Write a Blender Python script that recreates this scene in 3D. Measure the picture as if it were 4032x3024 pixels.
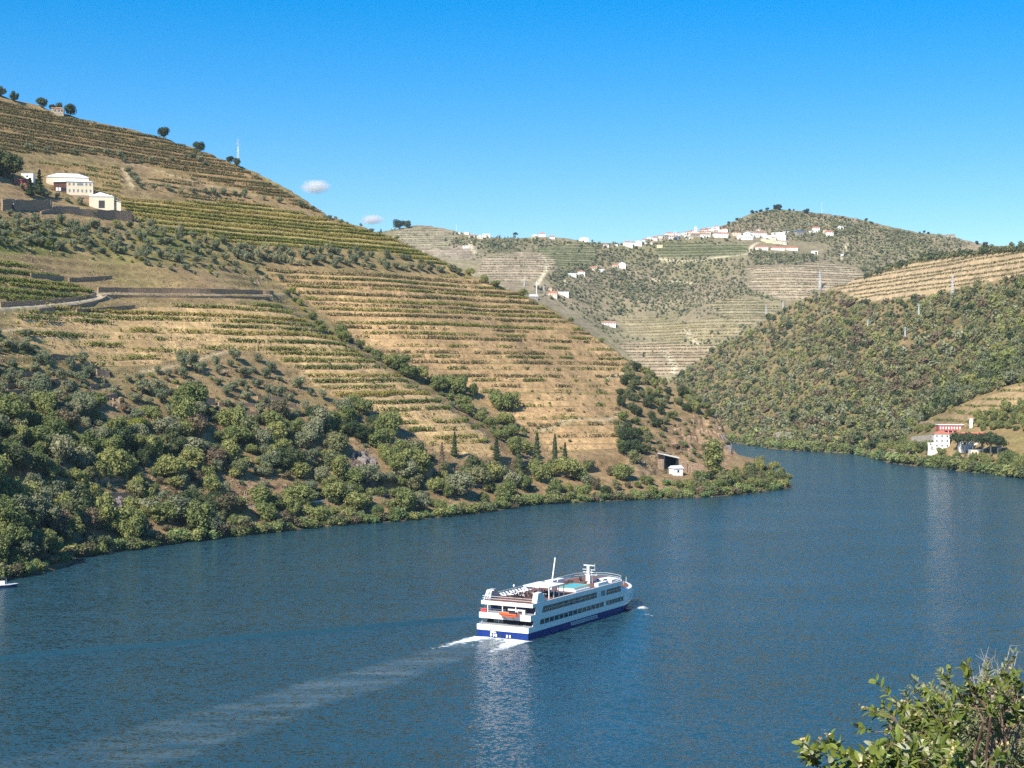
# River valley with terraced vineyards, a village on the far hill and a cruise ship.
import bpy, bmesh, math, random
import numpy as np
from mathutils import Vector, Matrix

S = bpy.context.scene
for _o in list(bpy.data.objects):
    bpy.data.objects.remove(_o)
random.seed(7)
RNG = np.random.default_rng(11)

# ------------------------------------------------------------------ camera
EYE = 54.0            # height of the viewpoint above the river, metres
FOC = 6056.0          # focal length in photograph pixels (4032 px across)
HOR = 1500.0          # photograph row of the eye-level line
CX = 2016.0
cam_data = bpy.data.cameras.new("camera")
cam = bpy.data.objects.new("camera", cam_data)
S.collection.objects.link(cam)
cam.location = (0, 0, EYE)
cam.rotation_euler = (math.radians(90), 0, 0)
cam_data.sensor_fit = 'HORIZONTAL'
cam_data.sensor_width = 36.0
cam_data.lens = 36.0 * FOC / 4032.0
cam_data.shift_y = -12.0 / 4032.0
cam_data.clip_start = 0.5
cam_data.clip_end = 30000
S.camera = cam

# ------------------------------------------------------------------ light
SUN_DIR = Vector((-0.405, -0.665, 0.63)).normalized()    # towards the sun
SUN_EL = math.asin(SUN_DIR.z)
SUN_AZ = math.atan2(SUN_DIR.x, SUN_DIR.y)               # clockwise from +Y
W = bpy.data.worlds.new("World")
S.world = W
W.use_nodes = True
wn, wl = W.node_tree.nodes, W.node_tree.links
wn.clear()
w_out = wn.new("ShaderNodeOutputWorld")
w_bg = wn.new("ShaderNodeBackground")
w_sky = wn.new("ShaderNodeTexSky")
w_sky.sky_type = 'NISHITA'
w_sky.sun_disc = False
w_sky.sun_elevation = SUN_EL
w_sky.sun_rotation = SUN_AZ
w_sky.altitude = 400
w_sky.air_density = 1.0
w_sky.dust_density = 0.0
w_sky.ozone_density = 3.0
w_hs = wn.new("ShaderNodeHueSaturation")
w_hs.inputs["Saturation"].default_value = 2.0
w_hs.inputs["Hue"].default_value = 0.508
w_hs.inputs["Value"].default_value = 0.81
w_bg.inputs["Strength"].default_value = 0.13
w_s1 = wn.new("ShaderNodeVectorMath"); w_s1.operation = 'SCALE'; w_s1.inputs["Scale"].default_value = 0.21
w_gm = wn.new("ShaderNodeGamma"); w_gm.inputs["Gamma"].default_value = 0.68      # evens the sky out towards the horizon
w_s2 = wn.new("ShaderNodeVectorMath"); w_s2.operation = 'SCALE'; w_s2.inputs["Scale"].default_value = 1.0 / 0.21
wl.new(w_sky.outputs[0], w_s1.inputs[0]); wl.new(w_s1.outputs[0], w_gm.inputs["Color"])
wl.new(w_gm.outputs[0], w_s2.inputs[0]); wl.new(w_s2.outputs[0], w_hs.inputs["Color"])
wl.new(w_hs.outputs[0], w_bg.inputs["Color"])
wl.new(w_bg.outputs[0], w_out.inputs["Surface"])

sun_data = bpy.data.lights.new("sun", 'SUN')
sun_data.energy = 5.0
sun_data.angle = math.radians(0.53)
sun_data.color = (1.0, 0.94, 0.84)
sun = bpy.data.objects.new("sun", sun_data)
S.collection.objects.link(sun)
sun.rotation_euler = SUN_DIR.to_track_quat('Z', 'Y').to_euler()
sun.location = (-300, -200, 500)

S.view_settings.view_transform = 'Standard'
S.view_settings.look = 'None'
S.view_settings.exposure = 0.70
S.view_settings.gamma = 1.0
S.view_settings.use_curve_mapping = False
S.render.engine = 'CYCLES'
S.cycles.max_bounces = 4
S.cycles.diffuse_bounces = 2
S.cycles.glossy_bounces = 2
S.cycles.transmission_bounces = 3
S.cycles.transparent_max_bounces = 10
S.cycles.volume_bounces = 4
S.cycles.use_denoising = False
S.cycles.use_adaptive_sampling = True
S.cycles.adaptive_threshold = 0.015
S.cycles.caustics_reflective = False
S.cycles.caustics_refractive = False

# ------------------------------------------------------------------ helpers
def P(px, py, Y):
    """world point seen at photograph pixel (px, py) at depth Y"""
    return Vector(((px - CX) / FOC * Y, Y, EYE + (HOR - py) / FOC * Y))

def to_px(X, Y, Z):
    return CX + FOC * X / Y, HOR - FOC * (Z - EYE) / Y

def tag(o, label=None, cat=None, group=None, kind=None):
    if label: o["label"] = label
    if cat: o["category"] = cat
    if group: o["group"] = group
    if kind: o["kind"] = kind
    return o

def link(o, parent=None):
    S.collection.objects.link(o)
    if parent is not None:
        o.parent = parent
    return o

def empty(name, loc=(0, 0, 0), rz=0.0, label=None, cat=None, group=None):
    o = bpy.data.objects.new(name, None)
    o.empty_display_size = 0.5
    link(o)
    o.location = loc
    o.rotation_euler = (0, 0, rz)
    return tag(o, label, cat, group)

def mesh_np(name, verts, faces, mats=(), smooth=False, mat_idx=None, cols=None):
    """mesh from numpy arrays; faces is (n,3) or (n,4), or a list of such arrays"""
    me = bpy.data.meshes.new(name)
    verts = np.asarray(verts, dtype=np.float32)
    fl = faces if isinstance(faces, list) else [faces]
    fl = [np.asarray(f, dtype=np.int32) for f in fl if len(f)]
    nf = sum(len(f) for f in fl)
    loops = np.concatenate([f.ravel() for f in fl])
    sizes = np.concatenate([np.full(len(f), f.shape[1], dtype=np.int32) for f in fl])
    starts = np.concatenate([[0], np.cumsum(sizes)[:-1]]).astype(np.int32)
    me.vertices.add(len(verts))
    me.vertices.foreach_set("co", verts.ravel())
    me.loops.add(len(loops))
    me.loops.foreach_set("vertex_index", loops)
    me.polygons.add(nf)
    me.polygons.foreach_set("loop_start", starts)
    me.polygons.foreach_set("loop_total", sizes)
    for m in mats:
        me.materials.append(m)
    if mat_idx is not None:
        me.polygons.foreach_set("material_index", np.asarray(mat_idx, dtype=np.int32))
    me.polygons.foreach_set("use_smooth", np.full(nf, smooth, dtype=bool))
    if cols is not None:
        at = me.attributes.new("Col", 'FLOAT_COLOR', 'POINT')
        c4 = np.ones((len(verts), 4), dtype=np.float32)
        c4[:, :3] = cols
        at.data.foreach_set("color", c4.ravel())
    me.update()
    me.validate()
    return me

def obj(name, me, parent=None, loc=None, rz=None, scale=None):
    o = bpy.data.objects.new(name, me)
    link(o, parent)
    if loc is not None: o.location = loc
    if rz is not None: o.rotation_euler = (0, 0, rz)
    if scale is not None: o.scale = scale if hasattr(scale, '__len__') else (scale,) * 3
    return o

class MB:
    """collects boxes, prisms and tubes and links them as one mesh object"""
    def __init__(self):
        self.v, self.f = [], []
    def add(self, vs, fs):
        n = len(self.v)
        self.v += [tuple(v) for v in vs]
        self.f += [tuple(i + n for i in f) for f in fs]
        return self
    def box(self, x0, x1, y0, y1, z0, z1, M=None):
        vs = [(x0, y0, z0), (x1, y0, z0), (x1, y1, z0), (x0, y1, z0), (x0, y0, z1), (x1, y0, z1), (x1, y1, z1), (x0, y1, z1)]
        if M is not None:
            vs = [M @ Vector(v) for v in vs]
        return self.add(vs, [(0, 3, 2, 1), (4, 5, 6, 7), (0, 1, 5, 4), (1, 2, 6, 5), (2, 3, 7, 6), (3, 0, 4, 7)])
    def prism(self, poly, z0, z1):
        """poly: counter-clockwise (x, y) outline"""
        n = len(poly)
        vs = [(x, y, z0) for x, y in poly] + [(x, y, z1) for x, y in poly]
        fs = [tuple(range(n - 1, -1, -1)), tuple(range(n, 2 * n))]
        fs += [(i, (i + 1) % n, n + (i + 1) % n, n + i) for i in range(n)]
        return self.add(vs, fs)
    def loft(self, rings, cap=True):
        n = len(rings[0])
        vs = [p for r in rings for p in r]
        fs = []
        for k in range(len(rings) - 1):
            for i in range(n):
                j = (i + 1) % n
                fs.append((k * n + i, k * n + j, (k + 1) * n + j, (k + 1) * n + i))
        if cap:
            fs.append(tuple(range(n - 1, -1, -1)))
            fs.append(tuple(range((len(rings) - 1) * n, len(rings) * n)))
        return self.add(vs, fs)
    def tube(self, pts, r, n=6):
        """r: one radius or one for each point"""
        pts = [Vector(p) for p in pts]
        rs = r if hasattr(r, '__len__') else [r] * len(pts)
        rings = []
        for k, p in enumerate(pts):
            d = (pts[min(k + 1, len(pts) - 1)] - pts[max(k - 1, 0)]).normalized()
            a = d.cross(Vector((0, 0, 1)))
            if a.length < 1e-3: a = d.cross(Vector((1, 0, 0)))
            a.normalize(); b = d.cross(a)
            rings.append([p + (a * math.cos(t) + b * math.sin(t)) * rs[k] for t in [2 * math.pi * i / n for i in range(n)]])
        return self.loft(rings)
    def mesh(self, name, mat, smooth=False):
        me = bpy.data.meshes.new(name)
        me.from_pydata([tuple(v) for v in self.v], [], self.f)
        if mat is not None: me.materials.append(mat)
        if smooth: me.polygons.foreach_set("use_smooth", [True] * len(me.polygons))
        me.update()
        return me
    def build(self, name, mat, parent=None, loc=None, rz=None, smooth=False):
        return obj(name, self.mesh(name, mat, smooth), parent, loc, rz)

def copy_tree(o, parent=None):
    c = o.copy()
    S.collection.objects.link(c)
    c.parent = parent
    for ch in o.children:
        copy_tree(ch, c)
    return c

def value_noise(x, y, scale, seed=0):
    """smooth 2-D value noise in -1..1"""
    x = np.asarray(x) / scale; y = np.asarray(y) / scale
    xi, yi = np.floor(x).astype(np.int64), np.floor(y).astype(np.int64)
    fx, fy = x - xi, y - yi
    fx = fx * fx * (3 - 2 * fx); fy = fy * fy * (3 - 2 * fy)
    def h(a, b):
        n = (a * 374761393 + b * 668265263 + seed * 974711) & 0x7fffffff
        n = ((n ^ (n >> 13)) * 1274126177) & 0x7fffffff
        n = n ^ (n >> 16)
        return (n & 0xffff) / 32767.5 - 1.0
    return ((h(xi, yi) * (1 - fx) + h(xi + 1, yi) * fx) * (1 - fy) +
            (h(xi, yi + 1) * (1 - fx) + h(xi + 1, yi + 1) * fx) * fy)

def fbm(x, y, scale, seed=0, octv=4):
    a, s, t = 1.0, 0.0, 0.0
    for k in range(octv):
        s = s + a * value_noise(x, y, scale / 2 ** k, seed + k)
        t += a; a *= 0.5
    return s / t

def in_poly(px, py, poly):
    px, py = np.asarray(px, float), np.asarray(py, float)
    r = np.zeros(np.broadcast(px, py).shape, bool)
    n = len(poly)
    for i in range(n):
        x0, y0 = poly[i]; x1, y1 = poly[(i + 1) % n]
        c = (y0 > py) != (y1 > py)
        with np.errstate(divide='ignore', invalid='ignore'):
            xx = (x1 - x0) * (py - y0) / ((y1 - y0) if y1 != y0 else 1e-9) + x0
        r ^= c & (px < xx)
    return r
# ------------------------------------------------------------------ materials
def mat_new(name):
    m = bpy.data.materials.new(name)
    m.use_nodes = True
    nt = m.node_tree
    b = nt.nodes["Principled BSDF"]
    return m, nt, b

def mat_plain(name, col, rough=0.6, metal=0.0, spec=0.5, var=0.0, vscale=3.0, bump=0.0):
    """paint, plaster, metal: one colour with a little uneven wear"""
    m, nt, b = mat_new(name)
    b.inputs["Base Color"].default_value = (*col, 1)
    b.inputs["Roughness"].default_value = rough
    b.inputs["Metallic"].default_value = metal
    b.inputs["Specular IOR Level"].default_value = spec
    if var > 0:
        tc = nt.nodes.new("ShaderNodeTexCoord")
        n = nt.nodes.new("ShaderNodeTexNoise")
        n.inputs["Scale"].default_value = vscale
        n.inputs["Detail"].default_value = 5
        r = nt.nodes.new("ShaderNodeMapRange")
        r.inputs["From Min"].default_value = 0.3; r.inputs["From Max"].default_value = 0.7
        r.inputs["To Min"].default_value = 1 - var; r.inputs["To Max"].default_value = 1 + var * 0.5
        v = nt.nodes.new("ShaderNodeVectorMath"); v.operation = 'SCALE'
        v.inputs[0].default_value = col
        nt.links.new(tc.outputs["Object"], n.inputs["Vector"])
        nt.links.new(n.outputs["Fac"], r.inputs["Value"])
        nt.links.new(r.outputs["Result"], v.inputs["Scale"])
        nt.links.new(v.outputs[0], b.inputs["Base Color"])
        if bump > 0:
            bp = nt.nodes.new("ShaderNodeBump")
            bp.inputs["Strength"].default_value = bump
            bp.inputs["Distance"].default_value = 0.1
            nt.links.new(n.outputs["Fac"], bp.inputs["Height"])
            nt.links.new(bp.outputs[0], b.inputs["Normal"])
    return m

def mat_ground(name, s1=0.35, s2=2.2, s3=0.06, amp=0.30, val=0.72):
    """earth: colour attribute of the mesh broken up by three sizes of noise"""
    m, nt, b = mat_new(name)
    b.inputs["Roughness"].default_value = 0.95
    b.inputs["Specular IOR Level"].default_value = 0.1
    at = nt.nodes.new("ShaderNodeAttribute"); at.attribute_name = "Col"
    geo = nt.nodes.new("ShaderNodeNewGeometry")
    last = at.outputs["Color"]
    for k, (sc, a) in enumerate(((s1, amp), (s2, amp * 0.8), (s3, amp * 0.7))):
        n = nt.nodes.new("ShaderNodeTexNoise")
        n.inputs["Scale"].default_value = sc
        n.inputs["Detail"].default_value = 4
        n.inputs["Roughness"].default_value = 0.65
        r = nt.nodes.new("ShaderNodeMapRange")
        r.inputs["From Min"].default_value = 0.32; r.inputs["From Max"].default_value = 0.68
        r.inputs["To Min"].default_value = 1 - a; r.inputs["To Max"].default_value = 1 + a
        v = nt.nodes.new("ShaderNodeVectorMath"); v.operation = 'SCALE'
        nt.links.new(geo.outputs["Position"], n.inputs["Vector"])
        nt.links.new(n.outputs["Fac"], r.inputs["Value"])
        nt.links.new(last, v.inputs[0]); nt.links.new(r.outputs["Result"], v.inputs["Scale"])
        last = v.outputs[0]
        if k == 1:
            bp = nt.nodes.new("ShaderNodeBump")
            bp.inputs["Strength"].default_value = 0.7
            bp.inputs["Distance"].default_value = 0.5
            nt.links.new(n.outputs["Fac"], bp.inputs["Height"])
            nt.links.new(bp.outputs[0], b.inputs["Normal"])
    hs = nt.nodes.new("ShaderNodeHueSaturation")
    hs.inputs["Hue"].default_value = 0.503; hs.inputs["Saturation"].default_value = 1.20; hs.inputs["Value"].default_value = val
    nt.links.new(last, hs.inputs["Color"])
    nt.links.new(hs.outputs[0], b.inputs["Base Color"])
    return m

M = {}
M['ground'] = mat_ground("earth")
M['ground_far'] = mat_ground("earth_far", 0.12, 0.7, 0.02, 0.27, 0.70)

# ------------------------------------------------------------------ terrain
class Tps:
    """thin-plate spline through scattered (x, y) -> value"""
    def __init__(self, pts, lam=0.5):
        p = np.array(pts, float)
        self.c = p[:, :2] / 100.0
        n = len(p)
        d2 = ((self.c[:, None] - self.c[None]) ** 2).sum(-1)
        K = 0.5 * d2 * np.log(d2 + 1e-9) + lam * 0.01 * np.eye(n)
        A = np.zeros((n + 3, n + 3))
        A[:n, :n] = K
        A[:n, n] = 1; A[:n, n + 1:] = self.c
        A[n, :n] = 1; A[n + 1:, :n] = self.c.T
        self.w = np.linalg.solve(A, np.concatenate([p[:, 2], np.zeros(3)]))
    def __call__(self, X, Y):
        sh = np.broadcast(X, Y).shape
        x = (np.broadcast_to(X, sh) / 100.0).ravel(); y = (np.broadcast_to(Y, sh) / 100.0).ravel()
        n = len(self.c)
        out = self.w[n] + self.w[n + 1] * x + self.w[n + 2] * y
        for k in range(n):
            d2 = (x - self.c[k, 0]) ** 2 + (y - self.c[k, 1]) ** 2
            out += self.w[k] * 0.5 * d2 * np.log(d2 + 1e-9)
        return out.reshape(sh)

def smin(a, b, k):
    h = np.clip(0.5 + 0.5 * (b - a) / k, 0, 1)
    return b * (1 - h) + a * h - k * h * (1 - h)

def blur(a, n=2):
    for _ in range(n):
        p = np.pad(a, 1, mode='edge')
        a = (p[:-2, 1:-1] + p[2:, 1:-1] + p[1:-1, :-2] + p[1:-1, 2:] + 4 * a) / 8.0
    return a

class Hill:
    """height field with a colour for each grid point"""
    def __init__(self, x0, x1, y0, y1, step):
        self.x = np.arange(x0, x1 + step, step)
        self.y = np.arange(y0, y1 + step, step)
        self.step = step
        self.X, self.Y = np.meshgrid(self.x, self.y)          # [iy, ix]
    def px(self):
        return to_px(self.X, self.Y, self.Z)
    def crest(self, pts, depth, back, k=2.5):
        """cut the surface off behind the crest line pts = [(px, py), ...]"""
        pts = sorted(pts)
        px = np.array([p[0] for p in pts], float)
        yc = np.array([depth(*p) for p in pts])
        zc = np.array([EYE + (HOR - p[1]) / FOC * d for p, d in zip(pts, yc)])
        u = CX + FOC * self.X / self.Y
        Yc, Zc = np.interp(u, px, yc), np.interp(u, px, zc)
        self.Z = smin(self.Z, Zc - back * (self.Y - Yc) + k * 0.25, k)
        self.Yc = Yc
    def at(self, X, Y):
        X, Y = np.asarray(X, float), np.asarray(Y, float)
        fx = np.clip((X - self.x[0]) / self.step, 0, len(self.x) - 1.001)
        fy = np.clip((Y - self.y[0]) / self.step, 0, len(self.y) - 1.001)
        i, j = fx.astype(int), fy.astype(int)
        a, b = fx - i, fy - j
        Z = self.Z
        return (Z[j, i] * (1 - a) + Z[j, i + 1] * a) * (1 - b) + (Z[j + 1, i] * (1 - a) + Z[j + 1, i + 1] * a) * b
    def hit(self, px, py, miss=None):
        """points of the surface first met by the sight lines through pixels (px, py)"""
        px, py = np.atleast_1d(np.asarray(px, float)), np.atleast_1d(np.asarray(py, float))
        ys = np.arange(self.y[0], self.y[-1], self.step * 1.5)
        out = np.full((len(px), 3), np.nan)
        for s in range(0, len(px), 500):
            u = (px[s:s + 500] - CX) / FOC; a = (HOR - py[s:s + 500]) / FOC
            XX = u[:, None] * ys[None]; ZZ = EYE + a[:, None] * ys[None]
            T = self.at(XX, np.broadcast_to(ys, XX.shape)) - ZZ
            inside = (XX > self.x[0]) & (XX < self.x[-1])
            g = (T > 0) & inside
            k = g.argmax(1); ok = g.any(1) & (k > 0)
            r = np.arange(len(k)); k = np.maximum(k, 1)
            t0, t1 = T[r, k - 1], T[r, k]
            f = np.clip(-t0 / (t1 - t0 + 1e-9), 0, 1)
            Yh = ys[k - 1] + f * (ys[k] - ys[k - 1])
            out[s:s + 500] = np.where(ok[:, None], np.stack([u * Yh, Yh, EYE + a * Yh], 1), np.nan)
        return out
    def flatten(self, path, half, soft):
        """carve a level strip along path = [(x, y, z), ...]"""
        best = np.full(self.X.shape, 1e9); zz = np.zeros(self.X.shape)
        for (ax, ay, az), (bx, by, bz) in zip(path[:-1], path[1:]):
            dx, dy = bx - ax, by - ay
            t = np.clip(((self.X - ax) * dx + (self.Y - ay) * dy) / (dx * dx + dy * dy + 1e-9), 0, 1)
            d = np.hypot(self.X - ax - t * dx, self.Y - ay - t * dy)
            m = d < best
            best[m] = d[m]; zz[m] = (az + t * (bz - az))[m]
        w = np.clip((half + soft - best) / soft, 0, 1)
        self.Z = self.Z * (1 - w) + zz * w
        return w
    def build(self, name, mat, keep):
        ny, nx = self.X.shape
        idx = np.arange(ny * nx).reshape(ny, nx)
        kq = keep[:-1, :-1] & keep[1:, :-1] & keep[:-1, 1:] & keep[1:, 1:]
        q = np.stack([idx[:-1, :-1][kq], idx[:-1, 1:][kq], idx[1:, 1:][kq], idx[1:, :-1][kq]], 1)
        used = np.unique(q)
        remap = np.full(ny * nx, -1, np.int64); remap[used] = np.arange(len(used))
        V = np.stack([self.X.ravel(), self.Y.ravel(), self.Z.ravel()], 1)[used]
        C = self.C.reshape(-1, 3)[used]
        o = obj(name, mesh_np(name, V, remap[q], [mat], True, None, C))
        return tag(o, kind="structure")

def terrace(Z, h, mask, tread=0.55, low=0.15, off=0.0):
    """step the surface; returns the stepped heights and where in its step each point lies"""
    t = (Z - off) / h
    k = np.floor(t); f = t - k
    r = np.clip((f - tread) / (1 - tread), 0, 1)
    g = np.where(f < tread, low * f / tread, low + (1 - low) * r * r * (3 - 2 * r))
    return Z + mask * ((k + g) * h + off - Z), f

# ---- near hill on the left bank -------------------------------------------
CREST_L = [(-700, 150), (-300, 285), (0, 375), (130, 408), (253, 448), (407, 484), (619, 530), (813, 594), (1000, 672), (1150, 752), (1290, 845), (1440, 893),
           (1560, 932), (1660, 985), (1780, 1035), (1907, 1105), (2040, 1150), (2169, 1212), (2277, 1280), (2418, 1368), (2500, 1432), (2580, 1490),
           (2680, 1535), (2780, 1600), (2840, 1660), (2872, 1735), (2905, 1785), (2980, 1805), (3070, 1865), (3122, 1912)]
SHORE_L = [(-500, 2390), (-200, 2325), (0, 2285), (300, 2197), (700, 2138), (1250, 2076), (1700, 2040), (2080, 1990), (2500, 1968), (2850, 1952), (3050, 1930), (3120, 1914)]
_sx = [p[0] for p in SHORE_L]; _sy = [p[1] for p in SHORE_L]
_cx = [p[0] for p in CREST_L]; _cy = [p[1] for p in CREST_L]
def depth_left(px, py):
    """depth of the hillside, a plane of about 27 degrees rising from the bent shoreline"""
    sy, cy = np.interp(px, _sx, _sy), np.interp(px, _cx, _cy)
    k, b = (px - CX) / FOC, 0.6 - 0.8 * (px - CX) / FOC
    ps = b * EYE * FOC / (sy - HOR) - 360.0
    ps *= float(np.clip((py - cy) / (sy - cy + 1e-6), 0, 1)) ** 0.7
    return (237.6 + 0.51 * ps) / (0.51 * b - (HOR - py) / FOC)
ctrl = []
for px, py in SHORE_L:
    p = P(px, py, EYE * FOC / (py - HOR))
    ctrl.append((p.x, p.y, 0.0)); ctrl.append((p.x + 10, p.y - 9, -4.0))
for px, py, dy in [(-500, 1900, 0), (-500, 1400, 0), (-500, 900, 0), (-500, 400, 0), (0, 2050, 0), (0, 1800, 4), (0, 1550, 0), (0, 1300, -6), (0, 1120, 2), (0, 900, 0), (0, 700, 0), (0, 520, 0), (0, 375, 0),
                   (400, 2030, 2), (400, 1800, 0), (400, 1550, -8), (400, 1300, -10), (400, 1100, 0), (400, 900, 0), (400, 700, 4), (400, 560, 0), (407, 480, 0),
                   (800, 1960, 2), (800, 1750, -4), (800, 1500, -14), (800, 1250, -14), (800, 1080, -4), (800, 900, 0), (800, 740, 4), (813, 590, 0),
                   (1200, 1960, 2), (1200, 1750, -6), (1200, 1500, -12), (1200, 1320, -8), (1150, 1165, 24), (1200, 1030, 0), (1200, 880, 0), (1290, 842, 0), (1050, 1190, -4), (1000, 672, 0),
                   (1600, 1950, 0), (1600, 1750, -2), (1600, 1580, -6), (1480, 1460, -8), (1430, 1330, 26), (1600, 1250, -4), (1600, 1080, 0), (1560, 930, 0),
                   (1850, 1680, -4), (1720, 1490, 26), (1960, 1640, 24), (2000, 1450, -4), (2000, 1250, -4), (2040, 1150, 0), (1900, 1850, 0),
                   (2100, 1790, 12), (2300, 1650, -2), (2300, 1450, -4), (2277, 1280, 0), (2300, 1850, 2), (2500, 1700, 0), (2500, 1560, -2), (2500, 1430, 0),
                   (2650, 1850, 4), (2700, 1700, 6), (2680, 1535, 0), (2780, 1600, 0), (2800, 1830, 8), (2840, 1700, 2), (2950, 1850, 2), (3050, 1890, 0)]:
    Y = depth_left(px, py) + dy
    p = P(px, py, Y)
    ctrl.append((p.x, p.y, p.z))
HL = Hill(-345, 158, 395, 1085, 1.0)
HL.Z = Tps(ctrl, 0.3)(HL.X, HL.Y)
_w = np.clip(HL.Z / 25.0, 0, 1)
HL.Z += _w * (2.0 * fbm(HL.X, HL.Y, 70, 3) + 1.0 * fbm(HL.X, HL.Y, 22, 5))
HL.crest(CREST_L, depth_left, 0.30)
HL.Z = np.maximum(HL.Z, -6)
HL.base = HL.Z.copy()
def warp(z, X, Y, s=0):
    """uneven terrace spacing: steps of differing height that wander a little"""
    return z + 0.55 * np.sin(z * 0.47 + s) + 0.30 * np.sin(z * 1.13 + 2 * s) + 0.9 * fbm(X, Y, 60, 141 + s) + 0.35 * fbm(X, Y, 14, 151 + s)
HL.W = warp(HL.base, HL.X, HL.Y)

VINE_BLOCKS = {   # photograph outlines of the planted blocks, step height, soil colour
    'top': ([(-500, 270), (-300, 320), (0, 400), (130, 430), (253, 462), (407, 494), (619, 540), (813, 606), (1000, 690), (1270, 842), (1130, 800), (950, 745), (620, 655), (400, 610), (0, 600), (-500, 560)], 2.6, (0.40, 0.28, 0.165)),
    'upper_left': ([(150, 640), (470, 650), (480, 870), (400, 820), (350, 740), (150, 700)], 3.2, (0.47, 0.33, 0.19)),
    'upper_mid': ([(620, 680), (800, 700), (960, 770), (1060, 830), (900, 830), (700, 770), (560, 730)], 3.2, (0.40, 0.285, 0.175)),
    'yellow': ([(440, 780), (560, 790), (720, 795), (1000, 800), (1270, 860), (1430, 905), (1540, 940), (1720, 1022), (1840, 1072), (1700, 1040), (1500, 985), (1200, 975), (1000, 965), (700, 925), (560, 880)], 3.0, (0.45, 0.35, 0.18)),
    'spur': ([(1030, 1065), (1500, 1075), (1880, 1100), (2060, 1168), (2280, 1290), (2420, 1380), (2500, 1445), (2490, 1520), (2440, 1600), (2430, 1760), (2160, 1790), (2090, 1690), (1900, 1580), (1730, 1500), (1540, 1415), (1350, 1300), (1180, 1160)], 3.15, (0.50, 0.35, 0.215)),
    'near': ([(60, 1215), (400, 1215), (1080, 1195), (1160, 1240), (1400, 1385), (1700, 1560), (1890, 1690), (1960, 1800), (1720, 1775), (1600, 1690), (1280, 1540), (1150, 1440), (1010, 1380), (870, 1370), (600, 1430), (330, 1440), (200, 1370), (60, 1320)], 3.1, (0.66, 0.47, 0.28)),
    'green': ([(-400, 1000), (0, 1020), (190, 1075), (375, 1150), (330, 1170), (0, 1192), (-400, 1190)], 3.2, (0.45, 0.32, 0.18)),
}
PXL, PYL = to_px(HL.X, HL.Y, HL.base)
front = (HL.Y < HL.Yc + 25)
HL.mask = {}
col = np.empty(HL.X.shape + (3,))
col[:] = (0.40, 0.29, 0.18)
g = np.clip(0.5 + 1.1 * fbm(HL.X, HL.Y, 38, 21), 0, 1)[..., None]
col = col * (1 - 0.45 * g) + np.array((0.27, 0.245, 0.105)) * 0.45 * g
# green scrub below the winery, brown rocky ground above the wood
m = blur((in_poly(PXL, PYL, [(-400, 870), (0, 850), (280, 880), (700, 900), (900, 960), (880, 1060), (500, 1040), (200, 1000), (-400, 980)]) & front).astype(float), 6)[..., None]
gg = np.clip(0.55 + 0.9 * fbm(HL.X, HL.Y, 25, 31), 0, 1)[..., None]
col = col * (1 - m) + m * (np.array((0.22, 0.22, 0.085)) * gg + np.array((0.40, 0.30, 0.18)) * (1 - gg))
m = blur((PYL > 1600).astype(float), 6)[..., None]
col = col * (1 - m) + m * np.array((0.36, 0.26, 0.16))
# broken terraces outside the planted blocks
m_all = np.zeros(HL.X.shape)
for nm, (poly, h, soil) in VINE_BLOCKS.items():
    mk = blur((in_poly(PXL, PYL, poly) & front).astype(float), 3)
    HL.mask[nm] = mk
    m_all = np.maximum(m_all, mk)
loose = np.clip((1 - m_all) * (0.55 + 0.8 * fbm(HL.X, HL.Y, 45, 8)) * np.clip((HL.base - 18) / 15, 0, 1), 0, 0.8)
HL.Z, f = terrace(HL.base, 4.2, loose, 0.6, 0.25)
for nm, (poly, h, soil) in VINE_BLOCKS.items():
    mk = HL.mask[nm]
    z2, f = terrace(HL.W, h, 1.0)
    HL.Z = HL.Z * (1 - mk) + (HL.base + z2 - HL.W) * mk
    jit = 1 + 0.16 * fbm(HL.X, HL.Y, 30, 41)[..., None]
    riser = (f > 0.55)[..., None]
    soil = np.array(soil)
    grassy = np.clip(0.25 + 0.8 * fbm(HL.X, HL.Y, 16, 55), 0, 0.7)[..., None]
    c = np.where(riser, soil * 1.08, soil * 0.86 * (1 - grassy) + grassy * np.array((0.34, 0.29, 0.13)))
    col = col * (1 - mk[..., None]) + mk[..., None] * c * jit
wet = np.clip(1 - HL.base / 3.5, 0, 1)[..., None]
col = col * (1 - wet) + wet * np.array((0.20, 0.155, 0.10))
HL.C = col

# tracks and the railway are levelled into the hillside
def depth_level(py, z):
    return (EYE - z) * FOC / (py - HOR)
RAIL = [tuple(P(px, py, depth_level(py, 8.0))) for px, py in [(-420, 2135), (-100, 2092), (260, 2058), (450, 2043), (800, 2010), (1150, 1982), (1500, 1953), (2080, 1896), (2380, 1877), (2600, 1866), (2660, 1862)]]
HL.rail_w = HL.flatten(RAIL, 3.5, 4.0)
def path_on(hill, pts):
    return [tuple(p) for p in hill.hit([q[0] for q in pts], [q[1] for q in pts]) if not np.isnan(p[0])]
ROAD = path_on(HL, [(-150, 1222), (0, 1212), (150, 1203), (300, 1188), (390, 1172), (412, 1160), (380, 1152)])
ROAD2 = path_on(HL, [(380, 1152), (450, 1152), (650, 1156), (850, 1158), (1000, 1160), (1130, 1156)])
TRACKS = [path_on(HL, q) for q in (
    [(482, 664), (505, 700), (520, 735)],
    [(500, 645), (560, 648), (620, 672), (760, 715), (900, 745), (1000, 770)],
    [(-100, 1305), (0, 1302), (75, 1296)],
    [(560, 1462), (640, 1450), (760, 1425), (880, 1385)],
    [(2380, 1490), (2470, 1465), (2540, 1440)],
    [(2120, 1700), (2250, 1650), (2380, 1655), (2430, 1640)])]
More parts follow.
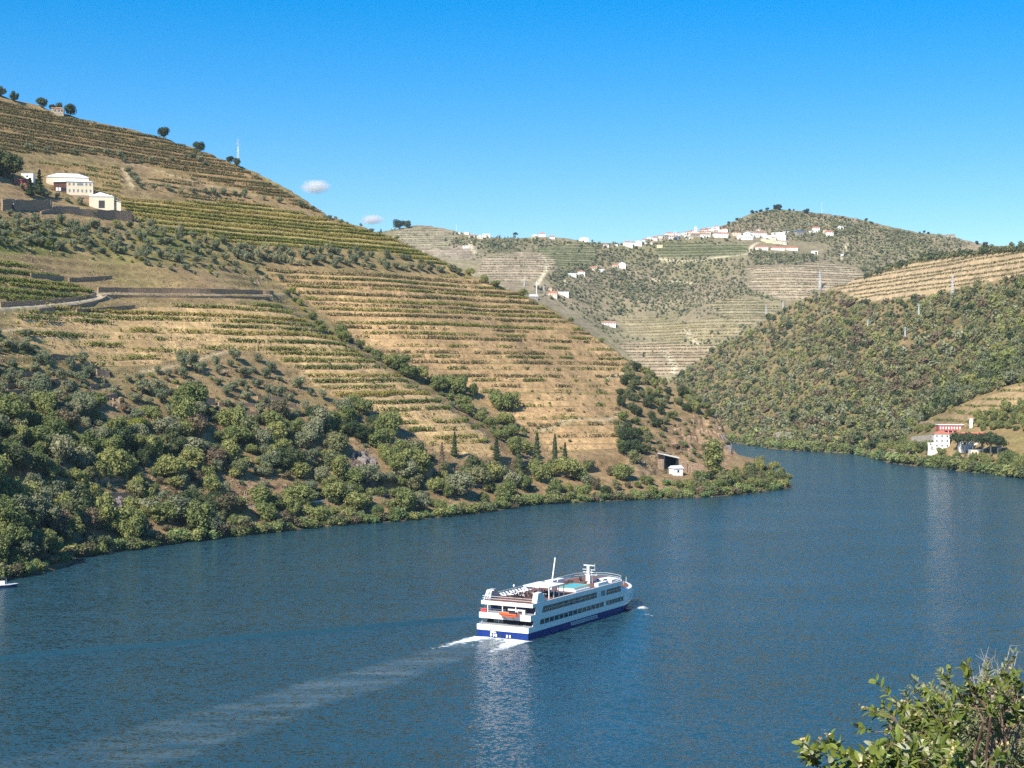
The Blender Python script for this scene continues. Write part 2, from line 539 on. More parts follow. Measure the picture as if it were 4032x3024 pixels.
for pth, hw, rc in [(ROAD, 2.0, (0.58, 0.50, 0.37)), (ROAD2, 1.4, (0.46, 0.37, 0.25))]:
    w = HL.flatten(pth, hw, 1.6)[..., None]
    HL.C = HL.C * (1 - w) + w * np.array(rc)
for pth in TRACKS:
    if len(pth) > 1:
        w = HL.flatten(pth, 1.3, 1.4)[..., None]
        HL.C = HL.C * (1 - w) + w * np.array((0.55, 0.44, 0.29))
# rock faces: the slope broken into jointed ledges
ROCKS = [([(2670, 1665), (2760, 1635), (2830, 1655), (2880, 1730), (2895, 1800), (2800, 1815), (2690, 1800), (2630, 1770), (2630, 1700)], (0.46, 0.325, 0.21)), ([(1385, 1785), (1450, 1765), (1490, 1830), (1480, 1905), (1400, 1905), (1340, 1870)], (0.27, 0.215, 0.17)),
         ([(890, 1915), (1020, 1910), (1180, 1895), (1180, 1970), (1040, 1990), (910, 2003)], (0.42, 0.29, 0.19)), ([(370, 1960), (540, 1950), (550, 2025), (400, 2030)], (0.30, 0.23, 0.18)), ([(-40, 1885), (110, 1885), (170, 1950), (40, 1965), (-40, 1960)], (0.42, 0.30, 0.19)),
         ([(20, 1550), (140, 1550), (120, 1625), (20, 1620)], (0.33, 0.25, 0.18)), ([(610, 1915), (790, 1900), (790, 1985), (640, 1995)], (0.44, 0.31, 0.20)), ([(2450, 1800), (2620, 1760), (2640, 1860), (2500, 1870)], (0.40, 0.30, 0.20)), ([(1240, 1640), (1350, 1640), (1400, 1760), (1300, 1740)], (0.42, 0.30, 0.20))]
for poly, rc in ROCKS:
    mk = blur((in_poly(PXL, PYL, poly) & (HL.Y < HL.Yc + 25)).astype(float), 2)
    jag = HL.base + 2.2 * fbm(HL.X, HL.Y * 0.6, 9, 201, 3) + 1.3 * fbm(HL.X, HL.Y * 0.5, 3.2, 202, 2)
    z2, f = terrace(jag, 3.6, 1.0, 0.40, 0.10)
    HL.Z = HL.Z * (1 - mk) + (HL.base + 1.15 * (z2 - jag) + 0.5 * (jag - HL.base)) * mk
    crack = np.clip(np.abs(fbm(HL.X, HL.Y * 0.4, 4.0, 203, 3)) * 7, 0, 1)[..., None]
    c = np.array(rc) * (0.85 + 0.5 * fbm(HL.X, HL.Y, 5, 204)[..., None]) * (0.35 + 0.65 * crack)
    HL.C = HL.C * (1 - mk[..., None]) + c * mk[..., None]
HL.Z += 0.25 * fbm(HL.X, HL.Y, 6, 77, 3) * np.clip(HL.base / 10, 0, 1)
HL.build("hill_left", M['ground'], (HL.Z > -5.5) & (HL.Y < HL.Yc + 60) & (CX + FOC * HL.X / HL.Y > -650))

# ---- wooded hill on the right bank ----------------------------------------
def depth_right(px, py):
    return 332.7 / (0.65 * (0.98 * (px - CX) / FOC + 0.176) - (HOR - py) / FOC)
CREST_R = [(2500, 1600), (2600, 1530), (2680, 1470), (2760, 1408), (2850, 1352), (2950, 1298), (3040, 1240), (3130, 1190), (3200, 1160), (3290, 1130), (3380, 1095),
           (3450, 1062), (3540, 1035), (3620, 1015), (3700, 1003), (3800, 992), (3900, 984), (4032, 975), (4400, 955), (4700, 940)]
SHORE_R = [(2860, 1738), (3000, 1760), (3340, 1785), (3480, 1815), (3740, 1846), (4032, 1885), (4300, 1925)]
ctrl = []
for px, py in SHORE_R:
    p = P(px, py, EYE * FOC / (py - HOR))
    ctrl += [(p.x, p.y, 0.0), (p.x - 12, p.y - 6, -5.0)]
for px in (2750, 2900, 3100, 3300, 3500, 3700, 3900, 4100, 4400):
    for py in (1750, 1600, 1450, 1300, 1180, 1060, 980):
        cy = np.interp(px, [c[0] for c in CREST_R], [c[1] for c in CREST_R])
        sy = np.interp(px, [c[0] for c in SHORE_R], [c[1] for c in SHORE_R])
        if py < cy - 20 or py > sy - 60: continue
        dy = 25 * math.sin(px * 0.011 + py * 0.004) * min(1, (py - cy) / 120 + 0.1)
        Y = depth_right(px, py) + dy
        p = P(px, py, Y); ctrl.append((p.x, p.y, p.z))
for px, py in CREST_R[2:]:
    p = P(px, py, depth_right(px, py)); ctrl.append((p.x, p.y, p.z))
HR = Hill(150, 640, 800, 2020, 2.0)
HR.Z = Tps(ctrl, 0.5)(HR.X, HR.Y)
HR.Z += np.clip(HR.Z / 30, 0, 1) * (3.0 * fbm(HR.X, HR.Y, 90, 13) + 1.5 * fbm(HR.X, HR.Y, 30, 14))
HR.crest(CREST_R, depth_right, 0.25, 3.0)
HR.Z = np.maximum(HR.Z, -6)
HR.base = HR.Z.copy()
HR.W = warp(HR.base, HR.X, HR.Y, 1)
PXR, PYR = to_px(HR.X, HR.Y, HR.base)
front = HR.Y < HR.Yc + 40
POLY_RTOP = [(3270, 1135), (3450, 1072), (3620, 1030), (3800, 1006), (4032, 990), (4500, 970), (4500, 1040), (4032, 1085), (3900, 1110), (3740, 1140), (3600, 1175), (3480, 1180), (3400, 1190), (3330, 1150)]
POLY_RLOW = [(3600, 1690), (3700, 1640), (3850, 1570), (3960, 1530), (4032, 1510), (4300, 1480), (4300, 1720), (4032, 1680), (3850, 1680), (3740, 1690)]
HR.C = np.empty(HR.X.shape + (3,)); HR.C[:] = (0.36, 0.265, 0.16)
g = np.clip(0.5 + fbm(HR.X, HR.Y, 40, 23), 0, 1)[..., None]
HR.C = HR.C * (1 - 0.75 * g) + 0.75 * g * np.array((0.20, 0.18, 0.08))
wet = np.clip(1 - HR.base / 5.0, 0, 1)[..., None]
HR.C = HR.C * (1 - wet) + wet * np.array((0.20, 0.16, 0.10))
mt = blur((in_poly(PXR, PYR, POLY_RTOP) & front).astype(float), 2)
ml = blur((in_poly(PXR, PYR, POLY_RLOW) & front).astype(float), 2)
HR.mask = {'top': mt, 'low': ml}
other = np.clip(0.45 + 0.6 * fbm(HR.X, HR.Y, 60, 9), 0, 0.8) * np.clip(HR.base / 20 - 0.4, 0, 1)
HR.Z, f = terrace(HR.base, 5.0, other * (1 - mt) * (1 - ml), 0.6, 0.2)
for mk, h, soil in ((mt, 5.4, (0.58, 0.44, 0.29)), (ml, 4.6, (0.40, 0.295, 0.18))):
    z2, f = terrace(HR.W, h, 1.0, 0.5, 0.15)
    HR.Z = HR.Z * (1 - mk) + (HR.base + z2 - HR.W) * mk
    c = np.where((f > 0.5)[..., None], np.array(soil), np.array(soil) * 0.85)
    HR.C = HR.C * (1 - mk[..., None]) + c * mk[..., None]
HR.Z += 0.5 * fbm(HR.X, HR.Y, 9, 78, 3) * np.clip(HR.base / 10, 0, 1)
HR.build("hill_right", M['ground_far'], (HR.Z > -5.5) & (HR.Y < HR.Yc + 90))

# ---- far hill with the village ---------------------------------------------
def depth_far(px, py):
    return 2000 + (1450 - py) * 0.95
CREST_F = [(1100, 960), (1400, 930), (1500, 912), (1590, 896), (1640, 888), (1700, 891), (1771, 904), (1816, 917), (1929, 931), (2029, 934), (2133, 928), (2200, 933), (2327, 950),
           (2449, 958), (2534, 945), (2611, 928), (2738, 916), (2827, 890), (2888, 868), (2961, 836), (3051, 820), (3173, 830), (3300, 845), (3376, 858), (3482, 884), (3620, 912), (3742, 924), (3803, 943), (3900, 965), (4200, 985)]
bump = {}
ctrl = []
for px in (1300, 1600, 1900, 2200, 2500, 2800, 3100, 3400, 3700, 4000):
    for py in (1650, 1480, 1380, 1280, 1180, 1080, 980, 900, 830):
        cy = np.interp(px, [c[0] for c in CREST_F], [c[1] for c in CREST_F])
        if py < cy + 15: continue
        dy = 0.0
        if 1700 < px < 2300: dy += 60 * math.sin((px - 1700) / 600 * math.pi) * -1 * (1 if py > 960 else 0.3)
        if 2400 <= px <= 2600: dy += 70
        if 2950 < px < 3300 and py > 1000: dy -= 70
        if 2700 < px < 2900 and 1150 < py < 1400: dy -= 30
        dy += 25 * math.sin(px * 0.013 + py * 0.02)
        p = P(px, py, depth_far(px, py) + dy * min(1, (py - cy) / 150)); ctrl.append((p.x, p.y, p.z))
for px, py in CREST_F:
    p = P(px, py, depth_far(px, py)); ctrl.append((p.x, p.y, p.z))
HF = Hill(-420, 900, 1820, 2720, 2.7)
HF.Z = Tps(ctrl, 0.5)(HF.X, HF.Y)
HF.Z += 5.0 * fbm(HF.X, HF.Y, 160, 15) + 1.5 * fbm(HF.X, HF.Y, 50, 16)
HF.crest(CREST_F, depth_far, 0.25, 4.0)
HF.base = HF.Z.copy()
HF.W = warp(HF.base, HF.X, HF.Y, 2)
PXF, PYF = to_px(HF.X, HF.Y, HF.base)
front = HF.Y < HF.Yc + 40
FAR_VINES = {
    'pale_right': [(2940, 1052), (3100, 1050), (3250, 1030), (3330, 1050), (3420, 1090), (3420, 1130), (3250, 1170), (3100, 1180), (2960, 1145), (2935, 1120), (2985, 1090)],
    'mid_right': [(2790, 1200), (2900, 1170), (2960, 1180), (3080, 1210), (3030, 1240), (2940, 1290), (2860, 1250)],
    'low_mid': [(2440, 1250), (2560, 1240), (2680, 1275), (2800, 1250), (2900, 1265), (2920, 1300), (2860, 1340), (2740, 1350), (2640, 1340), (2480, 1320)],
    'low': [(2430, 1350), (2600, 1345), (2760, 1360), (2850, 1350), (2760, 1410), (2680, 1470), (2560, 1480), (2500, 1420)],
    'left_terraces': [(1900, 1020), (2050, 990), (2180, 1000), (2200, 1030), (2140, 1080), (2060, 1110), (1960, 1110), (1880, 1075)],
    'left_top': [(1560, 908), (1640, 893), (1720, 900), (1790, 930), (1760, 985), (1650, 975), (1560, 950)],
    'left_mid': [(1620, 985), (1800, 965), (1880, 970), (1870, 1020), (1760, 1020)],
    'green_mid': [(2100, 980), (2300, 955), (2350, 985), (2330, 1030), (2200, 1060), (2180, 1020)],
    'village_fields': [(2610, 955), (2800, 960), (2950, 960), (2930, 1000), (2800, 1010), (2620, 1010), (2580, 990)],
}
SOIL_F = {'pale_right': (0.60, 0.47, 0.30), 'mid_right': (0.48, 0.37, 0.22), 'low_mid': (0.46, 0.37, 0.21), 'low': (0.55, 0.41, 0.25), 'left_terraces': (0.52, 0.40, 0.26),
          'left_top': (0.44, 0.36, 0.23), 'left_mid': (0.47, 0.37, 0.25), 'green_mid': (0.28, 0.26, 0.14), 'village_fields': (0.26, 0.25, 0.13)}
HF.C = np.empty(HF.X.shape + (3,)); HF.C[:] = (0.34, 0.275, 0.195)
g = np.clip(0.5 + 1.2 * fbm(HF.X, HF.Y, 70, 24), 0, 1)[..., None]
HF.C = HF.C * (1 - 0.7 * g) + 0.7 * g * np.array((0.21, 0.20, 0.11))
low = (np.clip((PYF - 1100) / 250, 0, 1) * front)[..., None]
HF.C = HF.C * (1 - 0.35 * low) + 0.35 * low * np.array((0.35, 0.32, 0.18))
z2, f = terrace(HF.base, 5.0, 0.5, 0.55, 0.2)
HF.Z = z2
HF.mask = {}
for nm, poly in FAR_VINES.items():
    mk = blur((in_poly(PXF, PYF, poly) & front).astype(float), 2); HF.mask[nm] = mk
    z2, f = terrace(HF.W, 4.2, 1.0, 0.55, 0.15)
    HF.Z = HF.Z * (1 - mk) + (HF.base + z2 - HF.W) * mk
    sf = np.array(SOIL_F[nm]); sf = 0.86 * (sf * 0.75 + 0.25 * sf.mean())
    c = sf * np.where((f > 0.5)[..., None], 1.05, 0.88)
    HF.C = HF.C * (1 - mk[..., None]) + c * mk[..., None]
FTRACK = [[(2130, 1005), (2160, 1040), (2140, 1080), (2110, 1130)], [(2600, 1020), (2720, 1030), (2850, 1010), (2960, 1000)], [(2690, 1300), (2730, 1340), (2745, 1355)], [(2225, 1120), (2235, 1090), (2228, 1070)],
          [(2610, 1380), (2660, 1440), (2650, 1470)], [(2950, 990), (2965, 965), (2985, 955)], [(3310, 1020), (3330, 985), (3335, 960)], [(1850, 950), (1860, 985), (1880, 1000)], [(2560, 1100), (2680, 1110), (2720, 1115)]]
for q in FTRACK:
    pth = path_on(HF, q)
    if len(pth) > 1:
        w = HF.flatten(pth, 1.5, 3.0)[..., None]
        HF.C = HF.C * (1 - w) + w * np.array((0.66, 0.57, 0.42))
HF.build("hill_far", M['ground_far'], (HF.Y < HF.Yc + 120) & (HF.Z > -10))

# ---- the bank under the viewpoint ------------------------------------------
HN = Hill(-60, 60, -40, 110, 1.5)
HN.Z = 52.2 - 0.60 * np.maximum(HN.Y - 1.0, 0) + 0.10 * np.minimum(HN.Y, 0) * -1 + 0.5 * fbm(HN.X, HN.Y, 9, 91)
HN.C = np.empty(HN.X.shape + (3,)); HN.C[:] = (0.34, 0.25, 0.14)
HN.build("bank_near", M['ground'], HN.Z > -6)
# ------------------------------------------------------------------ ship frame
SHIP_POS = Vector((-2.0, 322.4, 0.0))     # middle of the stern at the waterline
SHIP_HEAD = math.radians(29.5)            # heading, clockwise from the view direction
SH_F = Vector((math.sin(SHIP_HEAD), math.cos(SHIP_HEAD), 0))     # forward
SH_R = Vector((math.cos(SHIP_HEAD), -math.sin(SHIP_HEAD), 0))    # starboard
SH_L, SH_W = 62.0, 12.4

# ------------------------------------------------------------------ river
def seg_coord(X, Y, a, b):
    """distance along and across the line a -> b"""
    dx, dy = b[0] - a[0], b[1] - a[1]
    L = math.hypot(dx, dy); dx, dy = dx / L, dy / L
    return (X - a[0]) * dx + (Y - a[1]) * dy, (X - a[0]) * -dy + (Y - a[1]) * dx, L

xs = np.concatenate([np.arange(-420, -150, 15), np.arange(-150, 80, 1.0), np.arange(80, 700, 15)])
ys = np.concatenate([np.arange(-60, 190, 10), np.arange(190, 292, 1.0), np.arange(292, 362, 0.5), np.arange(362, 420, 1.0), np.arange(420, 2100, 20)])
WX, WY = np.meshgrid(xs, ys)
WZ = np.zeros(WX.shape)
u = (WX - SHIP_POS.x) * SH_F.x + (WY - SHIP_POS.y) * SH_F.y       # ahead of the stern
v = (WX - SHIP_POS.x) * SH_R.x + (WY - SHIP_POS.y) * SH_R.y       # to starboard
# port arm of the bow wave: one long crest
t, d, L = seg_coord(WX, WY, (-3.0, 354.0), (-103.0, 299.0))
amp = 0.46 * np.clip(t / 15, 0, 1) * np.clip((L + 40 - t) / 60, 0, 1)
wob = 0.5 * value_noise(t, t * 0, 13, 5)
WZ += amp * (np.exp(-((d + wob) / 0.8) ** 2) - 0.6 * np.exp(-((d - 1.5 + wob) / 0.9) ** 2))
calm_a = np.exp(-((d - 0.6 + wob) / 1.6) ** 2) * np.clip(t / 15, 0, 1) * np.clip((L + 40 - t) / 60, 0, 1)
# starboard arm: a file of short slanting crests
t, d, L = seg_coord(WX, WY, (29.5, 364.0), (14.5, 212.0))
env = np.exp(-((d) / (2.6 + 0.022 * t)) ** 2) * np.clip((t + 2) / 6, 0, 1)
WZ += 0.26 * env * np.sin((t * 0.86 - d * 0.75) * 2 * math.pi / 6.2) * np.exp(-np.clip(t, 0, 400) / 170)
calm_a = np.maximum(calm_a, env * np.exp(-np.clip(t, 0, 400) / 200))
# stern: heaped water, then the flattened wake
stern = np.exp(-(v / 5.5) ** 2) * np.exp(-((u + 4) / 5.0) ** 2)
WZ += 0.45 * stern * (0.6 + 0.6 * value_noise(WX, WY, 2.2, 9))
hw = 5.2 + 0.055 * np.clip(-u, 0, 200) + 1.6 * value_noise(WX, WY, 16, 12)
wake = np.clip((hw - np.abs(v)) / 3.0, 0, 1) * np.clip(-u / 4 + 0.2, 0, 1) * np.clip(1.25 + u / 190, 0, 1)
edge = np.exp(-((np.abs(v) - hw) / 1.2) ** 2) * np.clip(-u / 4, 0, 1) * np.clip(1 + u / 120, 0, 1)
WZ += 0.10 * edge * value_noise(WX, WY, 3, 14)
foam = 1.2 * np.exp(-((np.abs(v) - 4.5 - 0.12 * np.clip(-u, 0, 60)) / 2.0) ** 2) * np.clip(-u / 1.2 + 0.6, 0, 1) * np.exp(np.clip(u, -400, 0) / 20)
foam += 1.0 * np.exp(-(v / 6.0) ** 2) * np.clip(-u / 0.8 + 0.8, 0, 1) * np.exp(np.clip(u, -400, 0) / 10)
foam += 0.30 * np.exp(-((v - hw) / 0.9) ** 2) * np.clip((-u - 30) / 30, 0, 1) * np.clip(1.6 + u / 110, 0, 1)     # thin line along the wake's outer edge
bx, by = 31.0, 366.0
foam += 0.95 * np.exp(-(((WX - 30.8) / 2.0) ** 2 + ((WY - 365.5) / 3.6) ** 2)) + 0.7 * np.exp(-(((WX - 31.6) / 1.1) ** 2 + ((WY - 355) / 6.0) ** 2))
foam += 0.5 * np.exp(-((v - SH_W / 2 - 0.4) / 0.5) ** 2) * ((u > -1) & (u < 5))
WZ += 0.25 * np.exp(-(((WX - 30.8) / 2.0) ** 2 + ((WY - 365) / 4.0) ** 2))

WAVE_K = 1.35
m, nt, b = mat_new("river_water")
N, Lk = nt.nodes, nt.links
geo = N.new("ShaderNodeNewGeometry")
a_w = N.new("ShaderNodeAttribute"); a_w.attribute_name = "wake"
a_f = N.new("ShaderNodeAttribute"); a_f.attribute_name = "foam"
a_c = N.new("ShaderNodeAttribute"); a_c.attribute_name = "calm"
b.inputs["Base Color"].default_value = (0.012, 0.032, 0.036, 1)
b.inputs["IOR"].default_value = 1.333
b.inputs["Roughness"].default_value = 0.16
def wave(scale, sx, sy, detail, rot):
    mp = N.new("ShaderNodeMapping"); mp.inputs["Scale"].default_value = (sx, sy, 1); mp.inputs["Rotation"].default_value = (0, 0, rot)
    n = N.new("ShaderNodeTexNoise"); n.inputs["Scale"].default_value = scale; n.inputs["Detail"].default_value = detail; n.inputs["Roughness"].default_value = 0.55
    Lk.new(geo.outputs["Position"], mp.inputs["Vector"]); Lk.new(mp.outputs[0], n.inputs["Vector"])
    return n.outputs["Fac"]
def math_n(op, a, bb):
    n = N.new("ShaderNodeMath"); n.operation = op
    for i, q in enumerate((a, bb)):
        if isinstance(q, (int, float)): n.inputs[i].default_value = q
        else: Lk.new(q, n.inputs[i])
    return n.outputs[0]
def wave_c(scale, sx, sy, detail, rot):
    """two slopes of a choppy surface, each about -1 .. 1"""
    mp = N.new("ShaderNodeMapping"); mp.inputs["Scale"].default_value = (sx, sy, 1); mp.inputs["Rotation"].default_value = (0, 0, rot)
    n = N.new("ShaderNodeTexNoise"); n.inputs["Scale"].default_value = scale; n.inputs["Detail"].default_value = detail; n.inputs["Roughness"].default_value = 0.5
    Lk.new(geo.outputs["Position"], mp.inputs["Vector"]); Lk.new(mp.outputs[0], n.inputs["Vector"])
    sb = N.new("ShaderNodeVectorMath"); sb.operation = 'SUBTRACT'; Lk.new(n.outputs["Color"], sb.inputs[0]); sb.inputs[1].default_value = (0.5, 0.5, 0.5)
    return sb.outputs[0]
def vscale(v_, k_):
    n = N.new("ShaderNodeVectorMath"); n.operation = 'SCALE'; Lk.new(v_, n.inputs[0])
    if isinstance(k_, (int, float)): n.inputs["Scale"].default_value = k_
    else: Lk.new(k_, n.inputs["Scale"])
    return n.outputs[0]
def vadd(a_, b_):
    n = N.new("ShaderNodeVectorMath"); n.operation = 'ADD'; Lk.new(a_, n.inputs[0]); Lk.new(b_, n.inputs[1]); return n.outputs[0]
slope = vadd(vadd(vscale(wave_c(0.85, 0.5, 1.1, 2.0, 0.20), 0.40), vscale(wave_c(0.22, 0.5, 1.1, 1.0, -0.3), 0.13)), vscale(wave_c(2.3, 0.7, 1.0, 1.0, 0.1), 0.85))
gust = wave(0.016, 0.6, 1.5, 3.0, 0.4)
calm = N.new("ShaderNodeMapRange"); calm.inputs["From Min"].default_value = 0.35; calm.inputs["From Max"].default_value = 0.65
calm.inputs["To Min"].default_value = 0.75; calm.inputs["To Max"].default_value = 1.25
Lk.new(gust, calm.inputs["Value"])
wnk = wave(0.07, 0.35, 1.3, 3.0, 0.55)
wk = math_n('SUBTRACT', 1.0, math_n('MULTIPLY', a_w.outputs["Fac"], math_n('MULTIPLY', wnk, 0.75)))
slope = vscale(slope, math_n('MULTIPLY', calm.outputs[0], math_n('MULTIPLY', math_n('MULTIPLY', wk, math_n('SUBTRACT', 1.0, math_n('MULTIPLY', a_c.outputs["Fac"], 0.62))), WAVE_K)))
flat = N.new("ShaderNodeVectorMath"); flat.operation = 'MULTIPLY'; Lk.new(slope, flat.inputs[0]); flat.inputs[1].default_value = (0.8, 1.25, 0.0)
nrm_ = N.new("ShaderNodeVectorMath"); nrm_.operation = 'NORMALIZE'; Lk.new(vadd(geo.outputs["Normal"], flat.outputs[0]), nrm_.inputs[0])
Lk.new(nrm_.outputs[0], b.inputs["Normal"])
# reflected low sky and bubbles painted as paler base-colour streaks along the wake
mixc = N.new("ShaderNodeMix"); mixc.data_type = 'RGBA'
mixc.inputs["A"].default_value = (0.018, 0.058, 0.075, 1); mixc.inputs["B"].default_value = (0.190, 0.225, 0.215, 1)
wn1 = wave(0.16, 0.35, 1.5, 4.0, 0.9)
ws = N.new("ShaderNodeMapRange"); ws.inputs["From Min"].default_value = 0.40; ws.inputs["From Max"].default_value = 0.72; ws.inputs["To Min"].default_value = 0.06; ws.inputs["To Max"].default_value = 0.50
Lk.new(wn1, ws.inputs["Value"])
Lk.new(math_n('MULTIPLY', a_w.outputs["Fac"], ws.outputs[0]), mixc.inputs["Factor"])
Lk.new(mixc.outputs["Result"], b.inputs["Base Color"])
# foam
fd = N.new("ShaderNodeBsdfDiffuse"); fd.inputs["Color"].default_value = (0.80, 0.82, 0.80, 1)
fn = wave(0.9, 0.8, 1.0, 6.0, 0.5)
ff = N.new("ShaderNodeMapRange"); ff.inputs["From Min"].default_value = 0.52; ff.inputs["From Max"].default_value = 0.78
Lk.new(math_n('ADD', fn, math_n('MULTIPLY', math_n('SUBTRACT', a_f.outputs["Fac"], 0.55), 0.55)), ff.inputs["Value"])
gate = math_n('MINIMUM', math_n('MULTIPLY', a_f.outputs["Fac"], 6.0), 1.0)
mx = N.new("ShaderNodeMixShader")
Lk.new(math_n('MULTIPLY', ff.outputs[0], gate), mx.inputs[0])
Lk.new(b.outputs[0], mx.inputs[1]); Lk.new(fd.outputs[0], mx.inputs[2])
Lk.new(mx.outputs[0], N["Material Output"].inputs["Surface"])
M['water'] = m

ny, nx = WX.shape
idx = np.arange(ny * nx).reshape(ny, nx)
q = np.stack([idx[:-1, :-1], idx[:-1, 1:], idx[1:, 1:], idx[1:, :-1]], -1).reshape(-1, 4)
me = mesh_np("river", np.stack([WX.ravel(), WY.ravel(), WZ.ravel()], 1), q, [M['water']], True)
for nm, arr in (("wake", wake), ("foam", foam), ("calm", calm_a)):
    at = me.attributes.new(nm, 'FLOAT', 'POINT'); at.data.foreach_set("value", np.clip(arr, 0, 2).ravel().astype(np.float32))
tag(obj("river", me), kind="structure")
# ------------------------------------------------------------------ plants: materials
def mat_leaf(name, c1, c2, trans=0.30, hue_by_obj=0.035, patch=0.25, rough=0.6):
    """leaves: two greens mixed leaf by leaf, plant by plant and in patches"""
    m, nt, b = mat_new(name)
    N, L = nt.nodes, nt.links
    geo = N.new("ShaderNodeNewGeometry"); oi = N.new("ShaderNodeObjectInfo")
    n = N.new("ShaderNodeTexNoise"); n.inputs["Scale"].default_value = patch; n.inputs["Detail"].default_value = 2
    L.new(geo.outputs["Position"], n.inputs["Vector"])
    a1 = N.new("ShaderNodeMath"); a1.operation = 'MULTIPLY_ADD'
    L.new(geo.outputs["Random Per Island"], a1.inputs[0]); a1.inputs[1].default_value = 0.55
    L.new(n.outputs["Fac"], a1.inputs[2])
    a2 = N.new("ShaderNodeMath"); a2.operation = 'SUBTRACT'; a2.use_clamp = True
    L.new(a1.outputs[0], a2.inputs[0]); a2.inputs[1].default_value = 0.28
    mx = N.new("ShaderNodeMix"); mx.data_type = 'RGBA'
    mx.inputs["A"].default_value = (*c1, 1); mx.inputs["B"].default_value = (*c2, 1)
    L.new(a2.outputs[0], mx.inputs["Factor"])
    hs = N.new("ShaderNodeHueSaturation")
    r1 = N.new("ShaderNodeMapRange"); r1.inputs["To Min"].default_value = 0.5 - hue_by_obj; r1.inputs["To Max"].default_value = 0.5 + hue_by_obj * 0.6
    r2 = N.new("ShaderNodeMapRange"); r2.inputs["To Min"].default_value = 1.25; r2.inputs["To Max"].default_value = 0.75
    L.new(oi.outputs["Random"], r1.inputs["Value"]); L.new(oi.outputs["Random"], r2.inputs["Value"])
    L.new(r1.outputs[0], hs.inputs["Hue"]); L.new(r2.outputs[0], hs.inputs["Value"])
    L.new(mx.outputs["Result"], hs.inputs["Color"])
    b.inputs["Roughness"].default_value = rough
    b.inputs["Specular IOR Level"].default_value = 0.25
    L.new(hs.outputs[0], b.inputs["Base Color"])
    tr = N.new("ShaderNodeBsdfTranslucent"); L.new(hs.outputs[0], tr.inputs["Color"])
    ms = N.new("ShaderNodeMixShader"); ms.inputs[0].default_value = trans
    L.new(b.outputs[0], ms.inputs[1]); L.new(tr.outputs[0], ms.inputs[2])
    L.new(ms.outputs[0], N["Material Output"].inputs["Surface"])
    return m

M['olive'] = mat_leaf("olive_leaf", (0.130, 0.158, 0.085), (0.310, 0.320, 0.175))
M['broad'] = mat_leaf("broad_leaf", (0.125, 0.158, 0.045), (0.315, 0.335, 0.115), hue_by_obj=0.03)
M['oak'] = mat_leaf("oak_leaf", (0.112, 0.135, 0.055), (0.250, 0.260, 0.115), patch=0.06)
M['dry'] = mat_leaf("dry_leaf", (0.13, 0.11, 0.055), (0.24, 0.20, 0.11))
M['lime'] = mat_leaf("yellow_leaf", (0.17, 0.20, 0.030), (0.34, 0.36, 0.06))
M['conifer'] = mat_leaf("conifer_leaf", (0.042, 0.066, 0.028), (0.100, 0.132, 0.050))
M['vine'] = mat_leaf("vine_leaf", (0.080, 0.115, 0.020), (0.190, 0.215, 0.045), patch=0.08)
M['vine_yellow'] = mat_leaf("vine_leaf_yellow", (0.130, 0.150, 0.022), (0.310, 0.280, 0.055), patch=0.08)
M['vine_brown'] = mat_leaf("vine_leaf_brown", (0.085, 0.095, 0.028), (0.200, 0.165, 0.065), patch=0.08)
M['reed'] = mat_leaf("reed_leaf", (0.14, 0.21, 0.07), (0.26, 0.33, 0.12))
M['bark'] = mat_plain("bark", (0.13, 0.10, 0.075), 0.9, var=0.4, vscale=6)
M['bark_pale'] = mat_plain("bark_pale", (0.30, 0.27, 0.23), 0.9, var=0.3, vscale=6)

# ------------------------------------------------------------------ plants: shapes
def unit_sphere(n, rng):
    v = rng.normal(size=(n, 3))
    return v / np.linalg.norm(v, axis=1)[:, None]

def leaf_quads(pos, nrm, size, rng, aspect=0.62):
    """pointed leaf clumps: one four-cornered face each"""
    n = len(pos)
    t = np.cross(nrm, unit_sphere(n, rng)); t /= np.linalg.norm(t, axis=1)[:, None] + 1e-9
    bq = np.cross(nrm, t)
    s = (size * rng.uniform(0.6, 1.35, n))[:, None]
    k = 0.18 * s * rng.normal(size=(n, 1))
    a = pos - t * s * 0.5
    b = pos + bq * s * 0.5 * aspect + nrm * k
    c = pos + t * s * 0.5
    d = pos - bq * s * 0.5 * aspect + nrm * k * 0.6
    V = np.stack([a, b, c, d], 1).reshape(-1, 3)
    return V, np.arange(4 * n).reshape(n, 4)

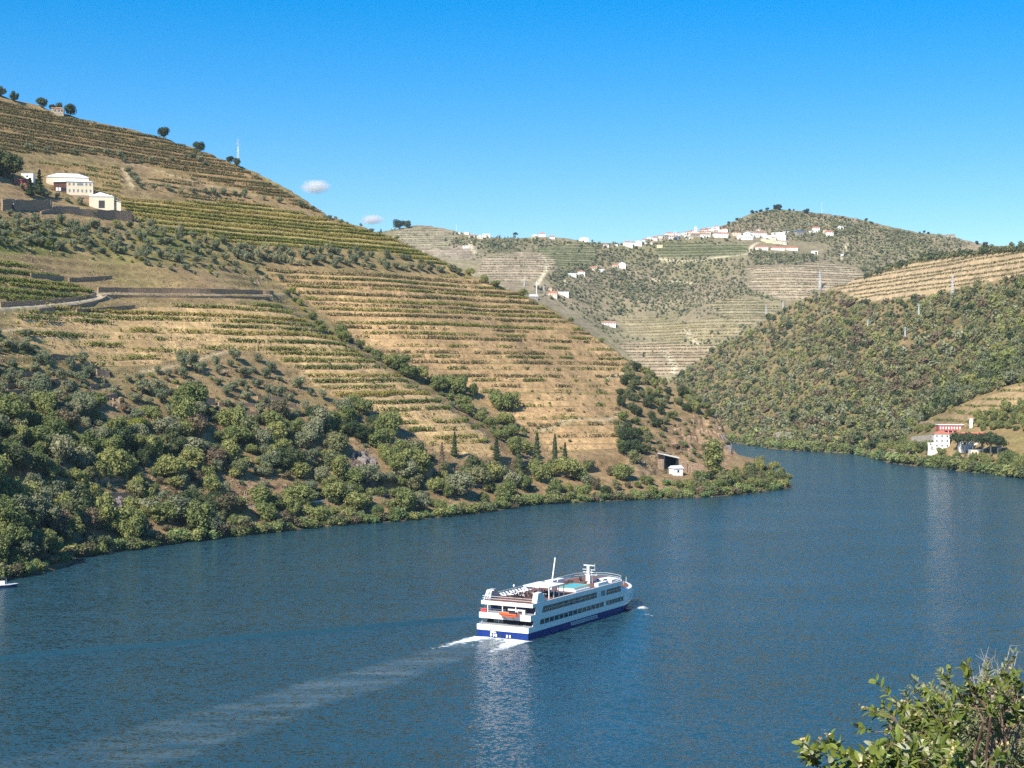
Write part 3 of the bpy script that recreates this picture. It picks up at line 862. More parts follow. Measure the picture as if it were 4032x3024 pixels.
def crown_lumps(rng, lumps, n, size, core=True, up=0.35, squash=1.0, cores=99):
    """leaves over the outside of overlapping lumps [(x, y, z, r), ...]"""
    L = np.array(lumps, float)
    w = L[:, 3] ** 2; w /= w.sum()
    k = rng.choice(len(L), n, p=w)
    d = unit_sphere(n, rng); d[:, 2] = d[:, 2] * squash + up * rng.random(n)
    d /= np.linalg.norm(d, axis=1)[:, None]
    rr = L[k, 3] * rng.uniform(0.72, 1.10, n)
    pos = L[k, :3] + d * rr[:, None]
    # drop the leaves that lie deep inside another lump
    dd = np.linalg.norm(pos[:, None, :] - L[None, :, :3], axis=2) / L[None, :, 3]
    dd[np.arange(n), k] = 9
    ok = dd.min(1) > 0.62
    pos, d = pos[ok], d[ok]
    nr = d + 0.75 * rng.normal(size=d.shape); nr /= np.linalg.norm(nr, axis=1)[:, None]
    V, F = leaf_quads(pos, nr, size, rng)
    faces = [F]
    if core:
        t = (1 + 5 ** 0.5) / 2
        iv = np.array([(-1, t, 0), (1, t, 0), (-1, -t, 0), (1, -t, 0), (0, -1, t), (0, 1, t), (0, -1, -t), (0, 1, -t), (t, 0, -1), (t, 0, 1), (-t, 0, -1), (-t, 0, 1)], float)
        iv /= np.linalg.norm(iv[0])
        it = np.array([(0, 11, 5), (0, 5, 1), (0, 1, 7), (0, 7, 10), (0, 10, 11), (1, 5, 9), (5, 11, 4), (11, 10, 2), (10, 7, 6), (7, 1, 8), (3, 9, 4), (3, 4, 2), (3, 2, 6), (3, 6, 8), (3, 8, 9), (4, 9, 5), (2, 4, 11), (6, 2, 10), (8, 6, 7), (9, 8, 1)])
        cv, cf, o = [], [], len(V)
        for x, y, z, r in L[:cores]:
            cv.append(iv * r * 0.62 * rng.uniform(0.85, 1.1, (12, 1)) + (x, y, z)); cf.append(it + o); o += 12
        V = np.concatenate([V] + cv); faces.append(np.concatenate(cf))
    return V, faces

def lumps_round(rng, n, rx, rz, zc, rl):
    out = [(0, 0, zc, min(rx, rz) * 0.72)]
    for i in range(n):
        d = unit_sphere(1, rng)[0]
        s = rng.uniform(0.50, 0.80)
        r = rl * rng.uniform(0.7, 1.3)
        out.append((d[0] * rx * s, d[1] * rx * s, zc + d[2] * rz * s + 0.1 * rz, r))
    return out

def trunk_mesh(name, rng, h, r, top, mat, limbs=4, lean=0.15):
    mb = MB()
    a = rng.uniform(0, 6.28)
    kx, ky = lean * h * math.cos(a), lean * h * math.sin(a)
    mb.tube([(0, 0, -0.6), (kx * 0.2, ky * 0.2, h * 0.35), (kx * 0.5, ky * 0.5, h * 0.7), (kx * 0.8, ky * 0.8, h)], [r * 1.3, r, r * 0.85, r * 0.6], 6)
    for i in range(limbs):
        t = a + i * 6.28 / limbs + rng.uniform(-0.5, 0.5)
        l = top * rng.uniform(0.5, 0.9)
        b0 = Vector((kx * 0.6, ky * 0.6, h * 0.8))
        e = b0 + Vector((math.cos(t) * l * 0.6, math.sin(t) * l * 0.6, l))
        mid = (b0 + e) / 2 + Vector((math.cos(t), math.sin(t), -0.3)) * l * 0.12
        mb.tube([b0, mid, e], [r * 0.55, r * 0.38, r * 0.15], 5)
    return mb.mesh(name, mat)

def proto(kind, seed):
    """crown mesh and trunk mesh of one plant, about 1 unit = 1 metre, base at 0"""
    rng = np.random.default_rng(seed)
    if kind == 'olive':
        lumps = lumps_round(rng, 9, 2.2, 1.65, 1.95, 0.85)
        V, F = crown_lumps(rng, lumps, 850, 0.42)
        return mesh_np("olive_crown", V, F, [M['olive']]), trunk_mesh("olive_trunk", rng, 0.9, 0.20, 1.8, M['bark'], 4)
    if kind == 'broad':
        lumps = lumps_round(rng, 15, 3.5, 2.8, 3.1, 1.3)
        V, F = crown_lumps(rng, lumps, 1900, 0.57)
        return mesh_np("broad_crown", V, F, [M['broad']]), trunk_mesh("broad_trunk", rng, 1.5, 0.26, 3.2, M['bark'], 5)
    if kind == 'tall':
        lumps = [(rng.uniform(-0.9, 0.9), rng.uniform(-0.9, 0.9), z, rng.uniform(1.2, 1.9)) for z in np.linspace(1.4, 10.5, 13)]
        V, F = crown_lumps(rng, lumps, 2000, 0.55)
        return mesh_np("tall_crown", V, F, [M['broad']]), trunk_mesh("tall_trunk", rng, 5.0, 0.3, 4.5, M['bark_pale'], 4, 0.04)
    if kind == 'shrub':
        lumps = lumps_round(rng, 6, 1.3, 0.8, 0.8, 0.65)
        V, F = crown_lumps(rng, lumps, 480, 0.34)
        return mesh_np("shrub_crown", V, F, [M['broad']]), trunk_mesh("shrub_stem", rng, 0.5, 0.07, 0.9, M['bark'], 5)
    if kind == 'conifer':
        n = 1700
        z = 0.8 + 9.6 * rng.random(n) ** 1.15
        tier = 0.72 + 0.28 * np.sin(z * 5.2)
        r = (2.5 * (1 - z / 10.8) + 0.15) * tier * rng.uniform(0.55, 1.12, n)
        a = rng.uniform(0, 6.283, n)
        pos = np.stack([np.cos(a) * r, np.sin(a) * r, z - 0.12 * r], 1)
        nr = np.stack([np.cos(a) * 0.5, np.sin(a) * 0.5, np.full(n, 0.8)], 1) + 0.5 * rng.normal(size=(n, 3)); nr /= np.linalg.norm(nr, axis=1)[:, None]
        V, F = leaf_quads(pos, nr, 0.55, rng)
        cone = MB().tube([(0, 0, 0.9), (0, 0, 4.5), (0, 0, 10.0)], [1.45, 0.9, 0.05], 8)
        o = len(V)
        V = np.concatenate([V, np.array([tuple(v) for v in cone.v])])
        q = np.array([f for f in cone.f if len(f) == 4]) + o
        return mesh_np("conifer_crown", V, [F, q], [M['conifer']]), trunk_mesh("conifer_trunk", rng, 3.0, 0.2, 1.0, M['bark'], 2, 0.0)
    if kind == 'cypress':
        n = 900
        z = 0.4 + 10.4 * rng.random(n)
        r = 0.85 * np.sin(np.clip((z + 0.8) / 11.6, 0, 1) ** 0.7 * math.pi) ** 0.6 * rng.uniform(0.75, 1.1, n)
        a = rng.uniform(0, 6.283, n)
        pos = np.stack([np.cos(a) * r, np.sin(a) * r, z], 1)
        nr = np.stack([np.cos(a), np.sin(a), np.full(n, 0.2)], 1) + 0.5 * rng.normal(size=(n, 3)); nr /= np.linalg.norm(nr, axis=1)[:, None]
        V, F = leaf_quads(pos, nr, 0.42, rng)
        core = MB().tube([(0, 0, 0.3), (0, 0, 3.5), (0, 0, 8), (0, 0, 10.8)], [0.45, 0.72, 0.5, 0.03], 8)
        o = len(V)
        V = np.concatenate([V, np.array([tuple(v) for v in core.v])])
        q = np.array([f for f in core.f if len(f) == 4]) + o
        return mesh_np("cypress_crown", V, [F, q], [M['conifer']]), trunk_mesh("cypress_trunk", rng, 1.0, 0.16, 0.5, M['bark'], 2, 0.0)
    if kind == 'pine':     # flat-topped umbrella
        lumps = [(math.cos(a) * d, math.sin(a) * d, 7.2 - 0.28 * d * d * 0.5 + rng.uniform(-0.9, 0.5), rng.uniform(0.9, 1.6)) for a, d in zip(np.linspace(0, 18, 16), rng.uniform(0.2, 2.7, 16))]
        V, F = crown_lumps(rng, lumps, 1500, 0.5)
        return mesh_np("pine_crown", V, F, [M['conifer']]), trunk_mesh("pine_trunk", rng, 5.4, 0.25, 1.8, M['bark'], 5, 0.05)
    if kind == 'oak':      # small, for far slopes: crown and trunk in one mesh
        lumps = lumps_round(rng, 7, 2.9, 2.1, 2.3, 1.3)
        V, F = crown_lumps(rng, lumps, 330, 0.95)
        return mesh_np("oak_crown", V, F, [M['oak']]), None

PROTO = {}
for kind, n in (('olive', 5), ('broad', 7), ('tall', 3), ('shrub', 4), ('conifer', 3), ('cypress', 1), ('pine', 3), ('oak', 6)):
    PROTO[kind] = [proto(kind, 100 + 17 * i + len(kind)) for i in range(n)]
_alt = {}
def recolour(me, mat):
    k = (me.name, mat)
    if k not in _alt:
        c = me.copy(); c.materials.clear(); c.materials.append(M[mat]); _alt[k] = c
    return _alt[k]

def plant(kind, name, loc, size, label, cat, group, mat=None, sx=1.0, rng=random):
    """one plant as a thing: trunk and crown under an Empty"""
    cm, tm = rng.choice(PROTO[kind])
    if mat: cm = recolour(cm, mat)
    e = empty(name, loc, rng.uniform(0, 6.28), label, cat, group)
    if kind in ('broad', 'olive', 'shrub'): e.rotation_euler = (rng.uniform(-.09, .09), rng.uniform(-.09, .09), rng.uniform(0, 6.28))
    e.scale = (size * sx * rng.uniform(.85, 1.2), size * sx * rng.uniform(.85, 1.2), size * rng.uniform(.78, 1.22))
    if tm is not None:
        obj("trunk", tm, e)
    obj("crown", cm, e)
    return e

def single(kind, name, loc, size, label, cat, group, mat=None, sx=1.0, rng=random):
    cm, tm = rng.choice(PROTO[kind])
    if mat: cm = recolour(cm, mat)
    o = obj(name, cm, None, loc, rng.uniform(0, 6.28), (size * sx, size * sx, size))
    return tag(o, label, cat, group)

def join_instances(name, protos, pts, sizes, rng, mats, kind="stuff"):
    """one mesh holding many copies of the given (verts, faces) shapes"""
    Vs, Fs, o, mi = [], {3: [], 4: []}, 0, {3: [], 4: []}
    for (x, y, z), s in zip(pts, sizes):
        V, F, k = protos[rng.integers(len(protos))]
        a = rng.uniform(0, 6.283); c, sn = math.cos(a), math.sin(a)
        s3 = s * rng.uniform(0.8, 1.15)
        Vs.append(np.stack([(V[:, 0] * c - V[:, 1] * sn) * s + x, (V[:, 0] * sn + V[:, 1] * c) * s + y, V[:, 2] * s3 + z], 1))
        for f in F:
            Fs[f.shape[1]].append(f + o); mi[f.shape[1]].append(np.full(len(f), k))
        o += len(V)
    faces, midx = [], []
    for n in (3, 4):
        if Fs[n]:
            faces.append(np.concatenate(Fs[n])); midx.append(np.concatenate(mi[n]))
    me = mesh_np(name, np.concatenate(Vs), faces, mats, False, np.concatenate(midx))
    return tag(obj(name, me), kind=kind)

def scatter(poly, n, mind, rng, dens=None):
    """random photograph points inside an outline, at least mind pixels apart (mind may grow downwards)"""
    xs = [p[0] for p in poly]; ys = [p[1] for p in poly]
    out = []
    cell = {}
    c = mind
    cand = np.stack([rng.uniform(min(xs), max(xs), n * 14), rng.uniform(min(ys), max(ys), n * 14)], 1)
    cand = cand[in_poly(cand[:, 0], cand[:, 1], poly)]
    if dens is not None:
        cand = cand[rng.random(len(cand)) < dens(cand[:, 0], cand[:, 1])]
    for x, y in cand:
        k = (int(x // c), int(y // c))
        if any((x - a) ** 2 + ((y - b) * 1.25) ** 2 < mind * mind for i in (-1, 0, 1) for j in (-1, 0, 1) for a, b in cell.get((k[0] + i, k[1] + j), ())):
            continue
        cell.setdefault(k, []).append((x, y)); out.append((x, y))
        if len(out) >= n: break
    return np.array(out)
# ------------------------------------------------------------------ vine rows on the near hill
ORD = ["first", "second", "third", "fourth", "fifth", "sixth", "seventh", "eighth", "ninth", "tenth", "eleventh", "twelfth", "thirteenth", "fourteenth", "fifteenth", "sixteenth",
       "seventeenth", "eighteenth", "nineteenth", "twentieth"]
def ordinal(k):
    if k < 20: return ORD[k]
    if k == 99: return "hundredth"
    if k > 99: return "hundred-and-" + ordinal(k - 100)
    return ["twenty", "thirty", "forty", "fifty", "sixty", "seventy", "eighty", "ninety"][(k + 1) // 10 - 2] + ("-" + ORD[(k + 1) % 10 - 1] if (k + 1) % 10 else "")
BLOCK_TEXT = {'top': ("brown-green vine row on the top vineyard under the skyline", "vine rows of the top vineyard"),
              'upper_left': ("green vine row behind the white-roofed winery", "vine rows behind the winery"),
              'upper_mid': ("sparse vine row right of the pale dirt track", "vine rows by the dirt track"),
              'yellow': ("yellow-green vine row on the bright belt above the olive trees", "yellow-green vine rows"),
              'spur': ("vine row on the brown slope right of the gully", "vine rows on the brown slope"),
              'near': ("vine row on the ochre terraces left of the gully", "vine rows on the ochre terraces"),
              'green': ("leafy vine row above the bend of the pale road", "vine rows above the road bend")}
FSET = {'top': ((0.10, 0.36), 0.93, 'vine_brown', 1.05), 'upper_left': ((0.15,), 0.55, 'vine', 1.0), 'upper_mid': ((0.1, 0.4), 0.45, 'vine_brown', 0.9),
        'yellow': ((0.05, 0.30, 0.5), 0.95, 'vine_yellow', 1.05), 'spur': ((0.10, 0.36), 0.86, 'vine', 1.15), 'near': ((0.10, 0.32), 0.88, 'vine', 1.2), 'green': ((0.05, 0.3, 0.55), 0.95, 'vine', 1.15)}
def clumps(pts, rng, n, size, ln, wd, ht):
    k = len(pts)
    off = np.stack([rng.uniform(-ln, ln, (k, n)), rng.uniform(-wd, wd, (k, n)), rng.uniform(0.15, 1.0, (k, n)) * ht], -1)
    pos = (pts[:, None, :] + off).reshape(-1, 3)
    nr = np.stack([rng.normal(0, 0.6, k * n) - 0.15, rng.normal(0, 0.6, k * n) - 0.45, np.abs(rng.normal(0.5, 0.5, k * n))], 1)
    nr /= np.linalg.norm(nr, axis=1)[:, None]
    return leaf_quads(pos, nr, size, rng, 0.8)

def contour(hill, z, mask, thr=0.6):
    """points where the smooth hillside crosses height z inside the mask"""
    B = hill.W - z
    fr = (hill.Y < hill.Yc + 4) & (mask > thr)
    out = []
    c = (B[:-1] * B[1:] < 0) & fr[:-1]
    j, i = np.nonzero(c); t = B[j, i] / (B[j, i] - B[j + 1, i])
    out.append(np.stack([hill.x[i], hill.y[j] + t * hill.step], 1))
    c = (B[:, :-1] * B[:, 1:] < 0) & fr[:, :-1]
    j, i = np.nonzero(c); t = B[j, i] / (B[j, i] - B[j, i + 1])
    out.append(np.stack([hill.x[i] + t * hill.step, hill.y[j]], 1))
    return np.concatenate(out)

vr = np.random.default_rng(5)
for nm, (poly, h, soil) in VINE_BLOCKS.items():
    fs, dens, mt_, hgt = FSET[nm]
    mk = HL.mask[nm]
    zz = HL.W[mk > 0.5]
    levels = range(int(zz.max() // h) + 1, int(zz.min() // h) - 2, -1)
    count = 0
    for k in levels:
        rows = []
        for f in fs:
            z = (k + f) * h
            q = contour(HL, z, mk)
            Xc, Yc = q[:, 0], q[:, 1]
            if len(Xc) < 4: continue
            gx = value_noise(Xc, Yc + k * 31.0, 14, 3) + 0.5 * value_noise(Xc, Yc + k * 17, 4, 8)
            d = dens
            if nm == 'spur':
                _, pyv = to_px(Xc, Yc, z); d = np.where(pyv > 1500, 0.25, np.where(pyv > 1290, 0.50, 0.93))
            if nm == 'near':
                pxv, pyv = to_px(Xc, Yc, z); d = np.where((pxv < 900) & (pyv > 1270), 0.45, np.where(pyv > 1600, 0.6, 0.95))
            if nm in ('spur', 'near') and f > 0.2: d = d * 0.5
            keep = (gx * 0.5 + 0.5) < (d * 1.0 + (vr.random(len(Xc)) - 0.5) * 0.4)
            if keep.sum() < 3: continue
            Xk, Yk = Xc[keep], Yc[keep] + vr.normal(0, 0.12, keep.sum())
            rows.append(np.stack([Xk, Yk, HL.at(Xk, Yk)], 1))
        if not rows: continue
        pts = np.concatenate(rows)
        if len(pts) < 6: continue
        V, F = clumps(pts, vr, 8, 0.78, 0.55, 0.40, 1.5 * hgt)
        mname = mt_
        if nm == 'near': mname = ['vine', 'vine', 'vine_yellow'][count % 3]
        if nm == 'spur': mname = ['vine', 'vine_brown'][count % 2]
        o = obj("terrace_vine", mesh_np("terrace_vine", V, F, [M[mname]]))
        lab, grp = BLOCK_TEXT[nm]
        tag(o, "%s, %s from the top" % (lab, ordinal(count)), "vine row", grp)
        count += 1

# far vineyards: rows too fine to tell plants apart, one planting for each block
def far_rows(hill, mask, h, fs, name, mat, dens, size, ht, label, step):
    rng = np.random.default_rng(len(name) + int(h * 10))
    zz = hill.W[mask > 0.5]
    allp = []
    for k in range(int(zz.min() // h) - 1, int(zz.max() // h) + 2):
        for f in fs:
            q = contour(hill, (k + f) * h, mask, 0.55)
            q = q[rng.random(len(q)) < dens]
            if len(q): allp.append(q)
    if not allp: return
    p = np.concatenate(allp)
    p = p + rng.normal(0, 0.25, p.shape)
    pts = np.stack([p[:, 0], p[:, 1], hill.at(p[:, 0], p[:, 1])], 1)
    V, F = clumps(pts, rng, 6, size, hill.step * 0.55, 0.5, ht)
    o = obj(name, mesh_np(name, V, F, [M[mat]]))
    tag(o, label, kind="stuff")
far_rows(HR, HR.mask['top'], 5.4, (0.08,), "vine_rows_on_right_hill", 'vine_brown', 0.97, 1.1, 1.7, "dark vine rows along the pale terraces on top of the right hill", 1.0)
far_rows(HR, HR.mask['low'], 4.6, (0.1, 0.4), "vine_rows_above_white_house", 'vine', 0.5, 1.0, 1.4, "thin vine rows on the terraces above the white riverside house", 1.0)
for nm, dens, mt_, fs, lab in (('pale_right', 0.95, 'vine_brown', (0.12, 0.24), "dark vine rows on the palest terraces of the far hill"), ('mid_right', 0.8, 'vine', (0.1, 0.3, 0.45), "vine rows on the rounded far spur below the olive wood"),
                               ('low_mid', 0.6, 'vine_yellow', (0.1, 0.35), "yellowish vine rows low on the far hill"), ('low', 0.85, 'vine_brown', (0.12, 0.25), "vine rows on the lowest terraces at the valley mouth"),
                               ('left_terraces', 0.85, 'vine_brown', (0.12, 0.25), "vine rows on the terraced bowl under the far ridge"), ('left_top', 0.7, 'vine', (0.1, 0.35), "vine rows beside the large lone tree on the far ridge"),
                               ('left_mid', 0.6, 'vine_brown', (0.1,), "vine rows below the small white hamlet"), ('green_mid', 0.95, 'vine', (0.05, 0.25, 0.45), "green vine rows on the smooth far slope"),
                               ('village_fields', 0.95, 'vine', (0.05, 0.25, 0.45), "green vine rows in the fields under the village")):
    far_rows(HF, HF.mask[nm], 4.2, fs, "vine_rows_" + nm, mt_, dens * 0.9, 1.15, 1.4, lab, 1.2)

# ------------------------------------------------------------------ trees on the near hill
tr = np.random.default_rng(21)
pr = random.Random(4)
LAND = []            # (px, py) of single trees, to keep scattered ones clear
def on(hill, pts):
    pts = np.asarray(pts, float)
    out = hill.hit(pts[:, 0], pts[:, 1])
    for dy in (4, 8, 14, 22):          # a foot drawn just above the crest line is set on the crest
        bad = np.isnan(out[:, 0])
        if bad.any(): out[bad] = hill.hit(pts[bad, 0], pts[bad, 1] + dy)
    return out

def row_of(items, hill, kind, name, cat, group, mat=None):
    """items: (px, py of the foot, height factor, label[, material])"""
    hit = on(hill, [(q[0], q[1]) for q in items])
    for q, p in zip(items, hit):
        if np.isnan(p[0]): continue
        plant(kind, name, p, q[2], q[3], cat, group, q[4] if len(q) > 4 else mat, q[5] if len(q) > 5 else 1.0, pr)

# trees that stand out singly
row_of([(278, 455, 1.35, "large dark round tree beside the ruined hut on the skyline"), (235, 440, 0.8, "grey-green tree left of the ruined hut on the skyline"),
        (165, 425, 1.0, "spreading tree on the skyline above the winery"), (205, 432, 0.7, "low tree between two larger ones on the skyline"), (60, 400, 0.9, "tree on the skyline near the upper corner of the picture"), (5, 380, 1.0, "dark tree on the skyline in the upper corner of the picture"),
        (645, 537, 1.05, "lone round-headed tree on the skyline, upper of the two on the bare crest"), (787, 592, 1.15, "lone round dark tree on the skyline, lower of the two on the bare crest"),
        (905, 640, 0.7, "small tree at the foot of the skyline pylon"), (935, 655, 0.8, "bushy tree just right of the skyline pylon")], HL, 'broad', "skyline_tree", "tree", "trees on the skyline", 'conifer')
row_of([(20, 700, 2.3, "very large dark tree at the picture edge above the winery"), (-60, 690, 2.0, "large tree cut by the picture edge above the winery")], HL, 'broad', "large_tree", "tree", None, 'conifer')
row_of([(155, 768, 1.45, "tall dark conifer touching the winery wall", None, 1.1), (118, 772, 1.0, "shorter dark conifer left of the winery", None, 1.4)], HL, 'conifer', "dark_conifer", "conifer", "conifers at the winery")
row_of([(457, 892, 0.95, "bright yellow-green tree below the long stone wall", 'lime'), (190, 975, 0.7, "yellow-green bushy tree among the lower olives", 'lime'), (830, 1078, 0.6, "yellow-green tree beside the upper rock terraces", 'lime'),
        (1155, 1158, 0.95, "yellow-green tree at the end of the walled road", 'lime'), (1195, 1225, 0.55, "small lime-green bush in the upper gully", 'lime'), (815, 975, 0.6, "yellow-green tree among the belt of olives", 'lime')], HL, 'olive', "yellow_green_tree", "tree", "yellow-green trees")
OL = [(113, 592), (185, 600), (294, 605), (357, 607), (416, 612), (470, 620), (490, 642), (560, 650), (599, 645), (673, 636), (728, 630), (759, 627), (791, 640), (805, 655)]
row_of([(x, y, pr.uniform(0.8, 1.15), "olive tree in the top line under the skyline vineyard, %s from the picture edge" % ordinal(i)) for i, (x, y) in enumerate(OL)], HL, 'olive', "olive_tree", "olive tree", "olives in the top line")
OL = [(506, 678), (522, 703), (538, 724), (556, 742), (606, 746), (660, 750), (714, 760), (757, 758), (809, 765), (838, 767), (881, 770), (927, 774), (963, 781), (1040, 790), (1100, 800), (1180, 815), (1230, 830)]
row_of([(x, y, pr.uniform(0.8, 1.2), "olive tree in the line below the dirt track, %s from its top" % ordinal(i)) for i, (x, y) in enumerate(OL)], HL, 'olive', "olive_tree", "olive tree", "olives in the line below the track")
row_of([(90, 748, 0.75, "olive tree left of the conifers by the winery"), (135, 752, 0.8, "olive tree right under the dark conifers"), (180, 778, 0.85, "olive tree at the winery's porch"), (226, 780, 0.8, "olive tree below the winery's front corner"),
        (264, 795, 0.65, "small olive tree on the bank below the winery"), (318, 808, 1.05, "large round olive tree beside the winery warehouse"), (36, 850, 0.9, "olive tree in front of the black sign wall"), (373, 853, 0.75, "olive tree against the long stone wall"),
        (567, 872, 0.8, "olive tree just right of the long stone wall"), (529, 872, 0.7, "olive tree at the end of the long stone wall"), (695, 920, 0.85, "olive tree at the foot of the wooden pole")], HL, 'olive', "olive_tree", "olive tree", "olives around the winery")

def tier_labels(pts, label):
    """labels by tier (lowest in the picture first) and place from the left"""
    n = len(pts)
    k = max(1, min(9, int(round((n / 5.0) ** 0.5))))
    xs = np.argsort(pts[:, 0]); out = [None] * n
    # height above the lower outline: rank within a moving window of columns
    low = np.array([pts[np.abs(pts[:, 0] - x) < 160, 1].max() for x in pts[:, 0]])
    high = np.array([pts[np.abs(pts[:, 0] - x) < 160, 1].min() for x in pts[:, 0]])
    t = np.clip(((low - pts[:, 1]) / (low - high + 1e-6) * k).astype(int), 0, k - 1)
    for j in range(k):
        ids = [i for i in xs if t[i] == j]
        for m_, i in enumerate(ids):
            out[i] = label + (", " if k == 1 else ", %s tier up, " % ORD[j]) + ordinal(m_) + " from left"
    return out

def group_scatter(poly, n, mind, hill, kind, name, cat, group, label, smin_, smax, mats=None, dens=None, single_mesh=False):
    pts = scatter(poly, n, mind, tr, dens)
    hits = on(hill, pts)
    good = ~np.isnan(hits[:, 0]); pts, hits = pts[good], hits[good]
    names = tier_labels(pts, label)
    for p, label in zip(hits, names):
        s = pr.uniform(smin_, smax)
        mt_ = pr.choice(mats) if mats else None
        (single if single_mesh else plant)(kind, name, p, s, label, cat, group, mt_, pr.uniform(0.9, 1.2), pr)

group_scatter([(-60, 870), (200, 880), (420, 900), (620, 895), (760, 930), (960, 975), (930, 1060), (760, 1040), (600, 1030), (300, 1000), (-60, 960)], 85, 34, HL, 'olive', "olive_tree", "olive tree", "olives below the winery",
              "round olive tree on the slope below the winery", 0.85, 1.4)
group_scatter([(930, 975), (1200, 990), (1500, 1000), (1700, 1045), (1860, 1092), (1720, 1078), (1500, 1064), (1200, 1052), (950, 1046)], 58, 27, HL, 'olive', "olive_tree", "olive tree", "olives in the belt",
              "olive tree in the belt under the yellow vineyard", 0.85, 1.4)
group_scatter([(-60, 1310), (120, 1310), (260, 1400), (520, 1500), (640, 1440), (860, 1385), (1010, 1420), (1180, 1500), (1330, 1600), (1150, 1650), (700, 1600), (350, 1590), (-60, 1600)], 95, 36, HL, 'olive', "olive_tree", "olive tree", "olives among the dry-stone walls",
              "olive tree among the broken dry-stone walls", 0.7, 1.35)
group_scatter([(560, 1040), (1000, 1060), (1130, 1110), (1040, 1125), (820, 1090), (560, 1070)], 16, 40, HL, 'olive', "olive_tree", "olive tree", "olives above the long road wall",
              "olive tree above the long road wall", 0.55, 0.9)
# gully between the two spurs
GUL = [(1135, 1165, .5), (1165, 1190, .45), (1185, 1205, .5), (1230, 1260, .55), (1255, 1285, .5), (1275, 1310, .55), (1340, 1330, .8), (1355, 1350, .7), (1420, 1370, .6), (1450, 1390, .6), (1490, 1415, .6), (1530, 1445, 1.0), (1575, 1465, 1.1), (1610, 1490, .9),
       (1650, 1500, 1.0), (1700, 1520, .7), (1725, 1545, 1.0), (1790, 1555, 1.2), (1815, 1540, .9), (1825, 1600, .8), (1860, 1560, .7), (1840, 1630, .8), (1890, 1660, .7), (1930, 1690, .7), (1975, 1620, 1.25), (2010, 1615, 1.0), (1960, 1600, .9), (1990, 1680, .9), (2010, 1720, .9), (1970, 1735, .8), (2040, 1770, .9), (2070, 1790, 1.0), (2020, 1790, 1.1)]
row_of([(x, y, s * 1.2, "dark green tree in the gully between the two vineyard spurs, %s from its top" % ordinal(i), None, 1.15) for i, (x, y, s) in enumerate(GUL)], HL, 'broad', "gully_tree", "tree", "trees in the gully")

group_scatter([(1110, 1150), (1200, 1210), (1350, 1330), (1540, 1430), (1730, 1510), (1900, 1590), (2080, 1710), (2080, 1790), (1980, 1740), (1840, 1640), (1640, 1510), (1440, 1400), (1260, 1300), (1140, 1180)], 60, 20, HL, 'shrub', "gully_shrub", "shrub", "shrubs in the gully", "shrub in the gully between the vineyards", 0.9, 1.9, ['oak', 'olive', 'broad', 'oak'], None, True)
# conifers and the cypress on the wooded bank
row_of([(340, 2058, 1.62, "tall dark conifer standing above the railway on the wooded bank", None, 0.95), (85, 2190, 1.3, "dark conifer near the water at the picture edge", None, 1.2),
        (1790, 1800, 1.25, "dark conifer with a bare grey neighbour, leftmost of the row below the terraces", None, 0.8), (1665, 1835, 0.9, "short dark conifer right of the rock face", None, 0.8), (1955, 1815, 1.35, "slim conifer in front of the lowest terraces, second of the row", None, 0.7),
        (2042, 1870, 1.55, "tall slim conifer beside the gully mouth", None, 0.75), (2115, 1845, 1.75, "tallest slim conifer left of the cypress", None, 0.75), (2225, 1835, 1.3, "slim conifer just right of the cypress", None, 0.75), (1740, 1840, 1.1, "conifer hidden behind the first of the row", 'dry', 0.7)], HL, 'conifer', "slim_conifer", "conifer", "conifers on the wooded bank")
row_of([(2185, 1828, 1.55, "narrow pointed cypress among the conifers of the bank", None, 0.85)], HL, 'cypress', "cypress_tree", "cypress", None)
row_of([(2812, 1888, 1.75, "tall leafy eucalyptus beside the rock face and the white hut", None, 1.35)], HL, 'tall', "eucalyptus_tree", "tree", None)

# wood along the left bank
shore_y = lambda x: np.interp(x, [p[0] for p in SHORE_L], [p[1] for p in SHORE_L])
GAPS = [[(330, 1910), (520, 1900), (520, 2030), (360, 2020)], [(1340, 1760), (1480, 1760), (1490, 1900), (1350, 1900)], [(890, 1890), (1170, 1880), (1170, 1990), (890, 2000)], [(-20, 1890), (150, 1880), (150, 1950), (-20, 1960)],
        [(600, 1950), (780, 1920), (780, 2000), (620, 2010)], [(260, 1640), (390, 1720), (360, 1750), (250, 1660)], [(2430, 1890), (2680, 1780), (2780, 1780), (2760, 1880), (2560, 1900)], [(600, 2090), (720, 2090), (720, 2130), (600, 2130)], [(2100, 1920), (2180, 1920), (2180, 1970), (2090, 1970)]]
WOOD = [(-80, 1620), (120, 1590), (260, 1575), (420, 1600), (560, 1640), (760, 1610), (960, 1665), (1130, 1655), (1290, 1640), (1400, 1610), (1540, 1700), (1620, 1790), (1720, 1850), (1900, 1860), (2060, 1860), (2240, 1840), (2330, 1830), (2440, 1880), (2600, 1920), (2760, 1900),
        (2900, 1890), (2990, 1900), (2990, 1925), (2500, 1960), (2080, 1980), (1700, 2028), (1250, 2064), (700, 2124), (300, 2180), (-80, 2285)]
def wood_d(x, y):
    d = np.where(y > shore_y(x) - 70, 0.75, 1.0)
    for g_ in GAPS: d = np.where(in_poly(x, y, g_), 0.0, d)
    return d
group_scatter(WOOD, 300, 33, HL, 'broad', "broadleaf_tree", "tree", "trees of the wood on the left bank", "leafy tree of the left-bank wood", 0.55, 1.55, ['broad', 'broad', 'broad', 'olive', 'oak', 'broad', 'olive', 'conifer', 'broad', 'dry'], wood_d)
group_scatter(WOOD, 190, 36, HL, 'olive', "bushy_tree", "tree", "smaller bushy trees of the wood", "small bushy tree of the left-bank wood", 0.8, 1.7, ['olive', 'broad', 'oak', 'broad'], wood_d)
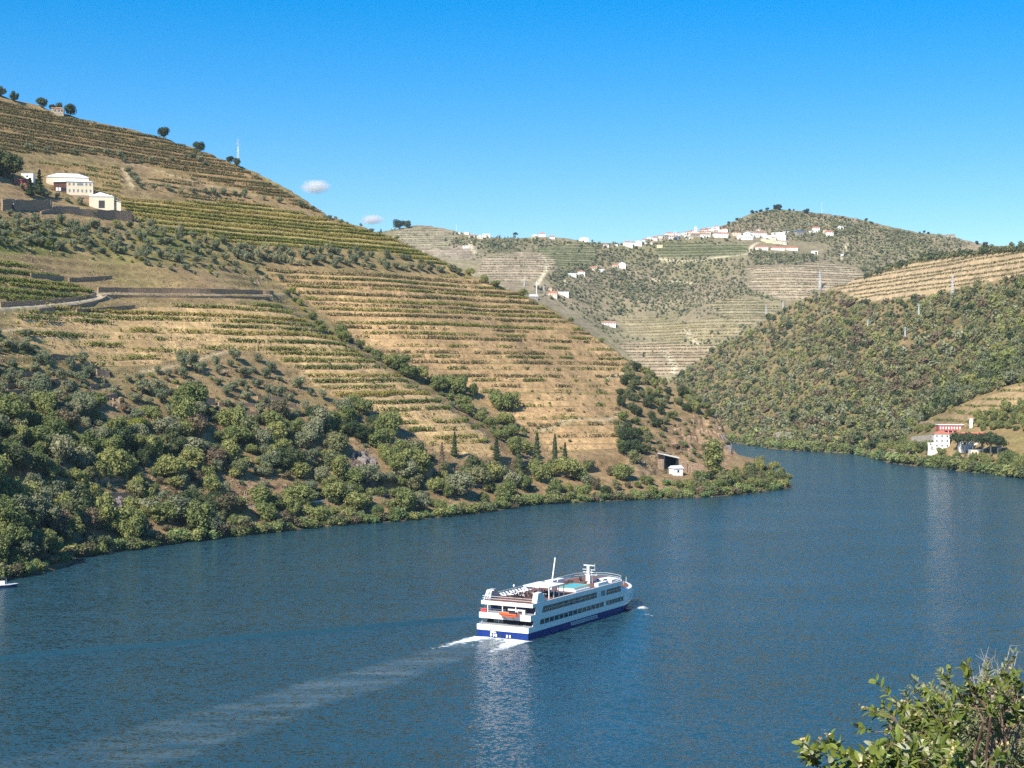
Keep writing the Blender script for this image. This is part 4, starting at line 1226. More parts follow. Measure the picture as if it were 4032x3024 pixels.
group_scatter([(2540, 1650), (2660, 1630), (2700, 1790), (2560, 1800)], 16, 24, HL, 'shrub', "headland_shrub", "shrub", "shrubs beside the rock face", "dry shrub left of the headland's rock face", 0.7, 1.5, ['dry', 'olive', 'oak'], None, True)
group_scatter([(2680, 1660), (2760, 1640), (2840, 1670), (2870, 1740), (2860, 1800), (2700, 1820)], 26, 20, HL, 'shrub', "cliff_shrub", "shrub", "shrubs on the rock face", "shrub growing on the headland's rock face", 0.6, 1.4, ['oak', 'olive', 'broad'], None, True)
LIME_W = [(1080 - 560, 1720), (545, 1700), (990, 1790), (1130, 1770), (760, 1700), (230, 2070), (330, 2090), (1290, 2050), (1310, 2030)]
row_of([(x, y, 0.75, "yellow-green tree in the riverside wood, %s by height on the bank" % ordinal(i), 'lime' if i < 3 else 'broad') for i, (x, y) in enumerate(sorted(LIME_W, key=lambda q: q[1]))], HL, 'broad', "light_tree", "tree", "lighter trees of the wood")
# shrubs at the water's edge
sh = []
x = -60.0
while x < 3100:
    sh.append((x, shore_y(x) - tr.uniform(0, 16))); x += tr.uniform(10, 19) if x < 1800 else tr.uniform(8, 13)
for i, p in enumerate(on(HL, sh)):
    if not np.isnan(p[0]):
        single('shrub', "bank_shrub", p - (0, 0, 0.35), pr.uniform(0.9, 2.3), "low shrub at the left bank's waterline, %s from left" % ordinal(i), "shrub", "shrubs along the waterline", pr.choice(['broad', 'broad', 'oak', 'reed', 'dry']), 1.2, pr)
group_scatter([(0, 1640), (1250, 1660), (1540, 1740), (1900, 1880), (2600, 1930), (2500, 1960), (1250, 2060), (0, 2260)], 120, 40, HL, 'shrub', "undergrowth_shrub", "shrub", "undergrowth of the wood", "low shrub in a gap of the left-bank wood", 0.9, 1.7, ['broad', 'oak', 'dry', 'olive'], None, True)
group_scatter([(-40, 1320), (260, 1420), (640, 1480), (900, 1420), (1320, 1600), (1150, 1650), (600, 1600), (-40, 1600)], 110, 26, HL, 'shrub', "dry_shrub", "shrub", "shrubs among the dry-stone walls", "small shrub on the stony slope above the wood", 0.5, 1.1, ['olive', 'dry', 'broad'], None, True)
group_scatter([(-40, 860), (260, 870), (900, 960), (900, 1060), (500, 1040), (-40, 980)], 90, 22, HL, 'shrub', "scrub_bush", "shrub", "scrub below the winery", "small bush between olives below the winery", 0.5, 1.0, ['broad', 'lime', 'dry', 'olive'], None, True)
group_scatter([(1980, 1480), (2440, 1500), (2420, 1740), (2120, 1780), (2060, 1640)], 34, 30, HL, 'shrub', "slope_shrub", "shrub", "shrubs on the brown slope", "tiny dark shrub dotted on the lower brown slope", 0.35, 0.7, ['olive', 'oak'], None, True)
group_scatter([(1150, 1240), (1500, 1400), (1900, 1690), (1500, 1640), (1100, 1440)], 40, 34, HL, 'shrub', "terrace_shrub", "shrub", "shrubs on the ochre terraces", "tiny dark shrub on the ochre terrace banks", 0.3, 0.55, ['olive', 'oak'], None, True)
# headland
group_scatter([(2475, 1450), (2560, 1430), (2640, 1480), (2740, 1535), (2800, 1590), (2840, 1640), (2780, 1650), (2700, 1640), (2600, 1690), (2560, 1720), (2540, 1830), (2450, 1820), (2430, 1700), (2440, 1560)], 60, 30, HL, 'broad', "headland_oak", "tree", "oaks on the headland",
              "dark oak on the rocky headland", 0.6, 1.0, ['oak', 'broad', 'conifer'])
row_of([(2465, 1740, 1.25, "large round dark oak at the edge of the brown slope", 'conifer', 1.1), (2500, 1830, 1.15, "dark oak left of the tunnel mouth", 'oak', 1.0), (2500, 1530, 1.0, "dark oak where the headland meets the brown slope", 'oak'), (2560, 1475, .9, "oak on the headland crest", 'oak'),
        (2450, 1870, 1.0, "dark leafy tree above the railway left of the hut", 'broad'), (2320, 1850, 0.9, "leafy tree above the railway beside the last terraces", 'oak')], HL, 'broad', "headland_tree", "tree", "large trees of the headland")
group_scatter([(2720, 1895), (2900, 1868), (2990, 1830), (3060, 1850), (3105, 1895), (3040, 1922), (2850, 1945), (2700, 1950)], 40, 22, HL, 'broad', "point_tree", "tree", "trees on the low point", "bushy tree on the low point where the river bends", 0.5, 0.85, ['broad', 'oak', 'broad'])
group_scatter([(2600, 1900), (2720, 1905), (2820, 1925), (2800, 1945), (2620, 1950)], 14, 18, HL, 'shrub', "reed_clump", "reeds", "reeds below the hut", "pale-green reed clump below the white hut", 1.0, 1.6, ['reed'], None, True)
# crest scrub along the descending skyline
group_scatter([(1290, 835), (1380, 880), (1560, 925), (1570, 945), (1400, 905), (1280, 862)], 14, 24, HL, 'shrub', "crest_shrub", "shrub", "shrubs on the skyline", "shrub on the descending skyline beside the yellow vineyard", 0.8, 1.6, ['olive', 'broad'], None, True)
row_of([(1850, 1085, 0.8, "tree on the slope edge at the end of the olive belt"), (1905, 1112, 0.9, "first of two bushy trees on the slope edge against the far valley"), (1950, 1130, 0.85, "second of two bushy trees on the slope edge against the far valley"),
        (2060, 1168, 0.8, "tree on the brown slope's edge above the red-roofed house"), (2248, 1268, 0.6, "lone small tree on the brown slope's edge"), (2370, 1335, 0.5, "bush low on the brown slope's edge"), (2545, 1440, 0.6, "lone tree at the tip of the brown slope")], HL, 'broad', "edge_tree", "tree", "trees on the edge of the brown slope")

# ------------------------------------------------------------------ right hill: wood
def raw(kind, seed, n, size):
    rng = np.random.default_rng(seed)
    if kind == 'oak':
        return crown_lumps(rng, lumps_round(rng, 4, 2.9, 2.1, 2.3, 1.4), n, size, cores=3)
    return crown_lumps(rng, lumps_round(rng, 2, 2.0, 1.5, 1.6, 1.2), n, size, cores=1)
FOREST = [(2640, 1500), (2700, 1452), (2850, 1362), (2960, 1302), (3050, 1246), (3140, 1198), (3220, 1165), (3290, 1150), (3340, 1170), (3420, 1205), (3500, 1195), (3620, 1185), (3760, 1150), (3900, 1120), (4080, 1088), (4080, 1500), (3960, 1525), (3850, 1560), (3700, 1632),
          (3590, 1690), (3560, 1740), (3440, 1770), (3200, 1770), (2960, 1750), (2880, 1700), (2780, 1620)]
def forest_d(x, y):
    return np.clip(0.80 + 1.3 * fbm(x, y * 1.6, 150, 61, 4) - 0.25 * ((x > 3500) & (y > 1350)), 0.12, 1)
fp = scatter(FOREST, 3500, 13.0, tr, forest_d)
hit = on(HR, fp)
ok = ~np.isnan(hit[:, 0]); hit, fp = hit[ok], fp[ok]
order = np.argsort(hit[:, 1])
near, rest = hit[order[:290]], hit[order[290:]]
for p, lab in zip(near, tier_labels(fp[order[:290]], "scrub oak on the right bank's lower slope")):
    single('oak', "scrub_oak", p - (0, 0, 0.4), min(2.0, pr.lognormvariate(0.1, 0.32)), lab, "tree", "scrub oaks on the right bank", pr.choice(['oak', 'oak', 'olive', 'broad', 'conifer']), pr.uniform(0.9, 1.2), pr)
ps = [(*raw('oak', 300 + i, 84, 1.55), i % 6) for i in range(12)]
fm = [M['oak'], M['oak'], M['olive'], M['broad'], M['conifer'], M['dry']]
o = join_instances("wood_on_right_hill", ps, rest - (0, 0, 0.4), np.clip(tr.lognormal(0.02, 0.34, len(rest)), 0.45, 2.0), tr, fm)
tag(o, "mixed evergreen wood covering the right hill")
RIDGE = [(3400, 1100), (3480, 1062), (3560, 1035), (3700, 1006), (3850, 990), (4080, 976), (4080, 990), (3850, 1006), (3620, 1034), (3480, 1076)]
rp = on(HR, scatter(RIDGE, 230, 9, tr)); rp = rp[~np.isnan(rp[:, 0])]
o = join_instances("wood_on_ridge", ps, rp - (0, 0, 0.3), tr.uniform(0.9, 1.6, len(rp)), tr, [M['conifer'], M['oak'], M['oak'], M['conifer'], M['conifer'], M['oak']])
tag(o, "dark wood along the ridge above the pale terraces")
# bank trees on the right, larger because nearer
group_scatter([(3440, 1780), (3600, 1800), (3760, 1800), (3640, 1770), (3540, 1750)], 16, 28, HR, 'broad', "riverbank_tree", "tree", "trees in front of the white house", "leafy tree left of the white riverside house", 0.8, 1.3)
group_scatter([(3600, 1830), (3760, 1845), (3900, 1855), (4030, 1870), (4060, 1800), (3900, 1820), (3760, 1815)], 34, 22, HR, 'broad', "shore_tree", "tree", "trees on the right shore", "bushy tree on the right shore below the white house", 0.5, 0.9, ['broad', 'olive', 'broad'])
group_scatter([(3840, 1650), (3960, 1620), (4032, 1610), (4060, 1640), (4050, 1700), (3900, 1700), (3850, 1700)], 26, 22, HR, 'broad', "garden_tree", "tree", "trees behind the red house", "dense green tree in the garden behind the red house", 0.6, 1.1)
group_scatter([(3590, 1680), (3680, 1690), (3640, 1710), (3580, 1700)], 8, 16, HR, 'broad', "hedge_tree", "tree", "trees left of the red house", "dark green tree just left of the red house", 0.5, 0.8)
row_of([(x, y, s, "umbrella pine in front of the white riverside house, %s from the river bend" % ordinal(i), None, 1.0) for i, (x, y, s) in enumerate([(3770, 1790, 1.7), (3800, 1800, 1.8), (3830, 1795, 1.75), (3870, 1800, 1.7), (3900, 1805, 1.6), (3930, 1800, 1.5)])], HR, 'pine', "umbrella_pine", "pine", "pines at the white house")
row_of([(3970, 1832, 1.4, "large dark tree on the right shore beside the white tank"), (4020, 1850, 1.3, "large tree at the picture edge on the right shore")], HR, 'broad', "large_shore_tree", "tree", None)
sx_, sy_ = [p[0] for p in SHORE_R], [p[1] for p in SHORE_R]
sh = []
x = 2880.0
while x < 4050:
    sh.append((x, np.interp(x, sx_, sy_) - tr.uniform(0, 9))); x += tr.uniform(7, 12)
for i, p in enumerate(on(HR, sh)):
    if not np.isnan(p[0]):
        single('oak', "shore_bush", p - (0, 0, 0.9), pr.uniform(0.7, 1.7), "bush at the far right bank's waterline, %s from left" % ordinal(i), "shrub", "bushes along the right bank", pr.choice(['broad', 'broad', 'reed', 'oak']), 1.1, pr)

# ------------------------------------------------------------------ far hill: scrub and olives
zones = [([(1560, 960), (1900, 940), (2300, 960), (2450, 975), (2560, 985), (2600, 1020), (2950, 1020), (2930, 1120), (2960, 1150), (2880, 1180), (2780, 1200), (2700, 1230), (2560, 1230), (2440, 1240), (2300, 1200), (2200, 1150), (2150, 1100), (2230, 1060), (2100, 960), (1900, 980)], 1500, 8),
         ([(2830, 900), (2960, 850), (3050, 832), (3180, 842), (3380, 868), (3500, 900), (3640, 925), (3760, 940), (3820, 965), (3700, 1000), (3500, 1030), (3420, 1080), (3340, 1040), (3240, 1030), (3100, 1045), (2960, 1045), (2940, 1010), (3000, 1000), (3250, 1000), (3260, 960), (2900, 930)], 1500, 7.5),
         ([(2060, 1120), (2200, 1130), (2400, 1220), (2560, 1240), (2900, 1200), (3000, 1250), (2900, 1340), (2760, 1420), (2680, 1470), (2500, 1440), (2400, 1340), (2280, 1240)], 420, 9), ([(1540, 905), (1800, 915), (2130, 935), (2450, 965), (2600, 945), (2830, 920), (2960, 950), (2900, 1020), (2500, 1010), (2200, 1100), (1900, 1030), (1600, 980)], 520, 8), ([(2640, 1330), (2900, 1330), (2780, 1400), (2740, 1380)], 40, 12), ([(2950, 1130), (3080, 1190), (3000, 1180), (2940, 1160)], 60, 8)]
pts = []
for poly, n, md in zones:
    q = scatter(poly, n, md, tr, lambda x, y: np.clip(0.65 + 1.1 * fbm(x, y * 1.5, 90, 71, 3), 0.1, 1))
    pts.append(q)
woods = [([(2340, 1010), (2370, 1000), (2330, 1060), (2260, 1090), (2180, 1110), (2200, 1080), (2300, 1050)], 130, 6), ([(3270, 880), (3340, 880), (3390, 900), (3360, 930), (3280, 930)], 90, 6), ([(2940, 985), (2990, 990), (3180, 1020), (3150, 1045), (2990, 1040), (2950, 1020)], 130, 8),
         ([(3460, 900), (3560, 920), (3640, 950), (3560, 960), (3480, 930)], 90, 7), ([(2400, 1060), (2560, 1130), (2700, 1120), (2680, 1180), (2500, 1200), (2400, 1130)], 200, 9), ([(1900, 955), (2020, 950), (2050, 990), (1930, 1000)], 90, 7)]
for poly, n, md in woods:
    pts.append(scatter(poly, n, md, tr))
fpx = np.concatenate([q for q in pts if len(q)])
clear = np.ones(len(fpx), bool)
for poly in FAR_VINES.values():
    clear &= ~in_poly(fpx[:, 0], fpx[:, 1], poly) | (tr.random(len(fpx)) < 0.04)
hit = on(HF, fpx[clear]); hit = hit[~np.isnan(hit[:, 0])]
ps2 = [(*raw('olive', 400 + i, 34, 1.6), i % 3) for i in range(8)]
o = join_instances("olives_on_far_hill", ps2, hit - (0, 0, 0.3), tr.uniform(0.7, 1.5, len(hit)), tr, [M['olive'], M['oak'], M['conifer']])
tag(o, "olive trees and scrub dotted over the far hill")
# single trees on the far ridge
row_of([(1573, 900, 2.1, "huge open-crowned tree on the far ridge", 'conifer', 1.5), (1600, 898, 1.6, "second trunk of the tree clump on the far ridge", 'conifer', 1.3)], HF, 'broad', "ridge_tree", "tree", "tree clump on the far ridge")
row_of([(2029, 938, 1.15, "lone flat-topped pine on the far skyline between two hamlets", None, 1.1)], HF, 'pine', "lone_pine", "pine", None)
row_of([(1445, 915, 0.6, "tiny pointed cypress on the near crest beside the far ridge", None, 1.2), (1500, 908, 0.7, "pointed tree left of the great tree on the far ridge", None, 1.6)], HF, 'conifer', "pointed_tree", "conifer", None)
SK = [(2962, 838, 1.2), (2978, 834, .9), (2995, 826, 1.0), (3022, 822, 1.1), (3055, 826, 1.8), (3070, 828, 1.7), (3108, 826, .7), (3125, 826, .6), (3172, 840, 1.5), (3180, 832, 1.1), (3412, 866, .9), (2900, 868, .9), (2870, 880, .8), (3640, 918, .8), (3655, 918, .8), (3880, 968, 1.5), (3845, 962, .9)]
row_of([(x, y, s * 0.8, "dark tree on the skyline of the village hill, %s from the village" % ordinal(i), 'conifer', 1.2) for i, (x, y, s) in enumerate(sorted(SK))], HF, 'broad', "hilltop_tree", "tree", "trees on the village hill's skyline")

# ------------------------------------------------------------------ dry grass and weeds on the near hill
gr = np.random.default_rng(33)
n = 75000
gx_, gy_ = gr.uniform(-60, 2900, n), gr.uniform(380, 2000, n)
gd = 0.30 + 0.9 * fbm(gx_, gy_ * 1.6, 120, 81, 4)
keepg = gr.random(n) < np.clip(gd, 0.06, 0.9)
# the sight-line points give an even spread over the visible face
gh = HL.hit(gx_[keepg], gy_[keepg]); gh = gh[~np.isnan(gh[:, 0])]
V, F = clumps(gh, gr, 2, 0.55, 0.5, 0.4, 0.42)
M['straw'] = mat_leaf("dry_grass", (0.25, 0.19, 0.115), (0.47, 0.365, 0.235), patch=0.05)
tag(obj("dry_grass", mesh_np("dry_grass", V, F, [M['straw']])), "dry grass tufts over the near hillside", kind="stuff")
gh2 = gh[gr.random(len(gh)) < 0.34] + gr.normal(0, 0.6, (1, 3)) * (1, 1, 0)
V, F = clumps(gh2, gr, 4, 0.6, 0.5, 0.5, 0.7)
M['weed'] = mat_leaf("green_weed", (0.085, 0.10, 0.035), (0.19, 0.19, 0.07), patch=0.05)
tag(obj("weeds", mesh_np("weeds", V, F, [M['weed']])), "low green weeds over the near hillside", kind="stuff")
# ------------------------------------------------------------------ paints
M['white'] = mat_plain("white_paint", (0.82, 0.80, 0.75), 0.35, var=0.06, vscale=0.8)
M['white2'] = mat_plain("white_canvas", (0.82, 0.81, 0.78), 0.7)
M['blue'] = mat_plain("blue_hull_paint", (0.007, 0.030, 0.165), 0.55, spec=0.2, var=0.12, vscale=0.6)
M['navy'] = mat_plain("navy_paint", (0.012, 0.022, 0.075), 0.4)
M['teak'] = mat_plain("red_brown_deck", (0.20, 0.085, 0.055), 0.8, var=0.2, vscale=1.5)
M['glass'] = mat_plain("dark_glass", (0.012, 0.018, 0.022), 0.06, spec=0.6)
M['curtain'] = mat_plain("curtain_behind_glass", (0.075, 0.095, 0.10), 0.25)
M['pane'] = mat_plain("grey_glass", (0.16, 0.18, 0.19), 0.15)
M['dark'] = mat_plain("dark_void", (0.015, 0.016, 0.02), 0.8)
M['grey'] = mat_plain("grey_paint", (0.36, 0.37, 0.38), 0.5)
M['red'] = mat_plain("red_plastic", (0.62, 0.035, 0.025), 0.4)
M['orange'] = mat_plain("orange_rubber", (0.75, 0.115, 0.030), 0.45)
M['pool'] = mat_plain("pool_water", (0.03, 0.52, 0.58), 0.12)
M['pool_rim'] = mat_plain("pool_rim", (0.30, 0.36, 0.16), 0.8)
M['black'] = mat_plain("black_mesh", (0.02, 0.02, 0.022), 0.6)
M['steel'] = mat_plain("steel", (0.55, 0.56, 0.57), 0.35, 0.6)
M['panel'] = mat_plain("pale_blue_panel", (0.36, 0.41, 0.48), 0.35)

ship = empty("cruise_ship", SHIP_POS, -SHIP_HEAD, "white river cruise ship with blue hull heading away up the river", "ship")

def outline(y0, yb, tip, hw, n=12, pw=2.3, cut=0.0):
    """deck outline, counter-clockwise: square stern at y0, sides to yb, round bow at tip"""
    pts = [(-hw + cut, y0), (hw - cut, y0)]
    if cut: pts = [(-hw + cut, y0), (hw - cut, y0), (hw, y0 + cut)]
    for i in range(n + 1):
        t = i / n
        pts.append((hw * (1 - t ** pw) if i < n else 0.0, yb + (tip - yb) * t))
    left = [(-x, y) for x, y in pts[::-1] if abs(x) > 1e-6 and y > y0 + 1e-6]
    return pts + left

HW = SH_W / 2
lo, hi = outline(0.0, 42, 58.5, HW - 0.05), outline(0.0, 44, 60.5, HW)
mb = MB(); mb.loft([[(x, y, -1.2) for x, y in outline(0.0, 38, 56.5, HW - 0.15)], [(x, y, 0.3) for x, y in lo], [(x, y, 1.5) for x, y in hi]])
mb.build("hull", M['blue'], ship)
mb = MB(); mb.loft([[(x * 1.001, y, 1.5) for x, y in outline(-0.02, 44, 60.55, HW)], [(x, y, 2.66) for x, y in outline(-0.02, 46, 62.0, HW + 0.02)]])
mb.build("main_deck_bulwark", M['white'], ship)
MB().prism(outline(3.2, 46, 58.0, HW), 2.66, 3.85).build("main_deck_cabin", M['white'], ship)
MB().prism(outline(0.9, 46, 60.5, HW + 0.03), 3.85, 5.05).build("upper_deck_band", M['white'], ship)
MB().prism(outline(4.2, 44, 49.5, HW), 5.05, 6.6).build("upper_deck_cabin", M['white'], ship)
MB().prism(outline(1.8, 44, 50.5, HW + 0.05, cut=0.0), 6.6, 7.40).build("sun_deck_band", M['white'], ship)
dk = MB().prism(outline(2.0, 44, 50.2, HW - 0.25), 7.40, 7.416).build("sun_deck", M['teak'], ship)
MB().prism(outline(50.9, 51.0, 59.8, HW - 1.6, pw=1.6), 5.05, 5.066).build("fore_deck", M['teak'], ship)
# stern recesses
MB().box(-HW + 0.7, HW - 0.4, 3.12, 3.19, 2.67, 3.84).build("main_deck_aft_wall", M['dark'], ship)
for x0, x1 in ((-3.7, -2.75), (-2.65, -1.7)):
    f = MB().box(x0, x1, 3.05, 3.11, 2.68, 3.75).build("glass_door", M['pane'], ship)
    MB().box(x0 - 0.06, x0, 3.03, 3.1, 2.68, 3.8).box(x1, x1 + 0.06, 3.03, 3.1, 2.68, 3.8).build("frame", M['white'], f)
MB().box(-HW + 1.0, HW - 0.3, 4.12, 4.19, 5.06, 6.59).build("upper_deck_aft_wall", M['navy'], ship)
MB().box(-HW + 1.6, -HW + 2.3, 4.05, 4.11, 5.08, 6.3).build("aft_door", M['blue'], ship)
MB().box(-HW, HW, 0.92, 4.18, 5.051, 5.075).build("aft_deck", M['grey'], ship)
MB().box(-HW, HW, 0.05, 3.18, 2.661, 2.68).build("mooring_deck", M['grey'], ship)
# side screens at the stern corners: slanted pillars
for z0, z1, ya, yb in ((2.67, 3.84, 3.3, 4.0), (5.06, 6.59, 4.3, 5.3)):
    for s in (1, -1):
        x0, x1 = (HW - 0.12, HW) if s > 0 else (-HW, -HW + 0.12)
        mb = MB(); a, b = ya - 1.5, ya - 0.9
        mb.add([(x0, a, z0), (x1, a, z0), (x1, b, z0), (x0, b, z0), (x0, a + 0.7, z1), (x1, a + 0.7, z1), (x1, b + 0.7, z1), (x0, b + 0.7, z1)],
               [(0, 3, 2, 1), (4, 5, 6, 7), (0, 1, 5, 4), (1, 2, 6, 5), (2, 3, 7, 6), (3, 0, 4, 7)])
        mb.build("corner_pillar", M['white'], ship)
for x in (-4.2, -0.6, 2.6): MB().box(x - 0.08, x + 0.08, 1.0, 1.2, 5.076, 6.6).build("stanchion", M['white'], ship)
# starboard windows
def side_window(name, y0, y1, z0, z1, mat=None, lean=0.0, frame=True, curtain=False, x=HW):
    """pane in the starboard wall with a raised frame; lean slants its aft edge"""
    d = 0.035
    mb = MB(); mb.add([(x, y0 + lean * 0, z0), (x, y1, z0), (x, y1, z1), (x, y0 + lean, z1), (x + d, y0, z0), (x + d, y1, z0), (x + d, y1, z1), (x + d, y0 + lean, z1)],
                      [(0, 1, 2, 3), (7, 6, 5, 4), (0, 4, 5, 1), (1, 5, 6, 2), (2, 6, 7, 3), (3, 7, 4, 0)])
    w = mb.build(name, mat or M['glass'], ship)
    if curtain:
        MB().box(x + 0.036, x + 0.045, y0 + (y1 - y0) * 0.42, y1 - 0.12, z0 + 0.12, z1 - 0.06).build("curtain", M['curtain'], w)
        MB().box(x + 0.05, x + 0.09, y0, y1, z0 + 0.62, z0 + 0.68).build("balcony_rail", M['steel'], w)
    if frame:
        MB().box(x + 0.01, x + 0.075, y1, y1 + 0.10, z0 - 0.05, z1 + 0.05).box(x + 0.01, x + 0.06, y0 - 0.05, y1 + 0.1, z0 - 0.12, z0).build("frame", M['white'], w)
    return w
for i in range(14): side_window("cabin_window", 5.0 + 2.2 * i, 5.0 + 2.2 * i + 1.85, 2.70, 3.72, lean=0.35 if i == 0 else 0.0)
for i in range(6): side_window("saloon_window", 36.8 + 1.55 * i, 36.8 + 1.55 * i + 1.25, 2.70, 3.72)
for i in range(10): side_window("balcony_window", 6.0 + 2.6 * i, 6.0 + 2.6 * i + 2.56, 4.80 + 0.26, 6.35, lean=0.6 if i == 0 else 0.0, frame=(i == 9), curtain=True)
for i in range(5): side_window("bridge_window", 37.0 + 1.5 * i, 37.0 + 1.5 * i + 1.46, 5.06, 6.3, frame=(i == 4), curtain=True)
side_window("boarding_door", 34.2, 36.2, 5.1, 6.3, M['pane'])
MB().box(HW + 0.001, HW + 0.05, 2.75, 2.85, 1.6, 4.4).box(HW + 0.001, HW + 0.05, 3.7, 3.8, 1.6, 4.4).box(HW + 0.001, HW + 0.05, 2.75, 3.8, 4.4, 4.5).build("side_door_frame", M['white2'], ship)
MB().box(HW + 0.001, HW + 0.07, 3.8, 8.8, 1.52, 1.66).build("rubbing_strake", M['white'], ship)
mb = MB(); mb.add([(HW, 19.4, 0.5), (HW, 32.4, 0.5), (HW, 32.0, 1.25), (HW, 19.0, 1.25), (HW + 0.05, 19.4, 0.5), (HW + 0.05, 32.4, 0.5), (HW + 0.05, 32.0, 1.25), (HW + 0.05, 19.0, 1.25)],
                  [(0, 1, 2, 3), (7, 6, 5, 4), (0, 4, 5, 1), (1, 5, 6, 2), (2, 6, 7, 3), (3, 7, 4, 0)])
hp = mb.build("hull_window_panel", M['panel'], ship)
for i in range(10): MB().box(HW + 0.051, HW + 0.06, 19.7 + 1.24 * i, 20.6 + 1.24 * i, 0.65, 1.1).build("port_light", M['pane'], hp)
for y in (9.0, 24.0, 33.4, 46.0): MB().box(HW + 0.02, HW + 0.06, y, y + 0.07, 3.9, 7.3).build("weld_seam", M['white2'], ship)
# transom fittings
MB().box(-2.9, -1.55, -0.06, 0.0, 1.02, 1.30).build("name_plate", M['white2'], ship)
for x in (-2.9, -2.25, -1.65, 0.95, 1.65): MB().box(x, x + 0.34, -0.10, 0.0, 0.28, 0.86).build("exhaust_cover", M['white2'], ship)
MB().tube([(-0.4, -0.08, 0.45), (-0.4, 0.02, 0.45)], 0.32, 12).build("stern_vent", M['black'], ship)
for x in (-5.6, -5.25, 5.0, 5.35): MB().tube([(x, 0.3, 2.6), (x, 0.3, 3.1)], [0.11, 0.13], 8).build("bollard", M['steel'], ship)
# aft rail, davit
mb = MB()
for z in (5.45, 5.85): mb.tube([(-HW + 0.1, 1.0, z), (0.2, 1.0, z)], 0.025, 5)
for x in (-5.8, -4.0, -2.2, -0.4): mb.tube([(x, 1.0, 5.05), (x, 1.0, 5.85)], 0.025, 5)
mb.build("aft_rail", M['steel'], ship)
dv = MB(); dv.box(0.4, 4.2, 1.6, 2.0, 5.75, 6.05).box(3.9, 4.5, 1.5, 2.0, 5.06, 6.05).box(2.6, 2.9, 1.3, 1.7, 5.06, 5.8)
dv.build("davit", M['white'], ship)
MB().tube([(0.8, 0.4, 3.9), (0.2, -0.1, 4.75)], 0.05, 6).tube([(2.9, 0.4, 3.9), (2.4, -0.1, 4.75)], 0.05, 6).build("boat_cradle", M['black'], ship)
# ventilation towers on the sun deck
for s in (1, -1):
    x0, x1 = (HW - 1.15, HW) if s > 0 else (-HW, -HW + 1.15)
    mb = MB(); mb.add([(x0, 3.6, 7.4), (x1, 3.6, 7.4), (x1, 7.8, 7.4), (x0, 7.8, 7.4), (x0, 4.3, 9.35), (x1, 4.3, 9.35), (x1, 6.0, 9.45), (x0, 6.0, 9.45), (x0, 7.0, 8.6), (x1, 7.0, 8.6)],
                      [(0, 3, 2, 1), (4, 5, 6, 7), (7, 6, 9, 8), (0, 1, 5, 4), (8, 9, 2, 3), (1, 2, 9, 6, 5), (0, 4, 7, 8, 3)])
    tw = mb.build("vent_tower", M['white'] if s > 0 else M['grey'], ship)
    lb = MB()
    for k in range(6): lb.box(x0 + 0.15, x1 - 0.15, 4.05 + k * 0.04, 4.12 + k * 0.04, 8.35 + k * 0.15, 8.42 + k * 0.15)
    lb.build("louvre", M['grey'], tw)
fr = MB()
for a, b in (((-5.9, 2.4, 7.4), (-5.6, 3.2, 9.4)), ((-4.6, 2.6, 8.4), (-4.4, 3.2, 9.4)), ((-5.6, 3.2, 9.4), (-4.0, 3.4, 9.45)), ((-5.8, 2.7, 8.4), (-4.6, 2.6, 8.4))): fr.tube([a, b], 0.09, 6)
fr.build("stern_light_frame", M['white'], ship)
# canopy with posts, built on the ship
CU0, CU1, CV0, CV1 = 10.3, 17.5, -0.8, 5.6
mb = MB(); mb.add([(CV0, CU0, 9.75), (CV1, CU0, 9.75), (CV1, CU1, 9.75), (CV0, CU1, 9.75), (CV0, CU0, 9.95), (CV1, CU0, 9.95), (CV1, CU1, 9.95), (CV0, CU1, 9.95), ((CV0 + CV1) / 2, CU0 + 2, 10.12), ((CV0 + CV1) / 2, CU1 - 2, 10.12)],
                  [(0, 3, 2, 1), (0, 1, 5, 4), (1, 2, 6, 5), (2, 3, 7, 6), (3, 0, 4, 7), (4, 5, 8), (5, 6, 9, 8), (6, 7, 9), (7, 4, 8, 9)])
cn = mb.build("sun_canopy", M['white2'], ship)
for y in (CU0 + 0.2, CU0 + 2.4, CU0 + 4.7, CU1 - 0.2):
    for x in (CV0 + 0.15, CV1 - 0.15): MB().box(x - 0.08, x + 0.08, y - 0.08, y + 0.08, 7.416, 9.75).build("post", M['white2'], cn)
# pool
PU0, PU1, PV0, PV1 = 22.8, 30.2, 0.8, 5.2
pl = MB().box(PV0, PV1, PU0, PU1, 7.416, 8.20).build("swimming_pool", M['white2'], ship)
MB().box(PV0 - 0.15, PV1 + 0.15, PU0 - 0.15, PU1 + 0.15, 8.201, 8.24).build("rim", M['pool_rim'], pl)
MB().box(PV0 + 0.45, PV1 - 0.45, PU0 + 0.45, PU1 - 0.45, 8.241, 8.262).build("water", M['pool'], pl)
# masts
MB().tube([(0.8, 20.0, 7.41), (0.8, 20.5, 9.2), (0.8, 22.1, 14.8)], [0.16, 0.15, 0.13], 8).tube([(0.8, 20.6, 9.4), (1.2, 20.6, 9.0)], 0.08, 6).build("flag_mast", M['white2'], ship)
rm = MB().box(0.9, 1.9, 37.0, 37.8, 7.41, 9.3).box(1.1, 1.7, 37.1, 37.7, 9.3, 10.9).build("radar_mast", M['white2'], ship)
MB().box(0.2, 2.9, 37.25, 37.45, 11.45, 11.65).box(1.1, 1.7, 37.1, 37.6, 10.9, 11.45).build("radar_bar", M['white2'], rm)
for z, a, b in ((10.55, -0.1, 0.9), (10.50, 2.0, 3.1), (9.95, 0.0, 1.0), (9.95, 1.9, 2.6), (9.35, 2.1, 3.6), (9.4, 0.4, 0.9)):
    MB().box(a, b, 37.3, 37.45, z, z + 0.1).build("yard_arm", M['white2'], rm)
